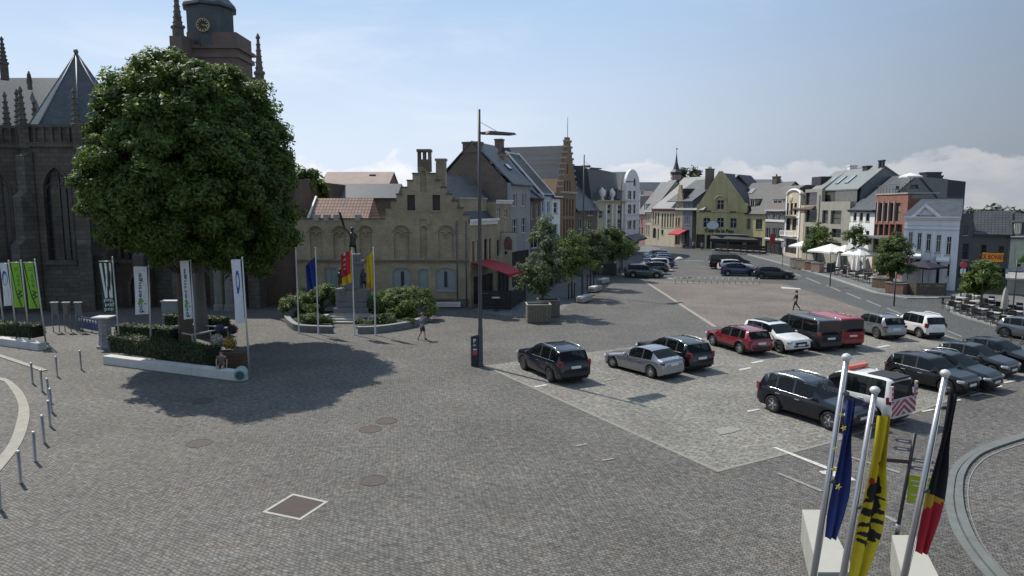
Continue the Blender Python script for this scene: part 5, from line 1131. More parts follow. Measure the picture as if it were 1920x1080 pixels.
g = G(720, 613); shrub('low leafy ground planting behind the right flower bed wall', [(0, 0, .46, 2.1, .5, .44)], g, LEAF_B, 130, .08, cr=.28)
# ------------------------------------------------------------------ vehicles (x forward, y left, z up; built nose at +x)
RUBBER = mat('tyre_rubber', (.016, .016, .017), .85, var=.2, vs=8)
PLAST = mat('black_plastic', (.02, .02, .022), .6, var=.15, vs=6)
ALLOY = mat('alloy_rim', (.42, .43, .44), .35, .7, .08, 5)
ALLOYD = mat('dark_alloy_rim', (.1, .1, .105), .4, .6, .1, 5)
STEELW = mat('steel_rim', (.3, .3, .31), .5, .4, .1, 5)
def car_glass():
    m, N, L, P = NT('car_glass'); P.inputs['Base Color'].default_value = (.012, .016, .018, 1); P.inputs['Roughness'].default_value = .04; P.inputs['Specular IOR Level'].default_value = .5
    t = N.new('ShaderNodeBsdfTransparent'); t.inputs[0].default_value = (.42, .5, .5, 1); x = N.new('ShaderNodeMixShader'); x.inputs[0].default_value = .5
    L.new(P.outputs[0], x.inputs[1]); L.new(t.outputs[0], x.inputs[2]); L.new(x.outputs[0], N['Material Output'].inputs[0]); return m
CGLASS = car_glass(); SEATM = mat('seat_fabric', (.035, .034, .035), .9)
CHROME = mat('chrome_trim', (.62, .62, .62), .18, 1., .05)
LAMPR = mat('tail_lamp_red', (.16, .008, .01), .25, coat=.4)
LAMPW = mat('headlamp_glass', (.5, .52, .54), .12, .3, .1, 8)
PLATE = mat('number_plate', (.68, .68, .66), .5, var=.05)
UNDER = mat('underbody', (.01, .01, .01), .9)
CT = dict(
 suv=dict(L=4.6, W=1.87, H=1.66, wb=2.72, fo=.92, r=.355, wr=.76, clad=1, sill=.27,
  top=[(0, .55), (.03, .74), (.1, .88), (.3, .97), (1.12, 1.07), (1.3, 1.11), (1.95, 1.52), (2.15, 1.6), (2.7, 1.655), (3.4, 1.645), (4.05, 1.58), (4.2, 1.54), (4.44, 1.14), (4.5, 1.04), (4.57, .8), (4.6, .52)],
  belt=[(0, .52), (.1, .8), (.3, .9), (1.2, .98), (4.3, 1.08), (4.5, .94), (4.6, .5)], ws=(1.3, 2.05), rg=(4.2, 4.46), sw=[(1.72, 2.6), (2.7, 3.48), (3.56, 4.02)], doors=[(1.42, 2.64), (2.64, 3.62)], cowl=1.25),
 hatch=dict(L=4.0, W=1.73, H=1.46, wb=2.52, fo=.8, r=.31, wr=.74, clad=0, sill=.2,
  top=[(0, .48), (.04, .64), (.12, .75), (.3, .83), (.95, .95), (1.1, .99), (1.8, 1.36), (2.0, 1.42), (2.45, 1.46), (3.05, 1.43), (3.5, 1.34), (3.62, 1.29), (3.86, .98), (3.95, .78), (4., .5)],
  belt=[(0, .46), (.12, .68), (.3, .78), (1.05, .88), (3.7, .99), (3.9, .85), (4., .46)], ws=(1.1, 1.9), rg=(3.62, 3.88), sw=[(1.5, 2.3), (2.38, 3.05), (3.12, 3.45)], doors=[(1.22, 2.34), (2.34, 3.15)], cowl=1.05),
 coupe=dict(L=4.28, W=1.75, H=1.41, wb=2.72, fo=.75, r=.315, wr=.72, clad=0, sill=.19,
  top=[(0, .44), (.05, .6), (.15, .7), (1.25, .89), (1.45, .93), (2.15, 1.32), (2.4, 1.385), (2.8, 1.41), (3.2, 1.38), (3.42, 1.32), (3.86, 1.03), (3.98, .99), (4.18, .96), (4.25, .8), (4.28, .45)],
  belt=[(0, .42), (.15, .62), (1.4, .84), (3.8, .92), (4.18, .88), (4.28, .42)], ws=(1.45, 2.25), rg=(3.42, 3.9), sw=[(1.95, 2.82), (2.9, 3.5)], doors=[(1.6, 2.92)], cowl=1.4),
 wagon=dict(L=4.66, W=1.8, H=1.49, wb=2.72, fo=.88, r=.32, wr=.74, clad=0, sill=.2,
  top=[(0, .48), (.04, .64), (.14, .74), (1.15, .93), (1.35, .97), (2.05, 1.38), (2.3, 1.45), (2.8, 1.49), (3.8, 1.46), (4.22, 1.4), (4.3, 1.36), (4.52, 1.02), (4.6, .82), (4.66, .48)],
  belt=[(0, .46), (.14, .66), (1.3, .87), (4.4, .98), (4.56, .86), (4.66, .46)], ws=(1.35, 2.15), rg=(4.3, 4.54), sw=[(1.8, 2.66), (2.74, 3.5), (3.58, 4.2)], doors=[(1.5, 2.7), (2.7, 3.6)], cowl=1.3),
 van=dict(L=5.1, W=1.93, H=1.92, wb=3.2, fo=.9, r=.34, wr=.87, clad=0, sill=.24,
  top=[(0, .55), (.03, .8), (.12, .98), (.35, 1.08), (.75, 1.19), (.85, 1.23), (1.55, 1.76), (1.75, 1.86), (2.2, 1.91), (4.7, 1.9), (4.9, 1.86), (4.96, 1.78), (5.06, 1.05), (5.09, .8), (5.1, .5)],
  belt=[(0, .5), (.12, .86), (.5, 1.0), (1., 1.08), (4.9, 1.14), (5.06, 1.0), (5.1, .48)], ws=(.86, 1.62), rg=(4.965, 5.06), sw=[(1.25, 2.05), (2.15, 3.4), (3.48, 4.82)], doors=[(.95, 2.1), (2.1, 3.4)], cowl=.82),
 mpv=dict(L=4.1, W=1.76, H=1.64, wb=2.54, fo=.82, r=.315, wr=.77, clad=0, sill=.21,
  top=[(0, .52), (.04, .7), (.12, .84), (.35, .94), (.75, 1.05), (.9, 1.1), (1.55, 1.52), (1.75, 1.58), (2.3, 1.64), (3.5, 1.62), (3.78, 1.56), (3.86, 1.5), (4.02, 1.08), (4.07, .86), (4.1, .48)],
  belt=[(0, .5), (.12, .74), (.35, .84), (.95, .95), (3.8, 1.04), (4.0, .94), (4.1, .46)], ws=(.9, 1.65), rg=(3.86, 4.03), sw=[(1.4, 2.12), (2.2, 3.0), (3.08, 3.66)], doors=[(1.1, 2.15), (2.15, 3.08)], cowl=.86),
 minivan=dict(L=4.35, W=1.83, H=1.84, wb=2.7, fo=.88, r=.32, wr=.84, clad=0, sill=.22,
  top=[(0, .52), (.04, .74), (.12, .9), (.4, 1.0), (.95, 1.1), (1.1, 1.15), (1.7, 1.64), (1.9, 1.74), (2.3, 1.82), (3.9, 1.83), (4.15, 1.78), (4.22, 1.7), (4.32, 1.06), (4.34, .85), (4.35, .48)],
  belt=[(0, .5), (.12, .78), (.4, .9), (1.1, 1.02), (4.15, 1.08), (4.3, .98), (4.35, .46)], ws=(1.1, 1.75), rg=(4.225, 4.32), sw=[(1.5, 2.25), (2.4, 3.25), (3.4, 4.05)], doors=[(1.25, 2.3), (2.3, 3.3)], cowl=1.06),
)
def wheel_meshes(r, wdt, rimm, spokes):
    t = MB(); t.lathe([(r*.62, -wdt/2), (r*.93, -wdt/2), (r, -wdt*.36), (r, wdt*.36), (r*.93, wdt/2), (r*.62, wdt/2), (r*.6, wdt*.3), (r*.6, -wdt*.3)], 20)
    g = MB(); g.lathe([(r*.63, wdt*.42), (r*.66, wdt*.51), (r*.6, wdt*.5), (r*.57, wdt*.24), (.01, wdt*.22)], 20)
    for k in range(spokes):
        M_ = Matrix.Rotation(2*PI*k/spokes, 4, 'Z'); g.add([M_ @ Vector(p) for p in ((r*.1, -r*.085, wdt*.44), (r*.61, -r*.06, wdt*.47), (r*.61, r*.06, wdt*.47), (r*.1, r*.085, wdt*.44), (r*.1, -r*.1, wdt*.26), (r*.61, -r*.08, wdt*.3), (r*.61, r*.08, wdt*.3), (r*.1, r*.1, wdt*.26))], [(0, 1, 2, 3), (0, 4, 5, 1), (2, 6, 7, 3), (1, 5, 6, 2), (0, 3, 7, 4)], 1)
    g.lathe([(r*.15, wdt*.3), (r*.14, wdt*.47), (.01, wdt*.48)], 10, mi=1)
    return t, g
def car(name, kind, label, px, which, head, colour, scale=(1, 1, 1), rim=None, spokes=5, group=None, rails=None, clad=None, darkglass=True, trim=False, boxes=None, steer=0., cat='car', panelglass=True, tall_lamps=True):
    K = CT[kind]; sx, sy, sz = scale; L = K['L']*sx; W_ = K['W']*sy; r = K['r']; fo = K['fo']*sx; wb = K['wb']*sx; H = K['H']*sz
    clad = K['clad'] if clad is None else clad
    T = np.array(K['top'])*[sx, sz]; BE = np.array(K['belt'])*[sx, sz]
    def top(s): return float(np.interp(s, T[:, 0], T[:, 1]))
    def belt(s): return float(np.interp(s, BE[:, 0], BE[:, 1]))
    Hm = T[:, 1].max(); hw = W_/2
    def wid(s): return hw*float(np.interp(s, [0, .06, .18, .45, .9, L*.5, L-.7, L-.25, L-.07, L], [.74, .84, .915, .965, .99, 1, .99, .96, .91, .83]))
    sill = K['sill']; Ra = r+.065; wc = (fo, fo+wb); S = set(np.linspace(0, L, 30)); S |= {0, .03, .08, .16}
    for t in T[:, 0]: S.add(t)
    for a, b in K['sw']: S |= {a*sx, b*sx}
    for a in K['ws']+K['rg']: S.add(a*sx)
    for a, b in K['doors']: S |= {a*sx, b*sx}
    for c in wc:
        S = {s for s in S if abs(s-c) > Ra+.03}
        for q in (1.0, .985, .92, .8, .62, .4, .2, 0): S |= {c-Ra*q, c+Ra*q}
    S = sorted(S); S2 = [S[0]]
    for s in S[1:]:
        if s-S2[-1] > .006: S2.append(s)
    S = S2; rows = []
    cab = belt(K['ws'][1]*sx)
    def zbot(s):
        z = sill+.1*max(0, 1-s/.35)+.12*max(0, 1-(L-s)/.3)
        for c in wc:
            d = abs(s-c)
            if d < Ra*.999: z = max(z, r+math.sqrt(max(Ra*Ra-d*d, 0))*.98)
        return z
    for s in S:
        zt = top(s); zb = zbot(s); zl = min(belt(s), zt-.015); w = wid(s); fr = max(0, min(1, (zt-zl)/(Hm-cab))); wr = hw*K['wr']
        zb = min(zb, zl-.1); zm = max(zb+.03, zl*.66); z1 = max(zb+.015, zb+(zm-zb)*.45); z3 = max(zm+.02, zl-.07)
        y5 = w*.9*(1-fr)+wr*fr
        rows.append([(w*.93, zb), (w*.985, z1), (w, zm), (w*.988, z3), (w*.955, zl), (y5, zl+(zt-zl)*.93), (y5*.9, zl+(zt-zl)*.985), (y5*.5, zt), (0, zt+.008)])
    X = lambda s: L/2-s
    buck = {}
    def put(key, quad):
        b = buck.setdefault(key, MB()); b.add(quad, [tuple(range(len(quad)))], 0, True)
    for i in range(len(S)-1):
        sm = (S[i]+S[i+1])/2
        for k in range(8):
            key = 'body'
            isw = any(a*sx <= sm <= b*sx for a, b in K['sw'])
            if k == 4 and isw and panelglass: key = 'side_window'
            elif k >= 5 and K['ws'][0]*sx <= sm <= K['ws'][1]*sx: key = 'windscreen'
            elif k >= 5 and K['rg'][0]*sx <= sm <= K['rg'][1]*sx: key = 'rear_window'
            elif k == 4 and K['ws'][0]*sx <= sm < K['sw'][0][0]*sx-.12: key = 'body'
            elif k >= 5 and .1 < sm < K['cowl']*sx: key = 'bonnet'
            elif k == 0 and clad and r < 9: key = 'cladding'
            elif k in (1, 2, 3):
                for n, (a, b) in enumerate(K['doors']):
                    if a*sx < sm < b*sx: key = 'door%d' % n
            if key == 'body' and K['rg'][0]*sx < sm and k < 8 and sm > L-.25 and k in (2, 3): key = 'body'
            for sg in (1, -1):
                kk = key+('L' if sg > 0 else 'R') if key.startswith('door') or key == 'side_window' else key
                if key == 'body' and k == 4 and K['sw'][0][0]*sx < sm < K['sw'][-1][1]*sx and panelglass: kk = 'pillar'
                put(kk, [(X(S[i]), sg*rows[i][k][0], rows[i][k][1]), (X(S[i+1]), sg*rows[i+1][k][0], rows[i+1][k][1]), (X(S[i+1]), sg*rows[i+1][k+1][0], rows[i+1][k+1][1]), (X(S[i]), sg*rows[i][k+1][0], rows[i][k+1][1])])
    for i in (0, len(S)-1):                                       # nose and tail faces
        for k in range(8):
            a, b = rows[i][k], rows[i][k+1]; x = X(S[i])
            put('body', [(x, a[0], a[1]), (x, -a[0], a[1]), (x, -b[0], b[1]), (x, b[0], b[1])])
    root = empty(name, (0, 0, 0), RAD(head), label, cat, group)
    body = buck.pop('body').build('body', colour, root)
    for key, b in buck.items():
        if key.startswith('side'): b.build('side_window', CGLASS, root)
        elif key.startswith('door'):
            d = b.build('door', colour, root); n = int(key[4]); a0, a1 = K['doors'][n]; s = a1*sx-.22; sg = 1 if key[5] == 'L' else -1
            MB().bbox(X(s)-.11, X(s)+.11, sg*(wid(s)*.985)-.03, sg*(wid(s)*.985)+.03, belt(s)-.17, belt(s)-.135, .01).build('handle', colour if not trim else CHROME, d)
        elif key in ('windscreen', 'rear_window'): b.build(key, CGLASS, root)
        elif key == 'bonnet': b.build('bonnet', colour, root)
        elif key == 'pillar': b.build('pillar', PLAST, root)
        elif key == 'cladding': b.build('cladding', PLAST, root)
    MB().bbox(X(L-.12), X(.12), -hw*.86, hw*.86, sill-.05, sill+.32, .05).build('underbody', UNDER, root)
    for c in wc:
        MB().bbox(X(c)-Ra+.0, X(c)+Ra-.0, -hw*.8, hw*.8, sill, r+Ra*.9, .03).build('wheel_well', UNDER, root)
        for sg in (1, -1):
            t, g = wheel_meshes(r, .22, None, spokes)
            Mw = Matrix.Translation((X(c), sg*(hw*.985-.11), r)) @ Matrix.Rotation(RAD(steer) if c == fo else 0, 4, 'Z') @ Matrix.Rotation(-sg*PI/2, 4, 'X')
            wo = t.build('wheel', RUBBER, root); wo.data.transform(Mw); go = g.build('rim', [ALLOYD if spokes else STEELW, rim or ALLOY], wo); go.data.transform(Mw)
            if clad:
                m = MB(); m.path([(X(c)+(Ra+.02)*math.cos(q), sg*(wid(c)*.995), r+(Ra+.02)*math.sin(q)) for q in [PI*(.0+k/10) for k in range(11)]], .045, 6); m.build('wheel_arch', PLAST, root)
    # lamps, grille, plates, mirrors
    zf = top(.1); zfr = belt(.12)
    for sg in (1, -1):
        Mh = Matrix.Translation((X(.17), sg*wid(.17)*.80, zf-.1)) @ Matrix.Rotation(-sg*RAD(30), 4, 'Z')
        MB().bbox(-.2, .12, -.2, .2, -.065, .06, .05, M=Mh).build('headlight', LAMPW, root)
        s = L-.1; hz = .3 if (tall_lamps and H > 1.5) else .12; zz = belt(L-.35)-.08 if H > 1.5 else belt(L-.3)-.1
        Mt = Matrix.Translation((X(s), sg*(wid(s)-.1), zz)) @ Matrix.Rotation(sg*RAD(22), 4, 'Z')
        MB().bbox(-.075, .16, -.1, .085, -hz/2, hz/2, .03, M=Mt).build('tail_light', LAMPR, root)
        s = K['sw'][0][0]*sx-.12
        m = MB(); m.ball((X(s), sg*(wid(s)+.12), belt(s)+.1), .1, 8, sx=.75, sy=1.15, sz=.72); m.tube((X(s)-.03, sg*wid(s)*.95, belt(s)+.02), (X(s), sg*(wid(s)+.06), belt(s)+.07), .03, n=6); m.build('mirror', colour, root)
    MB().bbox(X(.12), X(-.012), -hw*.5, hw*.5, zf-.28, zf-.12, .04).build('grille', PLAST, root)
    MB().bbox(X(.14), X(-.006), -hw*.66, hw*.66, sill+.14, sill+.3, .04).build('bumper', PLAST, root)
    MB().bbox(X(L-.12), X(L+.012)-.0, -hw*.72, hw*.72, sill+.1, sill+.3, .04).build('bumper', PLAST if H > 1.5 else colour, root) if False else MB().bbox(X(L+.014), X(L-.15), -hw*.74, hw*.74, sill+.09, sill+.27, .04).build('bumper', PLAST if clad else colour, root)
    zp = .82*sz if H > 1.5 else .72; MB().bbox(X(L+.022), X(L-.09), -.26, .26, zp-.055, zp+.055, .01).build('number_plate', PLATE, root)
    MB().bbox(X(.06), X(-.02), -.26, .26, zf-.34, zf-.23, .01).build('number_plate', PLATE, root)
    if px[1] > 560 and panelglass:
        for s in (K['sw'][0][1]*sx-.25, K['sw'][1 if len(K['sw']) > 1 else 0][1]*sx-.15):
            for sg in (1, -1): MB().bbox(X(s)-.1, X(s)+.08, sg*hw*.42-.24, sg*hw*.42+.24, sill+.3, belt(s)+.12, .05).bbox(X(s)-.06, X(s)+.06, sg*hw*.42-.12, sg*hw*.42+.12, belt(s)+.14, belt(s)+.32, .04).build('seat', SEATM, root)
        MB().bbox(X(K['ws'][0]*sx+.55), X(K['ws'][0]*sx+.1), -hw*.8, hw*.8, belt(1.3)-.25, belt(1.3)-.03, .04).build('dashboard', PLAST, root)
    if rails is not None:
        a, b = K['ws'][1]*sx+.15, K['sw'][-1][1]*sx-.05
        for sg in (1, -1):
            m = MB(); n = 8
            def ry(s):
                zt = top(s); zl = belt(s); fr = (zt-zl)/(Hm-cab); return wid(s)*.9*(1-min(fr, 1))+hw*K['wr']*min(fr, 1)
            m.path([(X(a+(b-a)*k/n), sg*ry(a+(b-a)*k/n)*.93, top(a+(b-a)*k/n)+(.035 if 0 < k < n else -.02)) for k in range(n+1)], .022, 6); m.build('roof_rail', rails, root)
    if trim:
        for sg in (1, -1):
            a, b = K['sw'][0][0]*sx, K['sw'][-1][1]*sx; m = MB(); n = 10
            m.path([(X(a+(b-a)*k/n), sg*wid(a+(b-a)*k/n)*.965, belt(a+(b-a)*k/n)+.012) for k in range(n+1)], .014, 5); m.build('window_trim', CHROME, root)
    P = G(*px); lx = {'f': X(fo), 'r': X(fo+wb)}[which[0]]; ly = hw*.88*(1 if which[1] == 'l' else -1)
    c_, s_ = math.cos(RAD(head)), math.sin(RAD(head)); zg = .005 if px[1] > 545 else .013
    root.location = (P.x-(c_*lx-s_*ly), P.y-(s_*lx+c_*ly), zg)
    root['_dims'] = '%s' % kind; del root['_dims']
    return root, dict(L=L, W=W_, H=Hm, X=X, top=top, belt=belt, wid=wid, hw=hw, sill=sill)
NAVY = paint('navy_paint', (.008, .01, .018), .0, .22, .4); BLACKP = paint('black_paint', (.005, .0055, .007), .0, .22, .4); SILV = paint('silver_paint', (.3, .31, .335), .75, .32); REDP = paint('red_paint', (.2, .012, .022), .2, .3); WHITEP = paint('white_car_paint', (.66, .66, .65), 0, .3)
GREYD = paint('dark_grey_paint', (.022, .025, .028), .2, .3, .6); GREYS = paint('grey_silver_paint', (.2, .22, .235), .7, .33); GREENP = paint('grey_green_paint', (.045, .075, .078), .4, .32); MAROON = paint('maroon_paint', (.035, .018, .024), .3, .3); BLUEP2 = paint('blue_paint', (.02, .08, .3), .4, .3); LBLUE = paint('light_blue_paint', (.3, .37, .46), .5, .32); REDV = paint('red_van_paint', (.3, .016, .02), 0, .35); DBLUE = paint('dark_blue_paint', (.025, .042, .105), .4, .3)
FR1 = 'cars parked in the front row of the lot'; FR2 = 'cars parked in the second row of the lot'; FR3 = 'cars parked on the far lot'
car('parked_car', 'suv', 'dark navy SUV with roof rails and bright red tall tail lights, nearest the lamp post', (1033, 716), 'rl', 117, NAVY, (1, 1, 1), ALLOYD, 5, FR1, CHROME, clad=0, trim=True)
car('parked_car', 'coupe', 'silver three door coupe with wheels turned, second car from the lamp post', (1221, 709), 'rl', 126, SILV, (.98, 1, 1), ALLOY, 8, FR1, steer=14)
car('parked_car', 'suv', 'black SUV half hidden behind the silver coupe', (1315, 689), 'rr', 117, BLACKP, (.98, .97, .93), ALLOY, 6, FR1, CHROME, clad=0, trim=True)
car('parked_car', 'suv', 'dark red crossover with black cladding and black roof rails', (1388, 664), 'rl', 110, REDP, (.92, .93, .88), ALLOY, 5, FR1, PLAST)
a, D = car('parked_car', 'suv', 'white SUV with black sunroof parked nose towards the square', (1462, 662), 'fr', -68, WHITEP, (.9, .94, .95), ALLOYD, 5, FR1, clad=0)
m = MB(); m.prism([(D['X'](2.25), -.45), (D['X'](3.4), -.45), (D['X'](3.4), .45), (D['X'](2.25), .45)], 'z', 1.62, D['H']+.014); m.build('sunroof', CGLASS, a)
car('parked_van', 'van', 'dark grey passenger van with tinted side windows and silver roof edges', (1516, 656), 'rl', 105, GREYD, (.92, .92, .97), ALLOY, 5, FR1, CHROME, cat='van')
car('parked_van', 'van', 'red panel van without side windows behind the dark grey van', (1600, 648), 'rr', 103, REDV, (.9, .92, .97), STEELW, 6, FR1, panelglass=False, cat='van')
car('parked_car', 'suv', 'grey silver crossover beside the small white minivan', (1644, 635), 'rl', 98, GREYS, (.88, .87, .9), ALLOYD, 5, FR1, CHROME, clad=0, trim=True)
car('parked_car', 'mpv', 'small tall white minivan with black bumper strips and white roof rails, last in its row', (1724, 634), 'rl', 96, WHITEP, (.87, .86, .93), ALLOY, 5, FR1, WHITEP, clad=1)
car('parked_car', 'suv', 'dark navy SUV with silver five spoke wheels, nearest the flagpoles', (1555, 806), 'fr', -60, NAVY, (.94, .95, .97), ALLOY, 5, FR2, CHROME, clad=0, trim=True)
a, D = car('service_van', 'minivan', 'white service van with red and white rear chevrons and orange light bar', (1677, 781), 'rr', 121, WHITEP, (.94, .95, 1), STEELW, 6, None, cat='van')
X = D['X']; L_ = D['L']; LBX = X(2.15)
m = MB(); m.bbox(LBX-.14, LBX+.14, -.6, .6, D['H']+.03, D['H']+.16, .05); m.box(LBX-.1, LBX+.1, -.45, -.35, D['H']-.05, D['H']+.05); m.box(LBX-.1, LBX+.1, .35, .45, D['H']-.05, D['H']+.05); m.build('light_bar', mat('orange_light_bar', (.6, .08, .02), .3, coat=.5), a)
MB().prism([(X(4.0), -.5), (X(2.9), -.5), (X(2.9), .5), (X(4.0), .5)], 'z', D['H']-.06, D['H']+.022).build('roof_panel', PLAST, a)
m = MB(); m2 = MB(); xx = X(L_)-.035
m.box(xx, xx+.03, -.82, .82, .42, 1.03); 
for k in range(-6, 7):
    for sg in (1, -1):
        y0 = abs(k)*.0; c = k*.26
        if k < 0: continue
        pts = [(sg*(.0+0), .42+c-.2), (sg*.82, .42+c-.2-.82*.0+.5), (sg*.82, .42+c-.07+.5), (0, .42+c-.07)]
        pts = [(p[0], p[1]-.5) for p in pts]
        cl = []                                                     # clip to the panel
        def clip(poly, f, lim, hi):
            o = []
            for i in range(len(poly)):
                p, q = poly[i], poly[(i+1) % len(poly)]; pi = (p[1] <= lim) if hi else (p[1] >= lim); qi = (q[1] <= lim) if hi else (q[1] >= lim)
                if pi: o.append(p)
                if pi != qi: t = (lim-p[1])/(q[1]-p[1]); o.append((p[0]+(q[0]-p[0])*t, lim))
            return o
        pts = [(p[0], (p[1] if abs(p[0]) < .01 else p[1]-.0)) for p in pts]
        pts = [(0, .42+c), (sg*.82, .42+c-.55), (sg*.82, .42+c-.42), (0, .42+c+.13)]
        pl = clip(clip(pts, 1, .43, False), 1, 1.02, True) if True else pts
        if len(pl) >= 3: m2.prism(pl, 'x', xx-.006, xx-.001)
m.build('chevron_panel', mat('chevron_white', (.55, .5, .5), .5), a); m2.build('chevron_stripes', mat('chevron_red', (.33, .03, .05), .5), a)
m = MB(); m2 = MB()
for sg in (1, -1): m.box(xx-.0, xx+.09, sg*.83-.06, sg*.83+.06, 1.03, 1.62); 
for k in range(3):
    for sg in (1, -1): m2.box(xx-.012, xx-.002, sg*.83-.065, sg*.83+.065, 1.08+.2*k, 1.17+.2*k)
m.build('rear_pillar', _M['chevron_white'], a); m2.build('pillar_stripes', _M['chevron_red'], a)
car('parked_car', 'suv', 'dark SUV with coupe roofline and silver lower door strip, behind the right flagpole', (1773, 740), 'fr', -61, BLACKP, (.8, .88, .9), ALLOY, 5, FR2, None, clad=0, trim=True)
car('parked_car', 'hatch', 'dark green grey hatchback with roof bars, second after the coupe roofed SUV', (1848, 724), 'fl', -57, paint('dark_petrol_paint', (.007, .013, .013), 0, .28, .5), (.93, .92, 1.02), ALLOY, 5, FR2, CHROME)
car('parked_car', 'hatch', 'dark grey small hatchback with bright shoulder line, third in its row', (1858, 707), 'fr', -59, GREYD, (.88, .9, .96), ALLOYD, 5, FR2, None, trim=True)
car('parked_car', 'hatch', 'black hatchback with silver wheels at the end of the row near the frame edge', (1903, 697), 'fr', -59, BLACKP, (.9, .9, .98), ALLOY, 5, FR2, None, trim=True)
car('driving_car', 'hatch', 'grey car at the right edge of the road beside the terrace', (1884, 633), 'rr', -54, GREYS, (.88, .88, .94), ALLOYD, 5, None)
car('parked_car', 'wagon', 'grey green estate car nearest on the far lot, facing right', (1187, 521), 'rr', -10, GREENP, (1, 1, 1.05), ALLOY, 5, FR3, CHROME)
for i, (kind, lab, px, col, sc, tr) in enumerate((('suv', 'maroon car directly behind the grey green estate car', (1240, 514.5), MAROON, (.92, .95, .9), 1), ('mpv', 'white car mostly hidden behind the maroon car on the far lot', (1246, 509), WHITEP, (1, 1, 1), 0), ('wagon', 'dark navy car in the far lot row with pale roof edge, before the blue ones', (1250, 503), DBLUE, (1, 1, 1), 1),
      ('suv', 'dark grey blue car directly in front of the bright blue car', (1251, 498), paint('slate_blue_paint', (.06, .08, .13), .4, .3), (.97, .97, .93), 1), ('hatch', 'bright blue car near the end of the far lot row', (1252, 492.5), BLUEP2, (1.05, 1, 1.05), 0), ('mpv', 'light blue car farthest in the far lot row', (1246, 487.5), LBLUE, (1, 1, .95), 0))):
    car('parked_car', kind, lab, px, 'rl', 174, col, sc, ALLOY, 5, FR3, CHROME if tr else None, clad=0, trim=bool(tr))
car('parked_van', 'van', 'black delivery van standing behind the white and dark blue cars', (1346, 504.5), 'rr', -8, BLACKP, (1.05, 1, 1.04), STEELW, 6, FR3, cat='van')
car('parked_car', 'suv', 'white crossover between the black van and the dark blue car', (1361, 510), 'rr', -9, WHITEP, (.97, .97, .95), ALLOYD, 5, FR3, clad=0)
car('parked_car', 'hatch', 'dark blue car in front of the white crossover, facing right', (1364, 517.5), 'rr', -8, DBLUE, (1.14, 1.03, 1.08), ALLOY, 5, FR3)
car('parked_car', 'hatch', 'dark grey car standing alone at the road side beyond the red paving', (1427, 523), 'rr', -16, GREYD, (1.1, 1.02, 1.0), ALLOYD, 5, FR3)
# ------------------------------------------------------------------ people
SKIN = mat('skin', (.42, .27, .2), .6, var=.06)
def tube_body(chains, m, name, parent, sub=1):
    """one continuous skinned surface from joint chains: chains = [[(x,y,z,r), ...], ...]; shared joints weld"""
    V = []; R = []; Ed = []
    def vid(p):
        for i, q in enumerate(V):
            if (Vector(q)-Vector(p[:3])).length < 1e-4: return i
        V.append(p[:3]); R.append(p[3]); return len(V)-1
    for ch in chains:
        prev = None
        for p in ch:
            i = vid(p)
            if prev is not None and prev != i: Ed.append((prev, i))
            prev = i
    me = bpy.data.meshes.new(name); me.from_pydata(V, Ed, []); o = bpy.data.objects.new(name, me); COL.objects.link(o)
    md = o.modifiers.new('skin', 'SKIN'); md.use_smooth_shade = True
    for i, r in enumerate(R): me.skin_vertices[0].data[i].radius = (r, r)
    me.skin_vertices[0].data[0].use_root = True
    ss = o.modifiers.new('sub', 'SUBSURF'); ss.levels = sub; ss.render_levels = sub
    dg = bpy.context.evaluated_depsgraph_get(); dg.update()
    m2 = bpy.data.meshes.new_from_object(o.evaluated_get(dg)); bpy.data.objects.remove(o)
    m2.name = name; m2.materials.clear(); m2.materials.append(m)
    for p in m2.polygons: p.use_smooth = True
    ob = bpy.data.objects.new(name, m2); COL.objects.link(ob); ob.parent = parent; return ob
def hand(elbow, wrist, grip=.3, s=1.):
    """palm, four unequal bent fingers and a thumb as one small mesh"""
    e, w = Vector(elbow), Vector(wrist); d = (w-e).normalized(); a = d.orthogonal().normalized(); b = d.cross(a); m = MB()
    m.path([w-d*.02*s, w+d*.03*s, w+d*.085*s], [.024*s, .036*s, .034*s], 8)
    for k, ln in enumerate((.062, .074, .07, .055)):
        p = w+d*.08*s+a*((k-1.5)*.019*s); q = p+d*ln*.5*s+b*grip*.012*s; r = q+(d*(1-grip)+b*grip).normalized()*ln*.5*s; m.path([p, q, r], [.0095*s, .009*s, .007*s], 6)
    p = w+d*.03*s-a*.032*s; m.path([p, p+d*.03*s-a*.025*s, p+d*.06*s-a*.03*s+b*.01*s], [.011*s, .01*s, .008*s], 6)
    return m
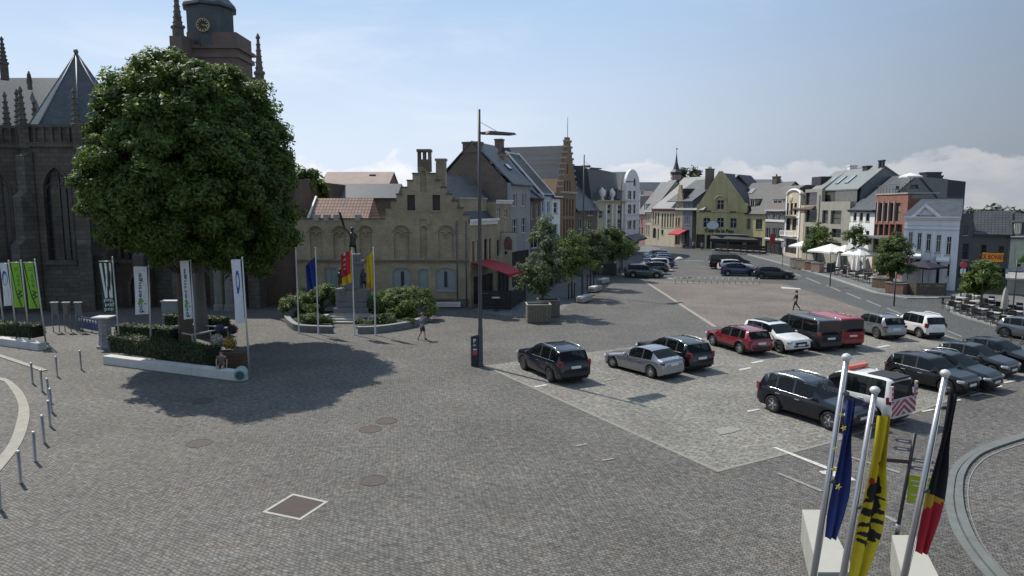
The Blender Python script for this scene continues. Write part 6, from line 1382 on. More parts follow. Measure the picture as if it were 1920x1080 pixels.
def person(label, loc, rz, h=1.72, top=(.06, .07, .1), legs=(.03, .03, .035), shorts=False, hair=(.03, .022, .016), stride=.32, armL=None, armR=None, sit=None, sleeves=False, hat=None, z0=0., group=None):
    k = h/1.75; root = empty('person', (loc.x, loc.y, z0), rz, label, 'person', group)
    mt, ml, mh = mat('shirt_%.2f_%.2f_%.2f' % top, top, .85, var=.15, vs=8), mat('trousers_%.2f_%.2f_%.2f' % legs, legs, .85, var=.15, vs=8), mat('hair_%.2f' % hair[0], hair, .7, var=.3, vs=20)
    J = lambda x, y, z, r: (x*k, y*k, z*k, r*k)
    hp = .92 if sit is None else sit/k+.1
    pel = J(0, 0, hp, .125); wst = J(.0, 0, hp+.16, .12); ch = J(.015, 0, hp+.36, .145); nk = J(.01, 0, hp+.53, .058); hb = J(.02, 0, hp+.6, .075); hd = J(.03, 0, hp+.7, .1); ht = J(.015, 0, hp+.79, .07)
    if sit is None:
        LL = [(J(0, .09, hp-.04, .095)), J(stride*.35, .09, .5, .062), J(stride*.55, .09, .09, .042), J(stride*.55+.12, .095, .03, .035)]
        RL = [(J(0, -.09, hp-.04, .095)), J(-stride*.05, -.09, .5, .062), J(-stride*.8, -.09, .13, .042), J(-stride*.72, -.095, .02, .034)]
    else:
        LL = [J(.02, .1, hp-.03, .095), J(.42, .13, hp+.0, .066), J(.46, .14, .1, .045), J(.58, .14, .035, .036)]
        RL = [J(.02, -.1, hp-.03, .095), J(.42, -.12, hp+.0, .066), J(.38, -.12, .1, .045), J(.5, -.12, .035, .036)]
    sh = hp+.46
    aL = armL or [(.0, .2, sh), (-.08, .25, sh-.28), (.06, .26, sh-.52)]; aR = armR or [(.0, -.2, sh), (.08, -.25, sh-.28), (.2, -.22, sh-.48)]
    def arm(a): return [J(*a[0], .052), J(*a[1], .04), J(*a[2], .028)]
    body = tube_body([[pel, wst, ch, nk, hb, hd, ht], [pel]+LL, [pel]+RL, [ch]+arm(aL), [ch]+arm(aR)], SKIN, 'body', root)
    bm = MB()
    for a in (aL, aR): hm = hand(J(*a[1], 0)[:3], J(*a[2], 0)[:3], .4, k*1.05); bm.v, o_ = bm.v+hm.v, len(bm.v); bm.f += [tuple(i+o_ for i in f) for f in hm.f]; bm.mi += hm.mi; bm.sm += hm.sm
    fx = .13*k; hz_ = (hp+.7)*k
    bm.ball((fx, 0, hz_-.01*k), .017*k, 6, sz=1.4)
    for sg in (1, -1): bm.ball((.0, sg*.1*k, hz_-.01), .022*k, 6, sy=.5, sz=1.4)
    t = bm.build('tmp', SKIN, None); # weld hands, nose and ears into the body object
    bmm = bmesh.new(); bmm.from_mesh(body.data); bmm.from_mesh(t.data); bmm.to_mesh(body.data); bmm.free(); bpy.data.objects.remove(t)
    g = lambda p, e: (p[0], p[1], p[2], p[3]+e)
    tube_body([[g(J(0, 0, hp-.02, .13), .016*k), g(wst, .016*k), g(ch, .018*k), J(.01, 0, hp+.5, .075)], [g(ch, .018*k)]+[g(J(*a, r), .014*k) for a, r in zip(aL if sleeves else [aL[0], tuple((Vector(aL[0])+(Vector(aL[1])-Vector(aL[0]))*.6))], (.052, .042, .03))], [g(ch, .018*k)]+[g(J(*a, r), .014*k) for a, r in zip(aR if sleeves else [aR[0], tuple((Vector(aR[0])+(Vector(aR[1])-Vector(aR[0]))*.6))], (.052, .042, .03))]], mt, 'shirt', root)
    def cut(ch_): return [ch_[0], ch_[1]] if shorts else ch_[:3]
    tube_body([[g(J(0, 0, hp+.06, .125), .012*k), g(J(0, 0, hp-.01, .125), .014*k)]]+[[g(J(0, 0, hp-.01, .125), .014*k)]+[g(p, .014*k) for p in cut(c)] for c in (LL, RL)], ml, 'shorts' if shorts else 'trousers', root)
    hm = MB(); hm.ball((.008*k, 0, (hp+.735)*k), .112*k, 10, sz=.85, sx=1.0); hm.ball((-.035*k, 0, (hp+.69)*k), .1*k, 10, sz=1.05); hm.build('hair', mh, root)
    fm = MB()
    for sg in (1, -1): fm.ball((.118*k, sg*.036*k, hz_+.022*k), .011*k, 6)
    fm.build('eyes', mat('eye_dark', (.02, .015, .012), .4), root); MB().bbox(.115*k, .13*k, -.028*k, .028*k, hz_-.055*k, hz_-.042*k, .004).build('mouth', mat('lips', (.3, .12, .1), .6), root)
    for c in (LL, RL):
        p, q = Vector(c[2][:3]), Vector(c[3][:3]); MB().path([p+Vector((-.06*k, 0, -p.z+.045*k if sit is None and p.z > .1*k else -p.z+.045*k)), Vector((p.x, p.y, .05*k)), Vector((q.x, q.y, .04*k))], [.035*k, .05*k, .036*k], 8).build('shoe', mat('shoe_dark', (.03, .028, .026), .7), root)
    if hat: MB().lathe([(.19*k, 0), (.19*k, .015), (.12*k, .02), (.11*k, .1*k), (.01, .11*k)], 14, (.01, 0, (hp+.78)*k)).build('hat', mat('straw', hat, .8), root)
    return root
g = G(792, 637); person('walking person in blue grey shirt and dark shorts raising both hands to the face', (g), RAD(-25), 1.74, (.15, .17, .22), (.05, .055, .08), True, (.12, .09, .06), .3,
       sleeves=True, armL=[(.0, .2, 1.38), (.1, .36, 1.2), (.2, .12, 1.42)], armR=[(.0, -.2, 1.38), (.1, -.36, 1.2), (.2, -.1, 1.42)])
g = G(1492, 581); person('dark clothed person striding across the red paving', g, RAD(168), 1.62, (.035, .03, .028), (.028, .026, .025), False, (.02, .016, .014), .42, sleeves=True, z0=.008)
g = G(417, 709); person('bare legged person seated on the end of the white planter wall', g+Vector((-.15, .35, 0)), RAD(-80), 1.6, (.12, .1, .085), (.09, .075, .06), True, (.03, .02, .015), sit=.5)

# ------------------------------------------------------------------ lamp posts, meter, signs
POLEM = mat('lamp_post_grey', (.07, .068, .072), .5, .4, .1, 2); GALV = mat('galvanised_pole', (.3, .31, .32), .45, .6, .1, 2); ALUP = mat('white_flagpole', (.5, .5, .49), .4, .3, .06, 2)
def lamp_post(label, px, vtop, arm_v, arm_len, r0=.115, arm_dir=Vector((.82, .57, 0))):
    g = G(*px); zt = atY(px[0], vtop, g.y).z; za = atY(px[0], arm_v, g.y).z
    root = empty('lamp_post', g, 0, label, 'lamp post', 'tall lamp posts on the square')
    b = MB(); b.lathe([(r0*1.5, 0), (r0*1.5, .06), (r0*1.15, .08), (r0*1.1, 2.), (r0*.95, 2.05), (r0*.8, zt*.6), (r0*.6, zt)], 12); b.build('pole', POLEM, root)
    ax = arm_dir.normalized(); ay = Vector((-ax.y, ax.x, 0)); Mx = Matrix(((ax.x, ay.x, 0, 0), (ax.y, ay.y, 0, 0), (0, 0, 1, za), (0, 0, 0, 1)))
    h = MB(); h.bbox(.05, .5, -.06, .06, -.05, .05, .02, M=Mx); h.build('arm', POLEM, root)
    h = MB(); h.add([Mx @ Vector(p) for p in ((.3, -.42, -.04), (arm_len, -.32, .0), (arm_len, .32, .0), (.3, .42, -.04), (.4, -.38, .1), (arm_len-.1, -.28, .1), (arm_len-.1, .28, .1), (.4, .38, .1))], [(3, 2, 1, 0), (4, 5, 6, 7), (0, 1, 5, 4), (1, 2, 6, 5), (2, 3, 7, 6), (3, 0, 4, 7)]); hd = h.build('lamp_head', mat('lamp_head_brown', (.1, .065, .065), .5, .2), root)
    MB().bbox(.55, arm_len-.2, -.25, .25, -.06, -.042, .005, M=Mx).build('diffuser', mat('lamp_diffuser', (.4, .4, .42), .3), hd) if False else None
    MB().tube((0, 0, zt-.6), tuple(Mx @ Vector((arm_len*.55, 0, .1))), .014, n=5).build('stay_cable', GALV, root); return root
lamp_post('tall lamp post with flat plate head beside the parking meter', (901, 686), 205, 249, 2.1)
lamp_post('second tall lamp post rising from the street trees before the low brick house', (1092, 552), 290, 316, 2.0, .1)
lamp_post('third lamp post farther along the left row, before the mansard house', (1162, 512), 326, 341, 2.0, .1)
g = G(890, 686); root = empty('parking_meter', g, RAD(12), 'dark parking meter column with white symbol and red notice by the lamp post', 'parking meter')
MB().bbox(-.19, .19, -.14, .14, 0, 1.58, .02).build('column', mat('meter_black', (.02, .02, .024), .45), root)
MB().prism([(-.19, 1.585), (.19, 1.585), (.19, 1.7), (-.19, 1.62)], 'y', -.14, .14).build('cap', POLEM, root)
fc = MB().bbox(-.17, .17, -.15, -.142, .55, 1.5, .004).build('panel', mat('meter_panel', (.035, .035, .04), .4), root)
text_mesh('P', .3, mat('sign_white', (.7, .7, .7), .5), 'symbol', fc, Matrix.Translation((-.02, -.153, 1.36)) @ Matrix.Rotation(PI/2, 4, 'X'))
MB().box(-.1, .04, -.156, -.151, 1.1, 1.18).build('screen', mat('pale_blue_screen', (.4, .5, .55), .2), fc); MB().box(-.12, .1, -.156, -.151, .62, .84).build('notice', mat('notice_red', (.45, .06, .06), .6), fc); MB().box(-.1, .1, -.156, -.151, .88, .94).build('slot', mat('sign_white', (.7, .7, .7)), fc)
# bollards, bottom left
BOLM = mat('bollard_steel', (.2, .2, .2), .5, .5, .15, 4); BOLC = mat('bollard_cap', (.6, .6, .58), .4, .4, .05)
proto = None
BPX = [(152, 693, 'bollard standing apart, nearest the white planter wall'), (107, 706, 'bollard second from the planter wall'), (61, 719, 'bollard beside the end of the straight kerb strip'), (79, 734, 'bollard just in front of the straight kerb strip end'), (92, 752, 'rearmost bollard of the curved line along the sandstone band'), (97, 773, 'second bollard from the back of the curved line'), (94, 799, 'third bollard from the back of the curved line'), (83, 830, 'fourth bollard from the back of the curved line'), (66, 865, 'bollard beside the front half of the sandstone band'), (39, 905, 'front bollard of the curved line, fully in view'), (0, 955, 'bollard cut by the left edge of the photo')]
for i, (u, v, lab) in enumerate(BPX):
    g = G(u, v)
    if proto is None:
        proto = empty('bollard', g, 0, lab, 'bollard', 'steel bollards along the curved band')
        MB().lathe([(.062, 0), (.062, .01), (.05, .012), (.05, .98), (.0, .99)], 12).build('post', BOLM, proto)
        MB().lathe([(.054, .95), (.056, 1.0), (.05, 1.02), (.0, 1.025)], 12).build('cap', BOLC, proto); c = proto
    else: c = copy_tree(proto)
    c.location = g; c['label'] = lab; c.rotation_euler = (random.uniform(-.02, .02), random.uniform(-.02, .02), 0)
# low white posts closing the red square
proto = None
for k in range(15):
    u = 1266+k*11.2; g = G(u, 531.2+k*.12)
    if proto is None:
        proto = empty('low_post', g, 0, 'low white post in the row along the far edge of the red paving', 'post', 'low white posts along the red paving'); MB().lathe([(.07, 0), (.07, .6), (.04, .66), (0, .67)], 8).build('shaft', mat('post_white', (.6, .58, .53), .6), proto); MB().lathe([(.14, 0), (.14, .04), (.07, .06)], 8).build('foot', STONE, proto)
    else: c = copy_tree(proto); c.location = g
# ------------------------------------------------------------------ monument
MG = G(664, 598); GRAN = mat('grey_granite', (.15, .16, .168), .7, var=.15, vs=3, dirt=.4, bump=.1); GRANL = mat('pale_step_stone', (.36, .355, .34), .8, var=.12, vs=2, dirt=.4); BRON = mat('dark_bronze', (.05, .052, .045), .45, .5, .3, 4)
mon = empty('monument', MG, 0, 'war monument with bronze figure raising a sword on a stepped grey granite pedestal', 'monument')
b = MB(); b.bbox(-1.3, 1.3, -1.0, 1.6, .55, .95, .03); b.bbox(-1.15, 1.15, -.8, 1.4, .95, 1.35, .04); b.bbox(-1.05, 1.05, -.7, 1.3, 1.35, 2.2, .04); b.bbox(-1.15, -.45, -.75, .2, 1.4, 2.35, .03); b.bbox(.45, 1.15, -.75, .2, 1.4, 2.35, .03); b.bbox(-.62, .62, -.4, .9, 2.2, 4.3, .04); b.bbox(-.72, .72, -.5, 1.0, 4.1, 4.35, .04); b.bbox(-.5, .5, -.3, .8, 4.35, 4.85, .06); b.build('pedestal', GRAN, mon)
b = MB()
for k in range(4): b.bbox(-1.5+.0*k, 1.5, -2.2+.42*k, -1.0+.0*k, .14*k, .14*k+.14, .02)
b.build('steps', GRANL, mon)
for sx in (-1, 1): MB().bbox(sx*1.75-.22, sx*1.75+.22, -2.3, -.9, 0, .55, .05).build('step_cheek', GRANL, mon)
def bronze(parent, off, k, arms, stride, name='bronze_figure', coat=True):
    J = lambda x, y, z, r: (off[0]+x*k, off[1]+y*k, off[2]+z*k, r*k)
    pel = J(0, 0, .95, .15); wst = J(0, 0, 1.1, .14); ch = J(0, -.02, 1.32, .18); nk = J(0, -.02, 1.5, .07); hd = J(0, -.04, 1.64, .11); ht = J(0, -.03, 1.74, .09)
    LL = [J(-.1, 0, .9, .11), J(-.13, -.1*stride, .5, .085), J(-.14, -.2*stride, .08, .06), J(-.14, -.35*stride, .03, .05)]; RL = [J(.1, 0, .9, .11), J(.13, .12*stride, .5, .085), J(.14, .3*stride, .08, .06), J(.15, .2*stride, .03, .05)]
    A = [[J(*p, r) for p, r in zip(a, (.07, .055, .04))] for a in arms]
    o = tube_body([[pel, wst, ch, nk, hd, ht], [pel]+LL, [pel]+RL]+[[ch]+a for a in A], BRON, name, parent)
    for a in A: pass
    hb = MB()
    for a in A: q = hand(a[1][:3], a[2][:3], .7, k*1.1); n = len(hb.v); hb.v += q.v; hb.f += [tuple(i+n for i in f) for f in q.f]; hb.mi += q.mi; hb.sm += q.sm
    t = hb.build('t', BRON, None); bm_ = bmesh.new(); bm_.from_mesh(o.data); bm_.from_mesh(t.data); bm_.to_mesh(o.data); bm_.free(); bpy.data.objects.remove(t)
    c = MB(); cx, cy, cz_ = off
    c.lathe([(.26*k, .45*k), (.22*k, .8*k), (.185*k, 1.08*k), (.22*k, 1.3*k), (.12*k, 1.5*k)], 12, (cx, cy, cz_), sy=.85); c.build('coat', BRON, o)
    MB().lathe([(.17*k, 0), (.135*k, .04*k), (.12*k, .12*k), (.0, .16*k)], 12, (cx, cy-.03*k, cz_+1.7*k)).build('helmet', BRON, o); return o
f0 = bronze(mon, (0, .2, 4.85), 1.08, [[(-.2, 0, 1.42), (-.36, -.05, 1.62), (-.52, -.12, 1.86)], [(.2, 0, 1.42), (.32, -.08, 1.16), (.24, -.22, .98)]], 1.)
m = MB(); hx, hz = -.56, 4.85+1.95*1.08; m.prism([(hx-.02, hz-.1), (hx-.22, hz+.95), (hx-.38, hz+1.05), (hx-.3, hz+.75), (hx-.16, hz+.3), (hx+.06, hz-.08)], 'y', .03, .09); m.tube((hx+.08, .06, hz-.5), (hx-.38, .06, hz+1.0), .03, n=6); m.build('raised_banner', BRON, f0)
for sx in (-1, 1): bronze(mon, (sx*.85, -.3, 2.36), .78, [[(-.2, 0, 1.42), (-.26, -.12, 1.14), (-.06, -.2, .98)], [(.2, 0, 1.42), (.26, -.1, 1.14), (.1, -.2, .98)]], .5)
# low wall of the flower bed
bw = [(533, 603), (541, 613), (560, 622), (622, 625)]; bw2 = [(671, 626), (714, 624), (770, 615), (806, 602)]
for pts, lab in ((bw, 'curved low stone wall left of the monument steps'), (bw2, 'curved low stone wall right of the monument steps')):
    o, _ = strip('flower_bed_wall', smooth([G(*p) for p in pts]), .32, 0, .4, GRAN, 1, True, kind=None); tag(o, lab, 'wall')
    c, _ = strip('coping', smooth([G(*p) for p in pts]),   .36, .402, .46, mat('coping_grey', (.22, .22, .215), .8, var=.15, vs=2), 1, True, kind=None); c.parent = o
def soil(pts): return flat('planting_soil', pts, mat('soil', (.03, .024, .018), .95), .3)
soil([G(540, 610), G(622, 617), G(625, 590), G(570, 588)]); soil([G(672, 618), G(720, 618), G(796, 602), G(770, 588), G(690, 590)])
# flagpoles at the monument
def flag_cloth(name, top, width, drop, colours, nu=10, nv=16, amp=.12, lean=(0, 0), parent=None, swing=.25, twist=0., label=None):
    """limp flag hanging from its hoist; colours: fn(a, b) -> material index; a along the fly 0..1, b down 0..1"""
    cols, fn = colours; b = MB(); n1, n2 = nu+1, nv+1; vs = []
    ux = Vector((math.cos(twist), math.sin(twist), 0)); uy = Vector((-math.sin(twist), math.cos(twist), 0))
    for j in range(n2):
        for i in range(n1):
            a, c = i/nu, j/nv
            x = -width*a*(.5+.5*(1-c*.15)); y = amp*math.sin(a*9+c*2.2)*a**.6*(.4+.6*c)+amp*.5*math.sin(a*17+c*5)*a
            z = -drop*c-swing*a*drop*(.6+.2*math.sin(c*4))
            vs.append(tuple(Vector(top)+ux*x+uy*y+Vector((0, 0, z))+Vector((lean[0]*c, lean[1]*c, 0))))
    for j in range(nv):
        for i in range(nu): b.add([vs[j*n1+i], vs[j*n1+i+1], vs[(j+1)*n1+i+1], vs[(j+1)*n1+i]], [(0, 1, 2, 3)], fn((i+.5)/nu, (j+.5)/nv), True)
    return b.build(name, cols, parent)
def cloth(name, c): return mat(name, c, .8, var=.1, vs=5)
BLUEF, YELF, REDF, BLKF, WHF = cloth('flag_blue', (.012, .03, .2)), cloth('flag_yellow', (.55, .38, .01)), cloth('flag_red', (.42, .02, .03)), cloth('flag_black', (.012, .012, .014)), cloth('flag_white', (.62, .62, .62))
def flagpole(label, px, vtop, r=.045, group='flagpoles before the monument', m=ALUP):
    g = G(*px); zt = atY(px[0], vtop, g.y).z; root = empty('flagpole', g, 0, label, 'flagpole', group); b = MB(); b.lathe([(r*1.8, 0), (r*1.8, .03), (r*1.2, .05), (r*1.15, zt*.3), (r*.75, zt), (0, zt+.01)], 10); b.build('pole', m, root); MB().ball((0, 0, zt+.05), r*1.3, 8, sz=.8).build('finial', m, root); return g, zt
for u0, u1, v, lab in ((558, 560.5, 625, 'empty flagpole, leftmost before the monument'), (592, 597, 626, 'flagpole with the hanging blue flag before the monument'), (660, 664.5, 628, 'flagpole with the red and yellow town flag before the monument'), (703, 704, 628.7, 'flagpole with the narrow yellow flag, right of the monument steps')):
    g, zt = flagpole(lab, (u1, v), 467)
    if u0 == 592: f = flag_cloth('flag', (g.x-.05, g.y, zt-.5), .62, 1.9, ([BLUEF], lambda a, b: 0), nu=16, nv=24, amp=.14, swing=.5); tag(f, 'limp blue flag hanging from the second pole at the monument', 'flag')
    if u0 == 660: f = flag_cloth('flag', (g.x-.05, g.y, zt-.05), .68, 2.1, ([REDF, WHF, YELF], lambda a, b: 2 if b > .72 or a < .12 else (1 if (b < .45 and .55 < a < .8 and int(b*14) % 2 == 0) else 0)), nu=16, nv=28, amp=.15, swing=.25); tag(f, 'red flag with white motif and yellow border in front of the monument', 'flag')
    if u0 == 703: f = flag_cloth('flag', (g.x-.03, g.y, zt-.1), .42, 2.3, ([YELF, cloth('flag_orange', (.4, .16, .02))], lambda a, b: 1 if b > .75 and a > .5 else 0), amp=.09, swing=.3); tag(f, 'narrow limp yellow flag right of the monument', 'flag')

# ------------------------------------------------------------------ banner poles and planter walls at the church
CONCW = mat('white_concrete', (.5, .5, .485), .8, var=.08, vs=2, dirt=.3)
def planter_wall(label, pts, hgt=.42, wd=.5):
    P = [G(*p) for p in pts]; root = empty('planter_wall', P[0], 0, label, 'planter wall', None)
    a, b_ = P[0], P[-1]; e = b_-a; L_ = e.length; ang = math.atan2(e.y, e.x); Mx = Matrix.Rotation(ang, 4, 'Z')
    n = max(1, int(L_/2.6))
    for k in range(n): MB().bbox(L_*k/n+.004, L_*(k+1)/n-.004, 0, wd, .0, hgt, .02, M=Mx).build('block', CONCW, root)
    return root
planter_wall('long low white concrete wall of the front hedge planter', [(193, 683), (452, 716)], .45)
planter_wall('low white concrete wall of the planter under the green banners', [(-60, 640), (72, 658)], .45)
BANW = cloth('banner_white', (.6, .62, .64)); BANG = cloth('banner_green', (.2, .42, .04)); BAND_ = cloth('banner_dark_green', (.012, .05, .04)); INKB = cloth('ink_dark_blue', (.02, .03, .06)); INKK = cloth('ink_black', (.012, .014, .012)); INKG = cloth('ink_green', (.12, .38, .05)); INKBL = cloth('ink_blue', (.02, .09, .3)); INKW = cloth('ink_white', (.66, .66, .66))
def banner_pole(plab, bpx, tpx, flab, fpx, m, deco=None, wob=.05):
    """pole through base pixel and top pixel; banner given by its pixel rectangle (u0, v0, u1, v1) at the pole's depth"""
    g = G(*bpx); t = atY(tpx[0], tpx[1], g.y); root = empty('banner_pole', g, 0, plab, 'flagpole', 'banner poles at the church planters')
    d = t-g; MB().path([(0, 0, 0), d*.5, d], [.05, .045, .035], 10).build('pole', ALUP, root); MB().ball(tuple(d), .055, 8).build('finial', ALUP, root)
    if not fpx: return
    a, c = atY(fpx[0], fpx[1], g.y-.06), atY(fpx[2], fpx[3], g.y-.06); xr_t = (g+d*((a.z-g.z)/d.z)).x-.07; xr_b = (g+d*((c.z-g.z)/d.z)).x-.07; w_t = xr_t-a.x; w_b = w_t*.92
    MB().tube((xr_t+.07-g.x, 0, a.z), (a.x-g.x, 0, a.z), .018, n=6).build('crossbar', ALUP, root)
    nu, nv = 8, 16; b = MB(); n1 = nu+1; H_ = a.z-c.z
    def P(s, q, dy=0.): # s 0 left..1 right, q 0 top..1 bottom
        xr = xr_t+(xr_b-xr_t)*q; w = w_t+(w_b-w_t)*q; return Vector((xr-w*(1-s), g.y-.06+wob*math.sin(s*5+q*4)*(.3+q)+dy, a.z-H_*q-.02*(1-s)))
    vs = [P(i/nu, j/nv) for j in range(nv+1) for i in range(n1)]+[P(i/nu, j/nv, .008) for j in range(nv+1) for i in range(n1)]; o2 = n1*(nv+1)
    for j in range(nv):
        for i in range(nu): q = (j*n1+i, j*n1+i+1, (j+1)*n1+i+1, (j+1)*n1+i); b.add([vs[k] for k in q], [(0, 1, 2, 3)], 0, True); b.add([vs[k+o2] for k in q], [(3, 2, 1, 0)], 0, True)
    f = b.build('banner', m, None); tag(f, flab, 'banner')
    if deco: deco(f, P, w_t, H_)
    return f
def on_banner(o, P, w, h):
    """lay a flat drawing (x 0..1, y 0..1 down) on the cloth"""
    for v in o.data.vertices: v.co = P(v.co.x, v.co.y, -.012)
    return o
def sheet(polys, name, m, f, P):
    b = MB()
    for pl in polys:
        tris = tessellate_polygon([[Vector((x, y, 0)) for x, y in pl]]); b.add([(x, y, 0) for x, y in pl], [tuple(t) for t in tris])
    o = b.build(name, m, f, fixn=False); return on_banner(o, P, 1, 1)
def circ(x, y, rx, ry, n=16, a0=0, a1=2*PI): return [(x+rx*math.cos(a0+(a1-a0)*k/n), y+ry*math.sin(a0+(a1-a0)*k/n)) for k in range(n)]
def ring(x, y, rx, ry, t, n=18, a0=0, a1=2*PI):
    out = []
    for k in range(n):
        p, q = a0+(a1-a0)*k/n, a0+(a1-a0)*(k+1)/n; out.append([(x+rx*math.cos(p), y+ry*math.sin(p)), (x+rx*math.cos(q), y+ry*math.sin(q)), (x+rx*t*math.cos(q), y+ry*t*math.sin(q)), (x+rx*t*math.cos(p), y+ry*t*math.sin(p))])
    return out
def vtext(txt, size_, x0, y0, x1, y1, m, f, P):
    """lettering running up the banner, fitted to the rectangle"""
    o = text_mesh(txt, 1., m, 'lettering', f, Matrix.Identity(4), 0., 'LEFT'); me = o.data; co = np.array([v.co[:] for v in me.vertices]); mn, mx = co.min(0), co.max(0)
    bm = bmesh.new(); bm.from_mesh(me); bmesh.ops.subdivide_edges(bm, edges=[e for e in bm.edges if e.calc_length() > .12], cuts=2, use_grid_fill=True); bm.to_mesh(me); bm.free()
    for v in me.vertices:
        tx, ty = (v.co.x-mn[0])/(mx[0]-mn[0]), (v.co.y-mn[1])/(mx[1]-mn[1]); v.co = (x1+(x0-x1)*ty, y1+(y0-y1)*tx, 0)
    return on_banner(o, P, 1, 1)
def htext(txt, x0, y0, x1, y1, m, f, P):
    o = text_mesh(txt, 1., m, 'lettering', f, Matrix.Identity(4), 0., 'LEFT'); me = o.data; co = np.array([v.co[:] for v in me.vertices]); mn, mx = co.min(0), co.max(0)
    bm = bmesh.new(); bm.from_mesh(me); bmesh.ops.subdivide_edges(bm, edges=[e for e in bm.edges if e.calc_length() > .12], cuts=2, use_grid_fill=True); bm.to_mesh(me); bm.free()
    for v in me.vertices: v.co = (x0+(x1-x0)*(v.co.x-mn[0])/(mx[0]-mn[0]), y1+(y0-y1)*(v.co.y-mn[1])/(mx[1]-mn[1]), 0)
    return on_banner(o, P, 1, 1)
def d_town(f, P, w, h):
    sheet([circ(.5, .34, .4, .17)], 'emblem', INKBL, f, P); o = sheet([[(.34, .44), (.36, .3), (.44, .3), (.46, .24), (.5, .22), (.54, .24), (.56, .3), (.64, .3), (.66, .44)]], 'emblem_tower', INKW, f, P)
    for v in o.data.vertices: v.co.y -= .006
    for k in range(3): sheet([[(.2, .62+.06*k), (.8, .62+.06*k), (.8, .64+.06*k), (.2, .64+.06*k)]], 'emblem_line', cloth('ink_grey', (.25, .28, .32)), f, P)
def d_green(f, P, w, h):
    b = [(.05+.62*(k/12)**1.6, k/12*.98) for k in range(13)]; sheet([[(x, y), (x+.09, y), (x2+.09, y2), (x2, y2)] for (x, y), (x2, y2) in zip(b[:-1], b[1:])], 'swoosh', INKK, f, P)
    vtext('WAREGEM'[:0]+'marktdag'[:0]+'W', .3, .55, .6, .95, .8, INKK, f, P); sheet([[(.4+.02*k, .12+.05*k), (.85, .1+.05*k), (.85, .12+.05*k), (.42+.02*k, .14+.05*k)] for k in range(2)]+[ring(.72, .3+.1*k, .12, .035, .5)[j] for k in range(3) for j in range(18)], 'pattern', cloth('ink_mid_green', (.07, .2, .02)), f, P)
def d_W(f, P, w, h):
    sheet([[(.06, .03), (.25, .03), (.42, .62), (.5, .3), (.44, .03), (.62, .03), (.78, .62), (.84, .03), (1.0, .03), (.88, .72), (.68, .72), (.56, .42), (.52, .72), (.32, .72)]], 'letter_w', INKW, f, P)
    for k, (x, y, t) in enumerate(((.55, .77, 'pop'), (.62, .86, '20 25'[:0]+'pop'), (.55, .95, 'pop'))): htext(t, x-.36, y-.035, x+.3, y+.035, INKW, f, P)
    sheet([ring(.7, .83, .25, .06, .7, 14, -1.2, 2.6)[k] for k in range(14)], 'swirl', cloth('ink_pale_green', (.25, .45, .35)), f, P)
def d_pop(f, P, w, h):
    vtext('poperinge', .4, .28, .13, .68, .96, INKB, f, P)
    o = sheet([circ(.36, .76, .13, .032), circ(.56, .72, .12, .03), circ(.4, .69, .1, .028), circ(.78, .78, .07, .018)], 'leaf_emblem', INKG, f, P)
    for v in o.data.vertices: v.co.y -= .006
    if f.name.startswith('banner'): pass
def d_blue(f, P, w, h):
    sheet(ring(.58, .33, .24, .17, .62), 'emblem', INKBL, f, P); sheet([circ(.55, .5, .12, .03)], 'emblem_foot', INKBL, f, P)
banner_pole('banner pole cut by the left picture edge', (10, 634), (-8, 487), None, None, BANW)
banner_pole('banner pole with the white emblem banner', (32, 638), (16, 489), 'white banner with round blue tower emblem at the left edge', (-1, 494, 16, 573), BANW, d_town)
banner_pole('banner pole with the left green banner', (56, 640), (39, 489), 'bright green banner with black swoosh, left one of the two', (17, 492, 39, 576), BANG, d_green)
banner_pole('banner pole with the right green banner', (86, 643), (65, 487), 'bright green banner with black swoosh, right one of the two', (42, 492, 65, 578), BANG, d_green)
banner_pole('banner pole with the dark W banner', (225, 656), (211, 483), 'dark green banner with a large white letter W', (184, 490, 211, 585), BAND_, d_W)
banner_pole('banner pole before the front hedge, half under the leaves', (283, 664), (279, 498), 'white banner with upright dark town lettering, its top under the leaves', (250, 500, 279, 589), BANW, d_pop)
banner_pole('banner pole between the tree trunk and the front hedge', (369, 676), (357, 488), 'pale banner with upright dark town lettering before the tree trunk', (337, 489, 358, 598), BANW, d_pop)
banner_pole('banner pole at the right end of the hedge planter', (468, 702), (454, 483), 'narrow white banner with a blue oval at the planter end', (433, 487, 454, 606), BANW, d_blue)
# information boards, carved pillar, guard rail round the tree
for i, (u, v, lab) in enumerate(((106, 622, 'left information board on two legs by the church wall'), (128, 622, 'middle information board with red corner by the church wall'), (150, 622, 'right information board on two legs by the church wall'))):
    g = G(u, v); root = empty('information_board', g, RAD(6), lab, 'notice board', 'information boards by the church')
    MB().bbox(-.22, .22, -.03, .03, 1.15, 1.95, .01).build('board', mat('board_grey', (.14, .15, .155), .6), root); MB().bbox(-.25, .25, -.1, .1, 1.96, 2.02, .01).build('cap', CONCW, root)
    for sx in (-.19, .19): MB().tube((sx, 0, 0), (sx, 0, 1.96), .03, n=8).build('leg', GALV, root)
    if i == 1: MB().box(.06, .2, -.045, -.032, 1.2, 1.8).build('poster', mat('poster_red_brown', (.16, .05, .035), .6), root)
g = G(199, 652); root = empty('stone_pillar', g, 0, 'short carved grey stone pillar with flat cap under the W banner', 'pillar')
b = MB(); b.lathe([(.5, 0), (.5, .15), (.4, .2), (.36, .5), (.34, .55), (.34, 1.75), (.3, 1.8)], 8, smooth=False); b.build('shaft', mat('pillar_stone', (.26, .27, .28), .85, var=.25, vs=5, dirt=.5, bump=.3, bs=12), root)
b = MB()
for k in range(6): b.lathe([(.345, .3+.24*k), (.37, .33+.24*k), (.345, .36+.24*k)], 8, smooth=False)
b.build('band', _M['pillar_stone'], root); MB().bbox(-.52, .52, -.45, .45, 1.8, 1.9, .03).build('cap', CONCW, root)
